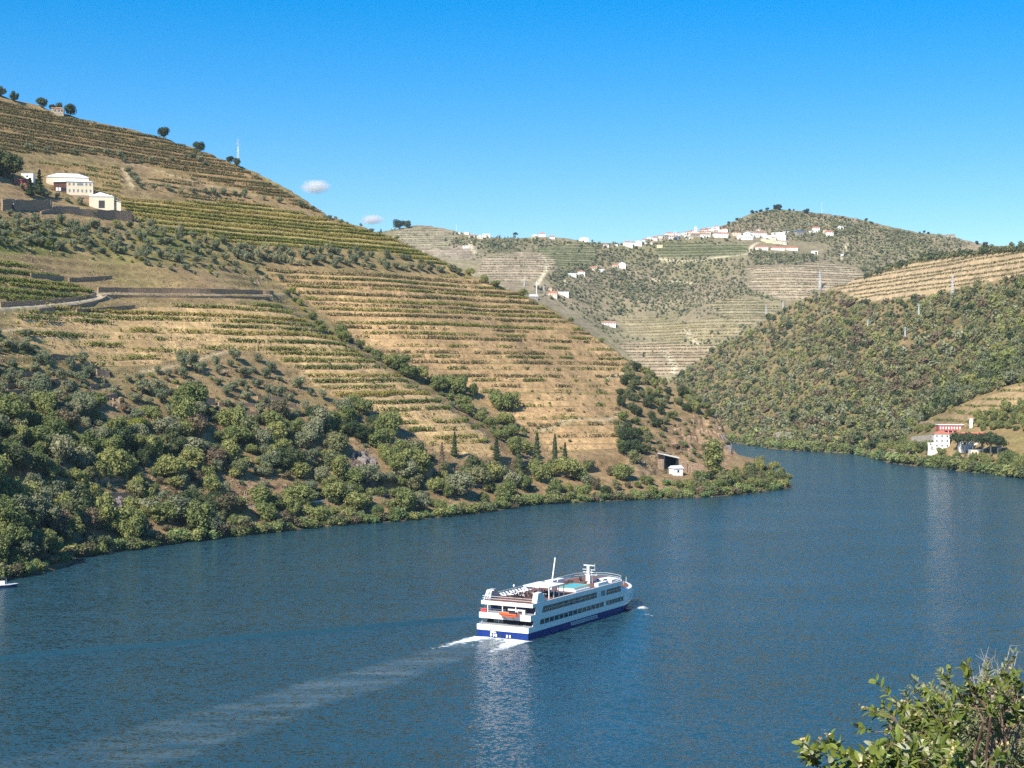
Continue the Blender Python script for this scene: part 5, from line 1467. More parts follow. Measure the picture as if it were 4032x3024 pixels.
MB().tube([(3.0, 37.4, 10.5), (3.0, 37.4, 12.0)], 0.035, 5).tube([(3.5, 37.4, 9.4), (3.5, 37.4, 9.8)], 0.03, 5).build("aerial", M['white2'], rm)
MB().tube([(2.0, 38.2, 7.42), (1.8, 38.0, 10.4)], 0.12, 6).build("mast_strut", M['grey'], rm)
lp = MB().tube([(-3.9, 12.5, 7.42), (-4.1, 12.2, 9.2)], 0.04, 5).build("deck_lamp", M['grey'], ship)
MB().tube([(-4.12, 12.18, 9.1), (-4.12, 12.18, 9.3), (-4.12, 12.18, 9.55), (-4.12, 12.18, 9.7)], [0.08, 0.2, 0.2, 0.06], 8).build("lamp_globe", M['white2'], lp)
# wheelhouse roof, lockers, benches
mb = MB(); mb.add([(1.2, 40.5, 7.416), (5.7, 40.5, 7.416), (5.0, 47.2, 7.416), (1.2, 49.0, 7.416), (1.4, 41.0, 8.05), (5.5, 41.2, 8.0), (4.8, 46.8, 7.75), (1.4, 48.2, 7.75)],
                  [(0, 3, 2, 1), (4, 5, 6, 7), (0, 1, 5, 4), (1, 2, 6, 5), (2, 3, 7, 6), (3, 0, 4, 7)])
mb.build("wheelhouse_roof", M['white2'], ship)
for x0, x1, y0, y1, h in ((HW - 1.1, HW - 0.15, 33.0, 38.4, 0.75), (-HW + 0.4, -HW + 2.0, 29.5, 32.5, 1.0), (-HW + 0.4, -HW + 1.8, 33.2, 36.5, 0.9), (HW - 1.4, HW - 0.4, 22.4, 29.5, 0.35)):
    MB().box(x0, x1, y0, y1, 7.416, 7.416 + h).build("deck_locker", M['white2'], ship)
mb = MB()
rail_pts = [(x, y) for x, y in outline(2.1, 44, 50.0, HW - 0.1)]
for z in (7.85, 8.35):
    for (x0, y0), (x1, y1) in zip(rail_pts, rail_pts[1:] + rail_pts[:1]):
        if x0 < -3 or y0 > 40 or (y0 < 3 and y1 < 3): mb.tube([(x0, y0, z), (x1, y1, z)], 0.035, 4)
for k in range(24): mb.tube([(-HW + 0.1, 2.5 + k * 1.75, 7.41), (-HW + 0.1, 2.5 + k * 1.75, 8.35)], 0.03, 4)
mb.build("sun_deck_rail", M['white2'], ship)
MB().box(-HW + 0.06, -HW + 0.12, 8.0, 43.0, 7.42, 7.95).build("windbreak", M['white2'], ship)
MB().tube([(0, 60.6, 5.0), (0, 60.6, 6.2)], 0.05, 5).build("bow_staff", M['white2'], ship)
MB().box(2.9, 4.1, 55.4, 56.2, 3.6, 4.2).build("bow_fender", M['white2'], ship)

def on_ship(v_, u_, z_):
    return SHIP_POS + SH_R * v_ + SH_F * u_ + Vector((0, 0, z_))
# ---- loose things aboard
bt = empty("rescue_boat", on_ship(1.6, -0.15, 4.72), -SHIP_HEAD, "orange inflatable rescue boat hanging at the ship's stern", "boat")
mb = MB(); prof = [(-2.3, 0.12, 0.35, 0.55), (-1.6, 0.55, 0.12, 0.62), (0, 0.62, 0.0, 0.55), (1.7, 0.6, 0.05, 0.55), (2.1, 0.5, 0.1, 0.5)]
mb.loft([[(x, -w, t), (x, -w * 0.75, b), (x, w * 0.75, b), (x, w, t)] for x, w, b, t in prof]); mb.build("boat_hull", M['orange'], bt)
MB().tube([(-2.3, 0, 0.62), (-1.6, -0.55, 0.66), (0, -0.64, 0.6), (2.1, -0.55, 0.55)], 0.17, 8).tube([(-2.3, 0, 0.62), (-1.6, 0.55, 0.66), (0, 0.64, 0.6), (2.1, 0.55, 0.55)], 0.17, 8).build("side_tube", M['orange'], bt)
MB().box(0.2, 1.9, -0.35, 0.35, 0.5, 1.0).build("outboard_cover", M['black'], bt)
for k, (v_, u_, lab) in enumerate(((-5.5, 1.3, "red raft canister pair on the ship's aft deck, outer box"), (-4.85, 1.3, "red raft canister pair on the ship's aft deck, inner box"))):
    e = MB().box(-0.3, 0.3, -0.3, 0.3, 0, 0.72).box(-0.32, 0.32, -0.32, 0.32, 0.3, 0.36).box(-0.15, 0.15, -0.34, -0.30, 0.45, 0.58).build("raft_box", M['red'], None, on_ship(v_, u_, 5.08), -SHIP_HEAD)
    tag(e, lab, "box", "raft boxes")
def lounger(name, mats):
    t = empty(name)
    mb = MB(); mb.box(-0.33, 0.33, -0.95, 0.35, 0.28, 0.34)
    mb.add([(-0.33, 0.35, 0.28), (0.33, 0.35, 0.28), (0.33, 0.95, 0.75), (-0.33, 0.95, 0.75), (-0.33, 0.35, 0.34), (0.33, 0.35, 0.34), (0.33, 0.92, 0.81), (-0.33, 0.92, 0.81)], [(0, 3, 2, 1), (4, 5, 6, 7), (0, 1, 5, 4), (1, 2, 6, 5), (2, 3, 7, 6), (3, 0, 4, 7)])
    mb.build("cushion", M[mats], t)
    for x, y in ((-0.3, -0.85), (0.3, -0.85), (-0.3, 0.4), (0.3, 0.4)): MB().box(x - 0.03, x + 0.03, y - 0.03, y + 0.03, 0, 0.28).build("leg", M['steel'], t)
    return t
def chair(name):
    t = empty(name)
    MB().box(-0.26, 0.26, -0.26, 0.26, 0.40, 0.46).build("seat", M['black'], t)
    MB().box(-0.26, 0.26, 0.22, 0.28, 0.46, 0.98).build("backrest", M['black'], t)
    for x in (-0.23, 0.23):
        for y in (-0.23, 0.23): MB().box(x - 0.025, x + 0.025, y - 0.025, y + 0.025, 0, 0.40).build("leg", M['black'], t)
    return t
def table(name):
    t = empty(name)
    MB().tube([(0, 0, 0.70), (0, 0, 0.75)], 0.55, 14).build("table_top", M['white2'], t)
    MB().tube([(0, 0, 0.02), (0, 0, 0.70)], 0.05, 6).build("leg", M['black'], t)
    MB().tube([(0, 0, 0), (0, 0, 0.03)], 0.3, 10).build("foot", M['black'], t)
    return t
sr = random.Random(9)
def place(proto_, first, v_, u_, rz, label, cat, group):
    o = proto_ if first else copy_tree(proto_)
    o.location = on_ship(v_, u_, 7.417); o.rotation_euler = (0, 0, -SHIP_HEAD + rz)
    return tag(o, label, cat, group)
lg = lounger("sun_lounger", 'white2')
for i in range(15):
    place(lg, i == 0, -4.6 + 0.1 * sr.random(), 8.6 + 1.35 * i + (2.0 if i > 8 else 0), math.pi / 2 + sr.uniform(-.1, .1), "white sun lounger along the ship's port rail, %s from the stern" % ordinal(i), "sun lounger", "loungers on the port side")
ch = chair("deck_chair")
n_ = 0
SPOT = [(v_, u_) for u_ in (7.2, 8.8, 10.4) for v_ in (-2.6, -1.5, -0.4, 0.9)] + [(v_, u_) for u_ in (11.6, 13.2, 14.8, 16.4) for v_ in (0.2, 1.5, 2.8, 4.1)]
for i, (v_, u_) in enumerate(SPOT):
    place(ch, i == 0, v_ + sr.uniform(-.2, .2), u_ + sr.uniform(-.2, .2), sr.uniform(0, 6.28), "black mesh chair %s, %s from the stern" % (("on the open sun deck", ordinal(i)) if i < 12 else ("under the white canopy", ordinal(i - 12))), "chair", "black chairs on the sun deck")
tb = table("deck_table")
for i, (v_, u_) in enumerate([(-2.0, 8.0), (0.3, 8.0), (-1.9, 9.7), (0.8, 12.4), (2.1, 12.4), (3.4, 12.4), (0.8, 15.6), (2.1, 15.6), (3.5, 15.6)]):
    place(tb, i == 0, v_, u_, 0, "round white table %s, %s from the stern" % (("on the open sun deck", ordinal(i)) if i < 3 else ("under the white canopy", ordinal(i - 3))), "table", "tables on the sun deck")
dl = lounger("dark_lounger", 'black')
for i, (v_, u_) in enumerate([(3.6, 9.0), (2.4, 9.0), (-1.0, 33.5), (-2.2, 33.5), (1.8, 34.3), (3.0, 39.2), (3.9, 39.4), (4.8, 39.6), (-2.0, 40.0)]):
    place(dl, i == 0, v_, u_, sr.uniform(-0.5, 0.5), "black sun lounger on the ship's sun deck, %s from the stern" % ordinal(i), "sun lounger", "black loungers")

# small launch moored at the left bank
bp_ = P(0, 2318, EYE * FOC / (2318 - HOR))
lb = empty("moored_launch", (bp_.x - 2.6, bp_.y + 0.5, 0), math.radians(-62), "small dark launch with a white stripe moored at the picture edge", "boat")
def bring(z, k, tip): return [(x * k, y if y < 4.5 else 4.5 + (y - 4.5) * tip, z) for x, y in outline(0, 3.2, 7.0, 1.25)]
MB().loft([bring(-0.4, 0.8, 0.7), bring(0.75, 1.0, 1.0)]).build("hull", M['navy'], lb)
MB().loft([bring(0.75, 1.0, 1.0), bring(0.92, 1.02, 1.02)]).build("gunwale", M['white2'], lb)
MB().box(-0.9, 0.9, 1.0, 3.4, 0.92, 1.9).build("cabin", M['white2'], lb)
MB().box(-1.0, 1.0, 0.4, 4.0, 2.5, 2.62).build("awning", M['black'], lb)
for x in (-0.9, 0.9):
    for y in (0.6, 3.8): MB().box(x - 0.04, x + 0.04, y - 0.04, y + 0.04, 0.92, 2.5).build("awning_post", M['steel'], lb)
# ------------------------------------------------------------------ masonry
def mat_stone(name, c1, c2, joint, scale=1.6):
    m, nt, b = mat_new(name)
    N, L = nt.nodes, nt.links
    geo = N.new("ShaderNodeNewGeometry")
    mp = N.new("ShaderNodeMapping"); mp.inputs["Scale"].default_value = (1, 1, 1.9)
    v = N.new("ShaderNodeTexVoronoi"); v.inputs["Scale"].default_value = scale
    v2 = N.new("ShaderNodeTexVoronoi"); v2.feature = 'DISTANCE_TO_EDGE'; v2.inputs["Scale"].default_value = scale
    L.new(geo.outputs["Position"], mp.inputs["Vector"]); L.new(mp.outputs[0], v.inputs["Vector"]); L.new(mp.outputs[0], v2.inputs["Vector"])
    mx = N.new("ShaderNodeMix"); mx.data_type = 'RGBA'; mx.inputs["A"].default_value = (*c1, 1); mx.inputs["B"].default_value = (*c2, 1)
    sep = N.new("ShaderNodeSeparateColor"); L.new(v.outputs["Color"], sep.inputs[0]); L.new(sep.outputs[0], mx.inputs["Factor"])
    r = N.new("ShaderNodeMapRange"); r.inputs["From Max"].default_value = 0.12; L.new(v2.outputs["Distance"], r.inputs["Value"])
    m2 = N.new("ShaderNodeMix"); m2.data_type = 'RGBA'; m2.inputs["A"].default_value = (*joint, 1)
    L.new(r.outputs[0], m2.inputs["Factor"]); L.new(mx.outputs["Result"], m2.inputs["B"])
    L.new(m2.outputs["Result"], b.inputs["Base Color"]); b.inputs["Roughness"].default_value = 0.95
    bp = N.new("ShaderNodeBump"); bp.inputs["Strength"].default_value = 0.8; bp.inputs["Distance"].default_value = 0.2
    L.new(r.outputs[0], bp.inputs["Height"]); L.new(bp.outputs[0], b.inputs["Normal"])
    return m
M['schist'] = mat_stone("schist_wall", (0.36, 0.235, 0.15), (0.58, 0.41, 0.265), (0.20, 0.13, 0.09))
M['pale_stone'] = mat_stone("pale_stone_wall", (0.36, 0.31, 0.25), (0.52, 0.46, 0.37), (0.22, 0.18, 0.14), 1.1)
M['cream'] = mat_plain("cream_plaster", (0.62, 0.54, 0.40), 0.9, var=0.10, vscale=0.5)
M['plaster'] = mat_plain("white_plaster", (0.78, 0.76, 0.71), 0.9, var=0.06, vscale=0.4)
M['yellow_wall'] = mat_plain("yellow_plaster", (0.72, 0.62, 0.38), 0.9, var=0.08, vscale=0.4)
M['tile'] = mat_plain("clay_tile", (0.44, 0.165, 0.095), 0.85, var=0.25, vscale=0.8)
M['tile_old'] = mat_plain("old_clay_tile", (0.40, 0.21, 0.14), 0.9, var=0.25, vscale=0.8)
M['sheet'] = mat_plain("white_sheet_roof", (0.74, 0.76, 0.78), 0.4, var=0.05, vscale=0.5)
M['redwall'] = mat_plain("red_plaster", (0.40, 0.095, 0.080), 0.85, var=0.08)
M['wood'] = mat_plain("brown_boards", (0.11, 0.045, 0.028), 0.8, var=0.2, vscale=1.5)
M['concrete'] = mat_plain("pale_concrete", (0.58, 0.55, 0.49), 0.9, var=0.15, vscale=0.6)
M['ballast'] = mat_plain("ballast", (0.36, 0.31, 0.26), 0.95, var=0.3, vscale=2.0)
M['galv'] = mat_plain("galvanised", (0.62, 0.63, 0.64), 0.5, 0.3)
M['greenmetal'] = mat_plain("pale_green_metal", (0.42, 0.52, 0.46), 0.6)
M['timber'] = mat_plain("grey_timber", (0.30, 0.25, 0.19), 0.9)
M['blueroof'] = mat_plain("blue_roof", (0.10, 0.14, 0.24), 0.4)

def gable(mb, w, d, z, h, over=0.4, along='x'):
    """gable roof prism; ridge along x or y"""
    w, d = w / 2 + over, d / 2 + over
    if along == 'x':
        vs = [(-w, -d, z), (w, -d, z), (w, d, z), (-w, d, z), (-w, 0, z + h), (w, 0, z + h)]
        fs = [(0, 3, 2, 1), (0, 1, 5, 4), (2, 3, 4, 5), (1, 2, 5), (3, 0, 4)]
    else:
        vs = [(-w, -d, z), (w, -d, z), (w, d, z), (-w, d, z), (0, -d, z + h), (0, d, z + h)]
        fs = [(0, 3, 2, 1), (1, 2, 5, 4), (3, 0, 4, 5), (0, 1, 4), (2, 3, 5)]
    return mb.add(vs, fs)
def hip(mb, w, d, z, h, over=0.4):
    w, d = w / 2 + over, d / 2 + over
    r = max(w - d, 0.2)
    return mb.add([(-w, -d, z), (w, -d, z), (w, d, z), (-w, d, z), (-r, 0, z + h), (r, 0, z + h)], [(0, 3, 2, 1), (0, 1, 5, 4), (2, 3, 4, 5), (1, 2, 5), (3, 0, 4)])

def house(name, loc, w, d, h, rz, label, cat="house", group=None, wall='plaster', roof='tile', style='hip', rh=None, sink=6.0, win=(3, 1), wsize=(0.9, 1.2), door=False):
    """w across the front (-y side), d deep, h to the eaves"""
    e = empty(name, loc, rz, label, cat, group)
    MB().box(-w / 2, w / 2, -d / 2, d / 2, -sink, h).build("wall", M[wall], e)
    rh = rh if rh is not None else 0.28 * min(w, d)
    mb = MB()
    if style == 'hip': hip(mb, w, d, h + 0.003, rh)
    elif style == 'gable': gable(mb, w, d, h + 0.003, rh)
    elif style == 'gable_y': gable(mb, w, d, h + 0.003, rh, 0.4, 'y')
    else: mb.box(-w / 2 - 0.15, w / 2 + 0.15, -d / 2 - 0.15, d / 2 + 0.15, h + 0.003, h + 0.35)
    mb.build("roof", M[roof], e)
    nx, nz = win
    for j in range(nz):
        for i in range(nx):
            x = (i + 0.5) / nx * w - w / 2
            z0 = (j + 0.35) * h / nz
            ww, wh = wsize
            f = MB().box(x - ww / 2, x + ww / 2, -d / 2 - 0.05, -d / 2 + 0.02, z0, z0 + wh).build("window", M['glass'], e)
    return e

# ---- village and other far houses: (px, py of the foot, width px, wall height px, wall, roof, style)
FAR_HOUSES = [(2471, 966, 38, 11, 'plaster', 'tile', 'hip'), (2518, 962, 27, 11, 'plaster', 'sheet', 'flat'), (2494, 953, 23, 7, 'plaster', 'tile_old', 'hip'), (2487, 947, 13, 6, 'plaster', 'sheet', 'flat'), (2539, 942, 18, 7, 'plaster', 'tile', 'gable'), (2555, 940, 18, 8, 'plaster', 'sheet', 'hip'),
    (2550, 951, 16, 7, 'yellow_wall', 'tile_old', 'hip'), (2581, 947, 19, 10, 'plaster', 'tile', 'gable'), (2599, 939, 22, 10, 'cream', 'tile_old', 'hip'), (2577, 935, 14, 7, 'plaster', 'tile', 'hip'), (2590, 926, 18, 8, 'plaster', 'tile_old', 'hip'), (2623, 942, 18, 15, 'pale_stone', 'tile_old', 'hip'), (2642, 942, 20, 11, 'plaster', 'tile', 'gable'),
    (2635, 922, 36, 10, 'plaster', 'tile', 'hip'), (2657, 924, 16, 12, 'plaster', 'sheet', 'gable_y'), (2670, 928, 16, 10, 'plaster', 'tile_old', 'hip'), (2664, 940, 24, 9, 'blueroof', 'tile_old', 'flat'), (2695, 926, 20, 11, 'plaster', 'tile', 'hip'), (2713, 922, 20, 10, 'cream', 'tile', 'hip'), (2727, 920, 18, 11, 'cream', 'tile', 'gable_y'),
    (2760, 922, 28, 9, 'yellow_wall', 'tile_old', 'hip'), (2774, 913, 26, 8, 'plaster', 'tile', 'gable'), (2776, 933, 36, 10, 'plaster', 'tile_old', 'gable'), (2789, 922, 24, 9, 'cream', 'tile', 'hip'), (2820, 902, 26, 9, 'plaster', 'tile', 'hip'), (2789, 904, 20, 7, 'plaster', 'tile', 'gable'), (2816, 911, 33, 8, 'plaster', 'sheet', 'flat'), (2826, 933, 32, 14, 'plaster', 'tile_old', 'hip'),
    (2740, 931, 30, 8, 'pale_stone', 'tile_old', 'gable'), (2597, 973, 22, 9, 'yellow_wall', 'tile_old', 'flat'), (2843, 933, 46, 13, 'plaster', 'tile', 'gable'), (2854, 913, 28, 9, 'plaster', 'tile_old', 'hip'), (2895, 927, 22, 12, 'cream', 'tile', 'hip'), (2910, 928, 18, 11, 'cream', 'tile', 'gable_y'), (2942, 929, 24, 12, 'plaster', 'sheet', 'hip'), (2988, 931, 56, 14, 'plaster', 'tile', 'hip'),
    (2983, 914, 14, 9, 'plaster', 'sheet', 'flat'), (2933, 940, 60, 7, 'plaster', 'sheet', 'gable'), (3066, 925, 52, 8, 'plaster', 'sheet', 'flat'), (3048, 938, 95, 10, 'plaster', 'sheet', 'flat'), (3097, 918, 18, 7, 'plaster', 'sheet', 'flat'), (3149, 925, 40, 11, 'pale_stone', 'blueroof', 'gable'), (3213, 910, 28, 12, 'plaster', 'tile', 'gable'), (3195, 916, 20, 6, 'plaster', 'sheet', 'flat'),
    (3249, 918, 16, 13, 'cream', 'tile', 'gable_y'), (3266, 926, 27, 12, 'plaster', 'tile', 'gable'), (3309, 902, 22, 9, 'plaster', 'sheet', 'hip'), (3047, 945, 22, 9, 'yellow_wall', 'tile', 'hip'), (3028, 955, 26, 10, 'yellow_wall', 'sheet', 'flat'), (3008, 949, 20, 8, 'yellow_wall', 'sheet', 'flat'), (3060, 957, 40, 7, 'cream', 'sheet', 'flat'), (3089, 962, 20, 6, 'cream', 'sheet', 'hip'),
    (3000, 982, 50, 8, 'plaster', 'tile', 'gable'), (3062, 984, 52, 8, 'plaster', 'tile', 'gable'), (3118, 985, 48, 8, 'plaster', 'tile', 'gable'), (3208, 998, 25, 9, 'plaster', 'sheet', 'flat')]
OTHER_HOUSES = [(2449, 1055, 28, 16, 'plaster', 'sheet', 'gable_y', "white gabled house standing alone below the village"), (2422, 1053, 22, 9, 'cream', 'tile', 'gable', "orange-roofed house beside the lone white gabled house"), (2250, 1089, 34, 12, 'plaster', 'sheet', 'flat', "white flat-roofed house left of the terraced field on the far hill"),
    (2287, 1080, 32, 9, 'plaster', 'tile_old', 'hip', "long white house right of the white flat-roofed one on the far hill"), (2336, 1062, 30, 6, 'cream', 'tile_old', 'gable', "low cream house on the far slope under the dark wood"), (2368, 1069, 24, 8, 'plaster', 'sheet', 'flat', "white cottage right of the low cream house on the far slope"),
    (2174, 1166, 42, 11, 'cream', 'tile', 'gable', "cream house with bright orange roof just past the brown slope's edge"), (2215, 1159, 50, 10, 'plaster', 'blueroof', 'flat', "modern white house with dark glass beside the orange-roofed house"), (2101, 1177, 30, 10, 'pale_stone', 'sheet', 'gable', "grey stone house half hidden by the brown slope's edge"), (2167, 1143, 14, 9, 'cream', 'tile_old', 'gable_y', "small cream chapel above the orange-roofed house"),
    (2386, 972, 22, 8, 'plaster', 'tile_old', 'hip', "white cottage left of the village end"), (2427, 969, 14, 6, 'plaster', 'sheet', 'flat', "tiny white cottage between the village end and its neighbour"), (1916, 933, 30, 11, 'plaster', 'sheet', 'flat', "largest white house of the hamlet on the far ridge"), (1857, 934, 24, 7, 'cream', 'tile_old', 'hip', "cream house at the front of the hamlet on the far ridge"),
    (1839, 922, 20, 5, 'plaster', 'sheet', 'flat', "white house at the back of the hamlet on the far ridge"), (1889, 938, 24, 6, 'cream', 'sheet', 'hip', "cream shed in the middle of the hamlet on the far ridge"), (1794, 924, 10, 6, 'plaster', 'sheet', 'flat', "first tiny white house of the hamlet on the far ridge"), (1812, 921, 12, 5, 'plaster', 'sheet', 'flat', "second tiny white house of the hamlet on the far ridge"),
    (2106, 930, 28, 9, 'cream', 'sheet', 'hip', "cream house on the far skyline right of the lone pine"), (2135, 924, 26, 11, 'plaster', 'tile', 'hip', "white house with red roof on the far skyline right of the lone pine"), (2174, 926, 20, 8, 'plaster', 'tile', 'gable', "small red-roofed house at the end of the skyline group"), (2300, 949, 40, 8, 'plaster', 'sheet', 'hip', "long white building alone on the far skyline"),
    (1835, 975, 26, 6, 'plaster', 'sheet', 'flat', "white farm shed beside the track below the hamlet"), (2395, 1280, 56, 8, 'plaster', 'tile_old', 'gable', "long white farmhouse low in the far valley"), (3744, 928, 34, 8, 'pale_stone', 'blueroof', 'flat', "dark glass building on the skyline end of the village hill"), (3320, 1008, 16, 5, 'plaster', 'sheet', 'flat', "white hut beside the zigzag track on the village hill")]
hr = random.Random(3)
WALLN = {'plaster': "white", 'cream': "cream", 'yellow_wall': "yellow", 'pale_stone': "stone", 'blueroof': "dark blue"}
ROOFN = {'tile': "red-tiled", 'tile_old': "brown-tiled", 'sheet': "pale-roofed", 'blueroof': "dark-roofed"}
fh = random.Random(12)
for _ in range(46):          # the small houses that fill the street between the larger ones
    fx = fh.uniform(2460, 2860); fy = np.interp(fx, [2449, 2534, 2611, 2738, 2827, 2888], [958, 945, 928, 914, 893, 880]) + fh.uniform(3, 24)
    FAR_HOUSES.append((round(fx), round(fy), fh.uniform(9, 16), fh.uniform(6, 9), fh.choice(['plaster', 'plaster', 'plaster', 'cream', 'yellow_wall']), fh.choice(['tile', 'tile_old', 'sheet', 'tile']), fh.choice(['hip', 'gable', 'gable_y'])))
vill = sorted(FAR_HOUSES)
hits = on(HF, [(q[0], q[1]) for q in vill])
for i, (q, p) in enumerate(zip(vill, hits)):
    if np.isnan(p[0]):
        p = np.array(P(q[0], q[1], depth_far(q[0], q[1]) - 5))
    px, py, w, h, wl_, rf, st = q
    k = p[1] / FOC
    W_, H_ = w * k, max(2.6, h * k)
    house("village_house", (p[0], p[1] + 2, p[2]), W_, min(W_ * 0.9, 11), H_, hr.uniform(-0.35, 0.35), "%s %s house of the hilltop village, %s from its left end" % (ROOFN[rf], WALLN[wl_], ordinal(i)), "house", "houses of the hilltop village",
          wl_, rf, st, min(2.6, 0.22 * W_), 10.0, (max(2, int(W_ / 3.2)), 1 if H_ < 4.5 else 2), (1.0, 1.2))
hits = on(HF, [(q[0], q[1]) for q in OTHER_HOUSES])
for q, p in zip(OTHER_HOUSES, hits):
    px, py, w, h, wl_, rf, st, lab = q
    if np.isnan(p[0]): p = np.array(P(px, py, depth_far(px, py) - 5))
    k = p[1] / FOC
    W_, H_ = w * k, max(2.6, h * k)
    house("far_house", (p[0], p[1] + 2, p[2]), W_, min(W_ * 0.8, 10), H_, hr.uniform(-0.25, 0.25), lab, "house", "scattered houses on the far hill", wl_, rf, st, min(3.0, 0.25 * W_), 10.0, (max(2, int(W_ / 3.5)), 1), (1.1, 1.2))
# church
p = on(HF, [(2739, 912)])[0]
if np.isnan(p[0]): p = np.array(P(2739, 912, depth_far(2739, 912) - 4))
ct = empty("church", p, 0.1, "white church tower with pointed spire above the village roofs", "church")
MB().box(-2.0, 2.0, -2.0, 2.0, -8, 8.5).build("tower", M['plaster'], ct)
MB().add([(-2.1, -2.1, 8.5), (2.1, -2.1, 8.5), (2.1, 2.1, 8.5), (-2.1, 2.1, 8.5), (0, 0, 12.6)], [(0, 3, 2, 1), (0, 1, 4), (1, 2, 4), (2, 3, 4), (3, 0, 4)]).build("spire", M['plaster'], ct)
MB().box(-0.7, 0.7, -2.05, -1.98, 5.0, 7.2).build("belfry_opening", M['glass'], ct)
MB().box(-5.5, -2.0, -3.5, 4.5, -8, 4.2).build("nave", M['plaster'], ct)

# ---- walls that follow the ground
def wall_along(hill, pts, name, mat, height, label, cat="stone wall", thick=0.7, group=None, base_py=False):
    pp = []
    for (x0, y0), (x1, y1) in zip(pts[:-1], pts[1:]):
        n = max(2, int(math.hypot(x1 - x0, y1 - y0) / 14))
        pp += [(x0 + (x1 - x0) * i / n, y0 + (y1 - y0) * i / n) for i in range(n)]
    pp.append(pts[-1])
    h3 = on(hill, pp); h3 = h3[~np.isnan(h3[:, 0])]
    if len(h3) < 2: return
    # smooth the run so that it reads as laid masonry
    for _ in range(2):
        h3[1:-1] = (h3[:-2] + 2 * h3[1:-1] + h3[2:]) / 4
    hs = height if hasattr(height, '__len__') else (height, height)
    rings = []
    nrm = len(h3)
    for i, p in enumerate(h3):
        a, b = h3[max(i - 1, 0)], h3[min(i + 1, nrm - 1)]
        d = np.array([b[0] - a[0], b[1] - a[1]]); d /= np.linalg.norm(d) + 1e-9
        nx_, ny_ = -d[1] * thick / 2, d[0] * thick / 2
        hh = hs[0] + (hs[1] - hs[0]) * i / (nrm - 1)
        hh *= 1 + 0.05 * math.sin(i * 1.7)
        rings.append([(p[0] - nx_, p[1] - ny_, p[2] - 1.5), (p[0] + nx_, p[1] + ny_, p[2] - 1.5), (p[0] + nx_, p[1] + ny_, p[2] + hh), (p[0] - nx_, p[1] - ny_, p[2] + hh)])
    o = MB().loft(rings).build(name, M[mat], None)
    return tag(o, label, cat, group, "thing")
wall_along(HL, [(8, 828), (100, 828), (203, 828)], "stone_wall", 'schist', 5.0, "tall stone wall with a black sign, upper of the two below the winery")
wall_along(HL, [(160, 842), (223, 832), (340, 850), (440, 862), (519, 872)], "stone_wall", 'schist', (1.2, 5.4), "long high stone wall below the winery warehouse")
wall_along(HL, [(205, 826), (255, 824), (312, 828)], "stone_wall", 'pale_stone', 1.6, "low pale wall in front of the winery's retaining wall")
wall_along(HL, [(385, 1150), (560, 1151), (760, 1153), (900, 1156), (1075, 1160)], "stone_wall", 'schist', 2.1, "very long stone wall behind the straight road")
wall_along(HL, [(400, 1168), (650, 1172), (900, 1173), (1060, 1176)], "stone_wall", 'schist', 0.9, "low stone wall under the straight road")
wall_along(HL, [(0, 1205), (170, 1196), (300, 1183), (372, 1168)], "stone_wall", 'schist', 1.5, "stone wall inside the road bend")
wall_along(HL, [(150, 1222), (300, 1206), (400, 1184), (420, 1168)], "stone_wall", 'schist', 0.7, "stone wall on the outer side of the road bend")
DRY = [[(0, 1475), (90, 1478), (170, 1484)], [(0, 1527), (120, 1520), (230, 1505)], [(40, 1555), (105, 1545)], [(620, 1552), (700, 1562)], [(700, 1532), (795, 1534)], [(740, 1585), (845, 1592)], [(205, 1408), (300, 1418)], [(290, 1446), (378, 1452)], [(380, 1480), (430, 1486)], [(355, 1530), (425, 1524)],
       [(860, 1598), (1000, 1602)], [(1013, 1572), (1070, 1574), (1128, 1578)], [(905, 1600), (1040, 1602), (1165, 1604)], [(940, 1634), (1150, 1638)], [(120, 1090), (250, 1102)], [(270, 1108), (440, 1098)], [(300, 1232), (420, 1222), (530, 1214)], [(370, 1898), (470, 1890), (570, 1888)], [(370, 1962), (470, 1955), (560, 1958)],
       [(410, 1574), (460, 1562)], [(690, 1640), (800, 1646)], [(375, 1850), (450, 1846)]]
for i, q in enumerate(DRY):
    wall_along(HL, q, "terrace_wall", 'schist', 1.5 if i not in (5, 8) else 2.6, "broken dry-stone terrace wall on the near slope, %s of those listed from the upper left" % ordinal(i) if False else "dry-stone terrace wall %s" % (
        ["at the picture edge under the pale track", "sweeping down at the picture edge above the wood", "short and dark above the wood's corner", "under the middle olives", "behind two round olives", "tall and brown above the wood's middle", "short below the little track", "below the first small track wall", "tall and dark beside the vines",
         "broken above the rocky corner", "low at the wood's upper edge", "upper of the three right of the olives", "middle of the three right of the olives", "lowest of the three right of the olives", "dark between the leafy vine rows", "above the road bend in the vines", "short under the road bend", "upper of two in the wood above the tall conifer", "lower of two in the wood above the railway",
         "against the sunlit rock", "hidden low among the wood's first trees", "in a clearing high in the wood"][i]), "stone wall", group="dry-stone terrace walls")
# sign on the winery wall
p = on(HL, [(42, 826)])[0]
sg = empty("sign_panel", (p[0], p[1] - 0.7, p[2]), 0.25, "tall black sign with white lettering on the winery's stone wall", "sign")
MB().box(-2.1, 2.1, -0.06, 0.06, -0.5, 5.1).build("board", M['black'], sg)
lt = MB()
for z, x0, n, cw in ((3.9, -1.05, 6, 0.35), (3.2, -0.35, 2, 0.33), (2.5, -1.55, 4, 0.32), (2.5, 0.05, 5, 0.32)):
    for k in range(n): lt.box(x0 + k * cw, x0 + k * cw + cw * 0.72, -0.075, -0.061, z, z + 0.42)
lt.build("lettering", M['white2'], sg)

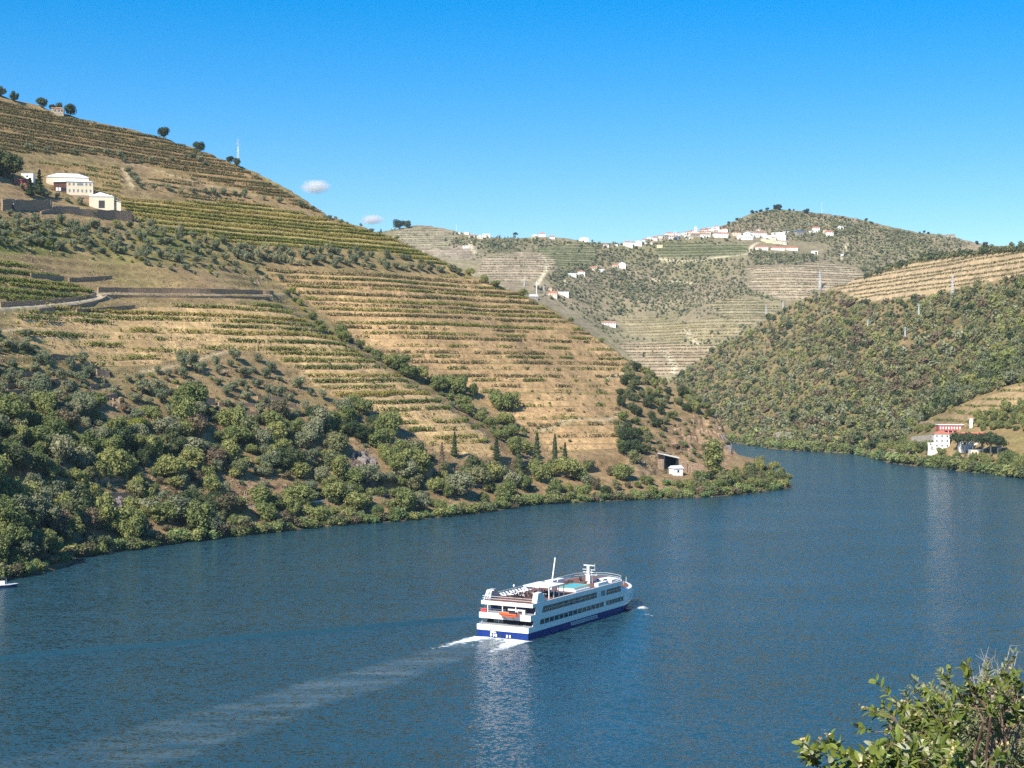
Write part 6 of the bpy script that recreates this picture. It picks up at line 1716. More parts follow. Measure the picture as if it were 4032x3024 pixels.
# ---- winery
c = on(HL, [(262, 766)])[0]
wz = math.radians(14)
wn_ = empty("winery", (c[0], c[1] + 6, c[2] + 0.5), wz, "cream winery with white roof, brown porch and two rows of windows", "building", None)
MB().box(-12.0, 9.5, 3.0, 16.0, -7, 9.6).build("main_hall", M['cream'], wn_)
mb = MB(); mb.add([(-12.4, 2.6, 9.603), (9.9, 2.6, 9.603), (9.9, 16.4, 9.603), (-12.4, 16.4, 9.603), (-7.0, 9.5, 12.4), (4.0, 9.5, 12.4)], [(0, 3, 2, 1), (0, 1, 5, 4), (2, 3, 4, 5), (1, 2, 5), (3, 0, 4)])
mb.build("main_roof", M['sheet'], wn_)
MB().box(-1.5, 11.8, -4.5, 2.99, -7.5, 6.4).build("front_block", M['cream'], wn_)
mb = MB(); mb.add([(-1.9, -4.9, 6.403), (12.2, -4.9, 6.403), (12.2, 3.0, 6.403), (-1.9, 3.0, 6.403), (-1.9, 3.0, 8.3), (9.0, 3.0, 8.3)], [(0, 3, 2, 1), (0, 1, 5, 4), (1, 2, 5), (3, 0, 4), (2, 3, 4, 5)])
mb.build("front_roof", M['sheet'], wn_)
MB().box(-8.0, -1.52, -3.6, 2.98, 0.4, 5.9).build("porch", M['wood'], wn_)
MB().add([(-8.6, -4.2, 5.95), (-1.55, -4.2, 6.3), (-1.55, 2.95, 8.0), (-8.6, 2.95, 7.2), (-8.6, -4.2, 6.1), (-1.55, -4.2, 6.45), (-1.55, 2.95, 8.15), (-8.6, 2.95, 7.35)], [(0, 3, 2, 1), (4, 5, 6, 7), (0, 1, 5, 4), (1, 2, 6, 5), (2, 3, 7, 6), (3, 0, 4, 7)]).build("porch_roof", M['sheet'], wn_)
for k in range(4): MB().box(-6.8 + k * 1.35, -5.75 + k * 1.35, -3.68, -3.6, 1.6, 3.3).build("porch_window", M['white2'] if k in (0, 1) else M['glass'], wn_)
MB().box(-1.6, 11.9, -4.62, -4.5, -7.5, -0.5).build("stone_base", M['schist'], wn_)
for k in range(6):
    w = MB().box(-0.4 + k * 2.1, 0.4 + k * 2.1, -4.56, -4.5, 1.2, 2.5).build("window", M['pane'], wn_); MB().box(-0.5 + k * 2.1, 0.5 + k * 2.1, -4.60, -4.5, 1.05, 1.19).build("sill", M['concrete'], w)
for x0, x1 in ((-0.5, 0.4), (1.6, 2.5), (3.8, 6.8), (7.9, 8.8), (9.9, 10.8)):
    w = MB().box(x0, x1, -4.56, -4.5, 4.6, 5.8).build("window", M['pane'], wn_); MB().box(x0 - 0.1, x1 + 0.1, -4.60, -4.5, 4.45, 4.59).build("sill", M['concrete'], w)
MB().box(-11.0, -10.0, 2.93, 2.99, 2.0, 3.6).build("window", M['pane'], wn_)
c = on(HL, [(398, 826)])[0]
wh = empty("warehouse", (c[0], c[1] + 4, c[2] + 0.3), math.radians(4), "cream warehouse with grey hipped roof and dark doorway below the winery", "building")
MB().box(-6.3, 6.3, -4, 6, -5, 6.6).build("wall", M['cream'], wh)
mb = MB(); mb.add([(-6.7, -4.4, 6.603), (6.7, -4.4, 6.603), (6.7, 6.4, 6.603), (-6.7, 6.4, 6.603), (-2.2, 1.0, 9.3), (-1.2, 1.0, 9.3)], [(0, 3, 2, 1), (0, 1, 5, 4), (2, 3, 4, 5), (1, 2, 5), (3, 0, 4)]); mb.build("roof", M['sheet'], wh)
MB().box(-1.5, 1.6, -4.08, -4.0, 0.6, 4.5).build("door", M['black'], wh)
MB().box(6.31, 9.6, -2.5, -2.3, -4, 4.0).box(6.31, 9.4, -2.3, 4, -4, 0.2).build("lean_to", M['cream'], wh)
MB().add([(6.31, -3, 4.8), (9.9, -3, 3.9), (9.9, 4, 3.9), (6.31, 4, 4.8), (6.31, -3, 4.95), (9.9, -3, 4.05), (9.9, 4, 4.05), (6.31, 4, 4.95)], [(0, 3, 2, 1), (4, 5, 6, 7), (0, 1, 5, 4), (1, 2, 6, 5), (2, 3, 7, 6), (3, 0, 4, 7)]).build("lean_to_roof", M['sheet'], wh)
p = on(HL, [(85, 728)])[0]
house("tile_roof_shed", p, 7, 4, 2.2, 0.2, "low shed with orange roof left of the winery's conifers", "shed", None, 'redwall', 'tile', 'gable', 1.0, 4, (2, 1), (0.8, 0.9))
p = on(HL, [(106, 705)])[0]
house("white_roof_annex", (p[0], p[1] + 2, p[2]), 6, 5, 2.6, 0.1, "small annex with white roof behind the winery's conifers", "shed", None, 'plaster', 'sheet', 'flat', 0.5, 4, (1, 1), (0.8, 0.9))
p = on(HL, [(228, 446)])[0]
if np.isnan(p[0]): p = np.array(P(228, 446, depth_left(228, 446)))
rn = empty("ruined_hut", p, 0.15, "roofless pale ruined hut on the skyline beside the dark tree", "ruin")
MB().box(-3.6, 3.6, -1.8, -1.4, -2, 2.6).build("front_wall", M['pale_stone'], rn)
MB().box(-3.6, -3.2, -1.4, 2.2, -2, 3.4).box(3.2, 3.6, -1.4, 2.2, -2, 2.2).build("side_wall", M['pale_stone'], rn)
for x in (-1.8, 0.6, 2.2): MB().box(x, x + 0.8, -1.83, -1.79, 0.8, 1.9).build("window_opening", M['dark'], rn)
MB().add([(-3.9, -2.1, 2.6), (3.0, -2.1, 2.6), (2.6, 1.0, 3.9), (-3.9, 1.0, 4.0), (-3.9, -2.1, 2.75), (3.0, -2.1, 2.75), (2.6, 1.0, 4.05), (-3.9, 1.0, 4.15)], [(0, 3, 2, 1), (4, 5, 6, 7), (0, 1, 5, 4), (1, 2, 6, 5), (2, 3, 7, 6), (3, 0, 4, 7)]).build("broken_roof", M['tile_old'], rn)

# ---- railway, tunnel and hut
rw = empty("railway", RAIL[4], 0, "single-track railway on a pale retaining wall along the left bank", "railway")
def along_rail(a, b, z0, z1):
    rings = []
    for i, p in enumerate(RAIL):
        q0, q1 = RAIL[max(i - 1, 0)], RAIL[min(i + 1, len(RAIL) - 1)]
        d = Vector((q1[0] - q0[0], q1[1] - q0[1], 0)).normalized(); nn = Vector((d.y, -d.x, 0))     # towards the river
        c_ = Vector(p) - Vector(RAIL[4])
        rings.append([c_ + nn * a + Vector((0, 0, z0)), c_ + nn * b + Vector((0, 0, z0)), c_ + nn * b + Vector((0, 0, z1)), c_ + nn * a + Vector((0, 0, z1))])
    return rings
MB().loft(along_rail(-2.2, 2.4, -0.6, 0.35)).build("ballast", M['ballast'], rw)
MB().loft(along_rail(2.41, 2.95, -2.6, 0.55)).build("retaining_wall", M['concrete'], rw)
for a in (-0.8, 0.75): MB().loft(along_rail(a, a + 0.12, 0.35, 0.62)).build("rail", M['wood'], rw)
tp = Vector(on(HL, [(2643, 1850)])[0])
tn = empty("tunnel_mouth", (tp.x, tp.y + 0.3, tp.z - 0.2), math.radians(8), "square black tunnel mouth with pale slanting lintel beside the hut", "tunnel")
mb = MB(); mb.box(-3.6, -3.0, 0, 12, -2, 8.2).box(3.0, 3.6, 0, 12, -2, 6.4).box(-3.0, 3.0, 11.5, 12, -2, 7.5); mb.build("side_wall", M['dark'], tn)  # near-black wall colour stands in for the unlit inside of the tunnel
MB().add([(-3.9, -0.3, 7.5), (3.9, -0.3, 5.7), (3.9, 12, 5.7), (-3.9, 12, 7.5), (-3.9, -0.3, 8.2), (3.9, -0.3, 6.4), (3.9, 12, 6.4), (-3.9, 12, 8.2)], [(0, 3, 2, 1), (4, 5, 6, 7), (0, 1, 5, 4), (1, 2, 6, 5), (2, 3, 7, 6), (3, 0, 4, 7)]).build("lintel", M['concrete'], tn)
for q in ((-6.5, -3.61, 0.3, 1.2, -3, 5.4), (3.61, 8.0, 0.3, 1.2, -3, 5.2), (8.01, 17.0, 0.8, 1.6, -3, 3.4)): MB().box(*q).build("stone_wing", M['schist'], tn)
hp_ = Vector(on(HL, [(2662, 1868)])[0])
ht = house("white_hut", (hp_.x, hp_.y + 0.5, hp_.z), 5.2, 4.4, 3.0, math.radians(24), "small white hut with pale roof in front of the tunnel mouth", "hut", None, 'plaster', 'sheet', 'gable', 1.3, 4, (1, 1), (0.9, 1.2))
MB().box(2.61, 2.66, -0.8, 0.8, 0, 2.2).build("door", M['dark'], ht)

# ---- right bank: white house, red house and their walls
c = on(HR, [(3712, 1768)])[0]
rh_ = house("riverside_house", (c[0], c[1] + 4, c[2] + 0.5), 9.5, 10, 9.0, math.radians(-8), "white three-storey house with orange hipped roof above the right shore", "house", None, 'plaster', 'tile', 'hip', 2.4, 6, (3, 3), (0.8, 1.3))
MB().box(-8.5, -4.8, -4, 3, -6, 3.5).build("terrace_block", M['plaster'], rh_)
c2 = on(HR, [(3850, 1745)])[0]
house("long_house", (c2[0], c2[1] + 3, c2[2]), 22, 8, 4.5, math.radians(-6), "long low house with orange roof behind the umbrella pines", "house", None, 'plaster', 'tile', 'gable', 2.4, 6, (5, 1), (0.9, 1.2))
c3 = on(HR, [(3745, 1712)])[0]
rd = empty("red_house", (c3[0], c3[1] + 4, c3[2]), math.radians(-4), "red two-storey house with white flat roof and columns", "house")
MB().box(-7.5, 7.5, -3.0, 4, -5, 2.6).build("ground_storey", M['redwall'], rd)
MB().box(-7.6, 7.6, -4.0, 4.1, 2.603, 6.2).build("upper_storey", M['redwall'], rd)
MB().box(-8.0, 8.6, -4.5, 4.6, 6.203, 6.6).build("roof", M['plaster'], rd)
for k in range(8):
    w = MB().box(-6.8 + k * 1.75, -6.0 + k * 1.75, -4.07, -4.0, 3.6, 5.2).build("window", M['white2'], rd)
for k in range(6): MB().box(-7.4 + k * 2.9, -7.1 + k * 2.9, -3.95, -3.65, -4, 2.6).build("column", M['plaster'], rd)
c4 = on(HR, [(3823, 1682)])[0]
cm_ = empty("white_chimney_tower", c4, 0, "slim white tower right of the red house", "tower"); MB().box(-0.9, 0.9, -0.9, 0.9, -3, 5.2).build("shaft", M['plaster'], cm_); MB().box(-1.1, 1.1, -1.1, 1.1, 5.2, 5.6).build("cap", M['plaster'], cm_)
c5 = on(HR, [(3935, 1772)])[0]
bm = bmesh.new(); bmesh.ops.create_uvsphere(bm, u_segments=16, v_segments=10, radius=1.5); me = bpy.data.meshes.new("tank"); bm.to_mesh(me); bm.free(); me.materials.append(M['plaster'])
tk = empty("round_tank", c5, 0, "round white tank right of the umbrella pines", "tank"); obj("tank_shell", me, tk, (0, 0, 1.6)); MB().box(-0.8, 0.8, -0.8, 0.8, -2, 0.5).build("footing", M['concrete'], tk)
c6 = on(HR, [(3840, 1790)])[0]
house("garden_house", (c6[0], c6[1], c6[2] - 0.5), 7, 5, 3.0, 0.0, "low white garden house seen between the pine trunks", "house", None, 'cream', 'sheet', 'flat', 0.5, 4, (3, 1), (0.8, 1.0))
for q, mat_, h_, lab in (([(3590, 1745), (3640, 1735), (3690, 1738)], 'pale_stone', 4.0, "pale stone retaining wall left of the white riverside house"), ([(3300, 1738), (3350, 1736), (3400, 1742)], 'schist', 3.0, "stone wall on the right bank at the bend"), ([(3058, 1728), (3090, 1726), (3135, 1730)], 'pale_stone', 5.5, "pale buttressed wall on the far bank"),
                         ([(2985, 1716), (3055, 1722)], 'schist', 3.0, "dark stone wall left of the pale buttressed wall"), ([(3130, 1712), (3250, 1722), (3330, 1730)], 'schist', 1.8, "long low wall of the far bank railway"), ([(3500, 1776), (3560, 1782), (3610, 1792)], 'schist', 1.4, "stone quay wall on the right bank"), ([(3720, 1682), (3660, 1672), (3600, 1668)], 'schist', 2.0, "terrace wall behind the red house")):
    wall_along(HR, q, "bank_wall", mat_, h_, lab, "stone wall", 1.0)

# ---- masts and poles
def pylon(hill, px, py, hpx, name, label, mat='galv', base=0.10, arms=((0.78, 0.22), (0.88, 0.18), (0.68, 0.2)), lattice=True, th=0.012, group="pylons", miss=None):
    p = on(hill, [(px, py)])[0]
    if np.isnan(p[0]): p = np.array(P(px, py, miss))
    H = hpx * p[1] / FOC
    e = empty(name, p, 0.4, label, "pylon" if lattice else "pole", group)
    mb = MB(); bw = H * base / 2; r = H * th * 0.5
    if lattice:
        for sx in (-1, 1):
            for sy in (-1, 1): mb.tube([(sx * bw, sy * bw, -1), (sx * bw * 0.35, sy * bw * 0.35, H * 0.7), (sx * bw * 0.1, sy * bw * 0.1, H)], r, 4)
        mb.build("leg_frame", M[mat], e)
        br = MB(); n = 7
        for k in range(n):
            z0, z1 = H * 0.7 * k / n, H * 0.7 * (k + 1) / n
            w0, w1 = bw * (1 - 0.65 * k / n), bw * (1 - 0.65 * (k + 1) / n)
            for s in (-1, 1):
                br.tube([(-w0, s * w0, z0), (w1, s * w1, z1)], r * 0.6, 4).tube([(w0, s * w0, z0), (-w1, s * w1, z1)], r * 0.6, 4)
        br.build("bracing", M[mat], e)
    else:
        mb.tube([(0, 0, -1), (0, 0, H)], [r * 1.6, r], 6); mb.build("shaft", M[mat], e)
    for z, w in arms: MB().box(-w * H / 2, w * H / 2, -r, r, z * H, z * H + 2 * r).build("cross_arm", M[mat], e)
    return e
pylon(HL, 937, 632, 108, "power_pylon", "thin lattice pylon on the skyline of the near hill", arms=((0.8, 0.2), (0.93, 0.14)), th=0.010, miss=960)
pylon(HR, 3750, 1172, 92, "power_pylon", "white lattice pylon on the wooded hill in front of the pale terraces", th=0.022)
pylon(HF, 3228, 1140, 74, "power_pylon", "lattice pylon in front of the far pale terraces", th=0.022)
pylon(HR, 3618, 1245, 50, "power_pylon", "pale green mast with a T-shaped top on the wooded hill", 'greenmetal', arms=((0.93, 0.32), (0.8, 0.2)), th=0.05)
pylon(HR, 3417, 1292, 33, "power_pylon", "pale green mast lowest left on the wooded hill", 'greenmetal', arms=((0.8, 0.4), (0.95, 0.2)), th=0.07)
pylon(HR, 3564, 1328, 42, "power_pylon", "slim white mast among the trees of the wooded hill", arms=((0.85, 0.3),), th=0.06)
pylon(HF, 2113, 1172, 66, "power_pylon", "tall white pole left of the orange-roofed far house", arms=(), lattice=False, th=0.05, group="poles")
pylon(HF, 2064, 1128, 40, "power_pylon", "white pole at the edge of the brown slope", arms=(), lattice=False, th=0.05, group="poles")
pylon(HF, 2142, 1158, 34, "power_pylon", "short white pole beside the tall one at the far house", arms=(), lattice=False, th=0.06, group="poles")
pylon(HF, 3016, 1240, 38, "power_pylon", "pylon low on the far terraces above the wooded hill", th=0.03)
pylon(HF, 3083, 1218, 34, "power_pylon", "pylon just above the wooded hill's edge", th=0.03)
pylon(HF, 3236, 838, 48, "radio_mast", "thin radio mast on the village hill's summit", arms=(), lattice=False, th=0.025, group="poles", miss=2570)
pylon(HF, 1797, 910, 32, "radio_mast", "thin radio mast on the far ridge left of the hamlet", arms=(), lattice=False, th=0.04, group="poles", miss=2500)
pylon(HL, 705, 926, 48, "wooden_pole", "wooden pole beside the yellow-green vineyard", 'timber', arms=(), lattice=False, th=0.045, group="poles")
pylon(HL, 466, 853, 40, "lamp_post", "street lamp with a long arm beside the warehouse", 'galv', arms=((0.97, 0.5),), lattice=False, th=0.04, group="poles")
pylon(HL, 200, 836, 50, "wooden_pole", "thin pole in front of the winery's stone wall", 'timber', arms=(), lattice=False, th=0.03, group="poles")

# ---- rock faces
def mat_rock(name, c1, c2):
    m, nt, b = mat_new(name)
    N, L = nt.nodes, nt.links
    geo = N.new("ShaderNodeNewGeometry")
    mp = N.new("ShaderNodeMapping"); mp.inputs["Scale"].default_value = (1, 1, 0.35); mp.inputs["Rotation"].default_value = (0.2, 0.15, 0)
    n = N.new("ShaderNodeTexNoise"); n.inputs["Scale"].default_value = 0.8; n.inputs["Detail"].default_value = 6; n.inputs["Roughness"].default_value = 0.7
    L.new(geo.outputs["Position"], mp.inputs["Vector"]); L.new(mp.outputs[0], n.inputs["Vector"])
    r = N.new("ShaderNodeMapRange"); r.inputs["From Min"].default_value = 0.35; r.inputs["From Max"].default_value = 0.65; L.new(n.outputs["Fac"], r.inputs["Value"])
    mx = N.new("ShaderNodeMix"); mx.data_type = 'RGBA'; mx.inputs["A"].default_value = (*c1, 1); mx.inputs["B"].default_value = (*c2, 1)
    L.new(r.outputs[0], mx.inputs["Factor"]); L.new(mx.outputs["Result"], b.inputs["Base Color"]); b.inputs["Roughness"].default_value = 0.95
    bp = N.new("ShaderNodeBump"); bp.inputs["Strength"].default_value = 1.0; bp.inputs["Distance"].default_value = 0.8; L.new(n.outputs["Fac"], bp.inputs["Height"]); L.new(bp.outputs[0], b.inputs["Normal"])
    return m
M['rock'] = mat_rock("ochre_rock", (0.14, 0.098, 0.07), (0.42, 0.285, 0.17))
M['rock_dark'] = mat_rock("grey_rock", (0.11, 0.09, 0.085), (0.30, 0.25, 0.21))
def outcrop(hill, poly, n, name, label, mat, smin_, smax, seed, tall=1.6):
    """steep jointed slabs packed into one rock face"""
    rng = np.random.default_rng(seed)
    pts = on(hill, scatter(poly, max(8, int(n * 0.45)), 9, rng)); pts = pts[~np.isnan(pts[:, 0])]
    if not len(pts): return
    mb = MB()
    for p in pts:
        s = 0.75 * rng.uniform(smin_, smax); h = s * tall * rng.uniform(0.3, 1.0)
        a = rng.uniform(0, 6.28); k = rng.integers(5, 7)
        ang = np.sort(rng.uniform(0, 6.28, k))
        lean = Vector((rng.uniform(-.5, .1), rng.uniform(0.2, .8), 0)) * h
        bot = [Vector((p[0] + math.cos(t) * s, p[1] + math.sin(t) * s, p[2] - s * 1.2)) for t in ang]
        mid = [Vector((p[0] + math.cos(t) * s * rng.uniform(.8, 1.1), p[1] + math.sin(t) * s * rng.uniform(.8, 1.1), p[2] + h * 0.5)) + lean * 0.5 for t in ang]
        top = [Vector((p[0] + math.cos(t) * s * rng.uniform(.3, .8), p[1] + math.sin(t) * s * rng.uniform(.3, .8), p[2] + h * rng.uniform(.8, 1.1))) + lean for t in ang]
        mb.loft([bot, mid, top])
    o = mb.build(name, M[mat], None)
    return tag(o, label, "rock")
outcrop(HL, [(2680, 1660), (2760, 1640), (2830, 1660), (2868, 1730), (2875, 1790), (2800, 1800), (2700, 1790), (2640, 1760), (2640, 1700)], 130, "rock_cliff", "ochre rock face of the headland behind the eucalyptus", 'rock', 1.0, 2.4, 51)
outcrop(HL, [(2838, 1680), (2872, 1735), (2900, 1790), (2862, 1795), (2845, 1740)], 26, "rock_cliff", "dark grey rock edge of the headland against the river", 'rock_dark', 1.2, 2.4, 52)
outcrop(HL, [(1385, 1790), (1450, 1770), (1480, 1830), (1470, 1900), (1400, 1900), (1345, 1870)], 60, "rock_outcrop", "dark split rock in the middle of the left-bank wood", 'rock_dark', 0.9, 2.0, 53, 2.0)
outcrop(HL, [(905, 1930), (1010, 1925), (1040, 1985), (920, 2000)], 40, "rock_outcrop", "brown rock cutting above the railway, left of the cave-like hollow", 'rock', 0.7, 1.5, 54, 2.0)
outcrop(HL, [(1110, 1900), (1170, 1905), (1165, 1965), (1110, 1960)], 24, "rock_outcrop", "sunlit rock around the cave-like hollow above the railway", 'rock', 0.7, 1.6, 55, 1.8)
outcrop(HL, [(385, 1970), (520, 1960), (530, 2020), (410, 2025)], 50, "rock_outcrop", "grey rock slab right of the tall conifer above the railway", 'rock_dark', 0.8, 1.6, 56, 1.4)
outcrop(HL, [(0, 1890), (110, 1895), (150, 1950), (40, 1960)], 34, "rock_outcrop", "ochre rock at the picture edge above the wood's lower trees", 'rock', 0.8, 1.7, 57)
outcrop(HL, [(40, 1560), (130, 1560), (110, 1620), (30, 1610)], 26, "rock_outcrop", "dark rock ledges at the upper edge of the wood near the picture edge", 'rock_dark', 0.7, 1.4, 58)
outcrop(HL, [(420, 1570), (475, 1560), (480, 1620), (430, 1620)], 14, "rock_outcrop", "pale rock with a dark gap beside the broken wall", 'rock', 0.7, 1.4, 59)
outcrop(HL, [(980, 1085), (1040, 1090), (1060, 1120), (990, 1118)], 18, "rock_outcrop", "dark rocks at the top of the gully above the wall end", 'rock_dark', 0.6, 1.2, 60)
outcrop(HR, [(3000, 1690), (3110, 1670), (3150, 1700), (3010, 1712)], 26, "rock_outcrop", "bare rock triangles low on the far bank", 'rock', 1.2, 2.6, 61, 1.2)
outcrop(HR, [(3500, 1700), (3580, 1690), (3600, 1735), (3520, 1740)], 24, "rock_outcrop", "yellow quarry face left of the white riverside house", 'rock', 1.2, 2.4, 62, 1.2)
outcrop(HL, [(560, 2160), (640, 2148), (640, 2156), (560, 2168)], 16, "shore_stones", "row of pale stones at the water's edge under the wood", 'pale_stone', 0.3, 0.6, 63, 0.7)
outcrop(HL, [(3000, 1925), (3060, 1915), (3060, 1930), (3010, 1935)], 10, "shore_stones", "pale boulder at the tip of the low point", 'pale_stone', 0.6, 1.2, 64, 0.8)
outcrop(HL, [(1690, 2028), (1760, 2018), (1765, 2026), (1700, 2036)], 12, "shore_stones", "white stones on the shore below the row of conifers", 'pale_stone', 0.3, 0.6, 65, 0.7)

# ------------------------------------------------------------------ clouds
def cloud(px, py, wpx, hpx, Y, label, seed):
    c_ = P(px, py, Y); w, h = wpx * Y / FOC / 2, hpx * Y / FOC / 2
    rng = np.random.default_rng(seed)
    bm = bmesh.new(); bmesh.ops.create_icosphere(bm, subdivisions=3, radius=1.0)
    me = bpy.data.meshes.new("cloud"); bm.to_mesh(me); bm.free()
    m = bpy.data.materials.new("cloud_vapour"); m.use_nodes = True
    N, L = m.node_tree.nodes, m.node_tree.links
    N.clear()
    out = N.new("ShaderNodeOutputMaterial"); vol = N.new("ShaderNodeVolumePrincipled")
    vol.inputs["Color"].default_value = (1, 1, 1, 1); vol.inputs["Anisotropy"].default_value = 0.2
    tc = N.new("ShaderNodeTexCoord")
    ln = N.new("ShaderNodeVectorMath"); ln.operation = 'LENGTH'; L.new(tc.outputs["Object"], ln.inputs[0])
    fall = N.new("ShaderNodeMapRange"); fall.inputs["From Min"].default_value = 0.15; fall.inputs["From Max"].default_value = 0.95; fall.inputs["To Min"].default_value = 1.0; fall.inputs["To Max"].default_value = 0.0
    L.new(ln.outputs["Value"], fall.inputs["Value"])
    n = N.new("ShaderNodeTexNoise"); n.inputs["Scale"].default_value = 1.7; n.inputs["Detail"].default_value = 5; L.new(tc.outputs["Object"], n.inputs["Vector"])
    mu = N.new("ShaderNodeMath"); mu.operation = 'MULTIPLY'; L.new(fall.outputs[0], mu.inputs[0]); L.new(n.outputs["Fac"], mu.inputs[1])
    sb = N.new("ShaderNodeMath"); sb.operation = 'SUBTRACT'; sb.use_clamp = True; L.new(mu.outputs[0], sb.inputs[0]); sb.inputs[1].default_value = 0.10
    mm = N.new("ShaderNodeMath"); mm.operation = 'MULTIPLY'; L.new(sb.outputs[0], mm.inputs[0]); mm.inputs[1].default_value = 9.0 / w
    L.new(mm.outputs[0], vol.inputs["Density"]); L.new(vol.outputs[0], out.inputs["Volume"])
    me.materials.append(m)
    o = obj("cloud", me, None, c_, 0, (w * 1.45, w * 1.1, h * 1.5))
    return tag(o, label, "cloud", "small clouds")
cloud(1242, 735, 112, 52, 9000, "small white cloud beside the steep skyline of the near hill", 1)
cloud(1465, 865, 90, 36, 11000, "smaller faint cloud just above the near crest", 2)
# ------------------------------------------------------------------ foreground bushes
M['laurel'] = mat_leaf("glossy_leaf", (0.075, 0.112, 0.018), (0.215, 0.240, 0.050), 0.22, 0.0, 3.0, 0.32)
M['laurel_back'] = mat_leaf("leaf_underside", (0.24, 0.25, 0.14), (0.38, 0.37, 0.23), 0.2, 0.0, 3.0, 0.7)
M['bud'] = mat_leaf("flower_bud", (0.42, 0.32, 0.14), (0.60, 0.47, 0.24), 0.2, 0.0, 3.0, 0.7)
M['wild_olive'] = mat_leaf("wild_olive_leaf", (0.085, 0.11, 0.042), (0.25, 0.26, 0.125), 0.2, 0.0, 2.0, 0.45)
M['twig'] = mat_plain("red_brown_twig", (0.20, 0.13, 0.09), 0.8, var=0.2, vscale=20)
M['twig_grey'] = mat_plain("grey_twig", (0.33, 0.29, 0.26), 0.9)

fr_ = np.random.default_rng(77)
def leaf_shape(pos, axis, up, length, width, fold, rng):
    """pointed oval leaves, folded along the midrib"""
    n = len(pos)
    t = axis / np.linalg.norm(axis, axis=1)[:, None]
    s = np.cross(t, up); s /= np.linalg.norm(s, axis=1)[:, None] + 1e-9
    nn = np.cross(s, t)
    L_, W_ = length[:, None], width[:, None]
    prof = [(0.0, 0.0, 0.0), (0.16, 0.62, 0.02), (0.40, 1.0, 0.04), (0.68, 0.92, 0.04), (0.90, 0.50, 0.0), (1.0, 0.0, -0.03)]
    mid = [pos + t * L_ * a + nn * L_ * c for a, w, c in prof]
    lf = [pos + t * L_ * a + s * W_ * 0.5 * w + nn * (L_ * c + W_ * fold * w) for a, w, c in prof[1:5]]
    rt = [pos + t * L_ * a - s * W_ * 0.5 * w + nn * (L_ * c + W_ * fold * w) for a, w, c in prof[1:5]]
    V = np.stack(mid + lf + rt, 1).reshape(-1, 3)          # 14 per leaf
    o = (np.arange(n) * 14)[:, None]
    tri = np.concatenate([o + np.array([q]) for q in ((0, 1, 6), (0, 10, 1), (4, 5, 9), (4, 13, 5))])
    quad = np.concatenate([o + np.array([q]) for q in ((1, 2, 7, 6), (2, 3, 8, 7), (3, 4, 9, 8), (10, 11, 2, 1), (11, 12, 3, 2), (12, 13, 4, 3))])
    return V, [tri, quad]

def leafy_bush(name, label, cat, root, tips, leaf, per_tip, lsize, lw, spread, twig_mat, back=None, buds=False, r0=0.013, whorl=True, seed=1):
    """bush whose stems rise from root to each tip; leaves gathered round the shoot ends"""
    rng = np.random.default_rng(seed)
    e = empty(name, root, 0, label, cat)
    root = np.array(root)
    st = MB(); pos, axs = [], []; bpos = []
    for tip in tips:
        tip = np.array(tip) - root
        mid = tip * np.array([0.35, 0.35, 0.55]) + rng.normal(0, 0.06, 3)
        mid2 = tip * np.array([0.75, 0.75, 0.82]) + rng.normal(0, 0.05, 3)
        st.tube([(0, 0, 0), mid, mid2, tip], [r0, r0 * 0.7, r0 * 0.42, r0 * 0.2], 5)
        shoots = [tip] + [tip + rng.normal(0, spread, 3) * (1, 1, 0.7) for _ in range(5)]
        for sh_ in shoots:
            b0 = mid2 + (tip - mid2) * rng.uniform(0.1, 0.8)
            st.tube([b0, (b0 + sh_) / 2 + rng.normal(0, 0.015, 3), sh_], [r0 * 0.25, r0 * 0.18, r0 * 0.1], 4)
            d = sh_ - b0; d /= np.linalg.norm(d) + 1e-9
            k = per_tip
            a = rng.uniform(0, 6.28) + np.arange(k) * 2.4
            x_ = np.cross(d, [0, 0, 1.0]); x_ = x_ / (np.linalg.norm(x_) + 1e-9); y_ = np.cross(d, x_)
            along = rng.uniform(-0.16 if not whorl else -0.09, 0.01, k)
            pos.append(sh_ + d * along[:, None])
            axs.append(np.cos(a)[:, None] * x_ + np.sin(a)[:, None] * y_ + d * rng.uniform(0.35, 1.1, k)[:, None] + rng.normal(0, 0.15, (k, 3)))
            if buds and rng.random() < 0.35:
                bpos.append(sh_ + rng.normal(0, 0.012, (9, 3)) + d * 0.02)
    st.build("stem", M[twig_mat], e)
    pos, axs = np.concatenate(pos), np.concatenate(axs)
    n = len(pos)
    up = np.array([0, 0, 1.0]) + rng.normal(0, 0.45, (n, 3))
    V, F = leaf_shape(pos, axs, up, lsize * rng.uniform(0.65, 1.2, n), lw * rng.uniform(0.7, 1.2, n), 0.10, rng)
    sel = rng.random(n) < (0.09 if back else 0.0)
    mats = [M[leaf]] + ([M[back]] if back else [])
    mi = np.concatenate([np.tile(sel.astype(int), 1) for _ in range(4)] + [np.tile(sel.astype(int), 1) for _ in range(6)])
    lo_ = obj("foliage", mesh_np("foliage", V, F, mats, False, mi if back else None), e)
    if bpos:
        bp_ = np.concatenate(bpos)
        nr = unit_sphere(len(bp_), rng)
        V, F = leaf_quads(bp_, nr, 0.014, rng, 0.9)
        tag(obj("flower_buds", mesh_np("flower_buds", V, [F], [M['bud']]), e), kind="stuff")
    return e

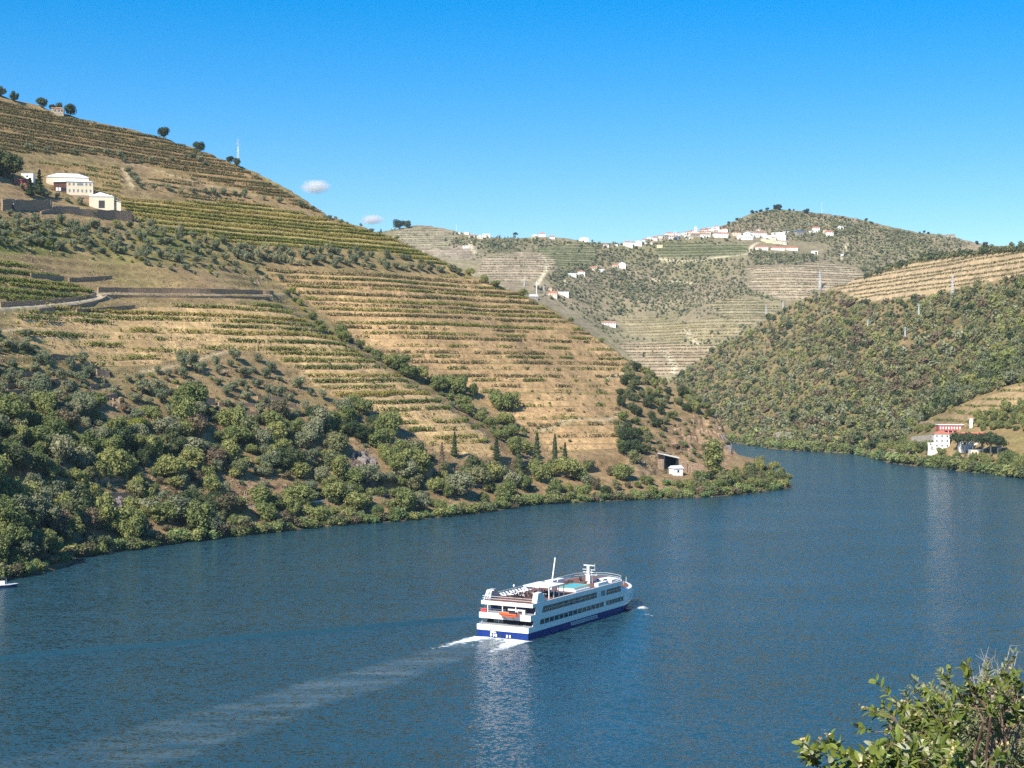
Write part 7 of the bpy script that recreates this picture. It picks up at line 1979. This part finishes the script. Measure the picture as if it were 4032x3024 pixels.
def tips_px(pts, d0, d1, rng):
    return [tuple(P(x + 12, y + 55 * (y < 2950), rng.uniform(d0, d1))) for x, y in pts]
front_px = [(3195, 2965), (3320, 2985), (3420, 3005), (3500, 2960), (3570, 2940), (3640, 2985), (3700, 2960), (3760, 3000), (3480, 3030), (3880, 3030), (3260, 3040), (3590, 3030), (3700, 3040)]
leafy_bush("broadleaf_bush", "glossy-leaved bush with cream flower buds in the lower corner", "bush", tuple(P(3700, 3560, 6.0)), tips_px(front_px, 5.6, 6.4, fr_), 'laurel', 13, 0.050, 0.023, 0.085, 'twig', 'laurel_back', True, seed=2)
mid_px = [(3500, 2760), (3545, 2730), (3600, 2770), (3650, 2740), (3700, 2760), (3560, 2830), (3620, 2850), (3520, 2890), (3690, 2820), (3580, 2900), (3760, 2790), (3640, 2920), (3600, 2800), (3740, 2880), (3680, 2720), (3550, 2790), (3530, 2930)]
leafy_bush("broadleaf_bush", "taller glossy-leaved bush behind the first, its top against the water", "bush", tuple(P(3720, 3520, 7.4)), tips_px(mid_px, 7.0, 7.9, fr_), 'laurel', 13, 0.047, 0.021, 0.09, 'twig', 'laurel_back', True, seed=3)
top_px = [(3790, 2625), (3830, 2650), (3930, 2640), (3960, 2680), (3990, 2660), (3900, 2700), (4000, 2740), (3940, 2760), (4030, 2700)]
leafy_bush("broadleaf_bush", "highest glossy-leaved shoots beside the bare grey twigs", "bush", tuple(P(3900, 3500, 7.8)), tips_px(top_px, 7.5, 8.3, fr_), 'laurel', 11, 0.046, 0.020, 0.07, 'twig', 'laurel_back', True, seed=4)
ol_px = [(3790, 2700), (3850, 2680), (3880, 2740), (3950, 2720), (3820, 2760), (3900, 2800), (3980, 2790), (4040, 2760), (3760, 2820), (3860, 2840), (3940, 2860), (4020, 2850), (3720, 2900), (3800, 2910), (3900, 2920), (3990, 2930), (4050, 2920), (3680, 2850), (3840, 2980), (3960, 2990), (3740, 2740), (3650, 2880), (3620, 2960), (3700, 2990)]
leafy_bush("wild_olive_bush", "fine-leaved grey-green bush behind the glossy leaves", "bush", tuple(P(3920, 3560, 9.4)), tips_px(ol_px + [(x + 25, y + 30) for x, y in ol_px], 8.6, 10.2, fr_), 'wild_olive', 32, 0.045, 0.013, 0.20, 'twig', None, False, whorl=False, seed=5)
# bare twiggy shrub
e = empty("bare_twig_shrub", tuple(P(3930, 3300, 10.8)), 0, "leafless grey twiggy shrub above the leafy bushes", "shrub")
rt_ = np.array(P(3930, 3300, 10.8))
tw = MB(); rb = np.random.default_rng(8)
for k in range(34):
    tip = np.array(P(rb.uniform(3810, 4010), rb.uniform(2590, 2780) + abs(rb.normal(0, 20)), rb.uniform(10.4, 11.2))) - rt_
    m1 = tip * np.array([0.5, 0.5, 0.62]) + rb.normal(0, 0.03, 3)
    tw.tube([(0, 0, 0), m1, tip], [0.010, 0.006, 0.0018], 4)
    for j in range(7):
        f_ = rb.uniform(0.35, 0.95); b0 = m1 + (tip - m1) * f_
        q_ = b0 + rb.normal(0, 0.07, 3) + np.array([0, 0, 0.08])
        tw.tube([b0, q_], [0.003, 0.0012], 3)
        tw.tube([q_, q_ + rb.normal(0, 0.045, 3) + np.array([0, 0, 0.03])], [0.0015, 0.0008], 3)
tw.build("twigs", M['twig_grey'], e)
# ------------------------------------------------------------------ air
hz = MB().box(-900, 1000, -80, 2800, -12, 400).build("haze", None)
m = bpy.data.materials.new("valley_air"); m.use_nodes = True
m.node_tree.nodes.clear()
o_ = m.node_tree.nodes.new("ShaderNodeOutputMaterial")
v_ = m.node_tree.nodes.new("ShaderNodeVolumePrincipled")
v_.inputs["Color"].default_value = (0.55, 0.77, 1.0, 1)
v_.inputs["Density"].default_value = 0.000033
v_.inputs["Anisotropy"].default_value = 0.0
m.node_tree.links.new(v_.outputs[0], o_.inputs["Volume"])
hz.data.materials.append(m)
tag(hz, kind="stuff")
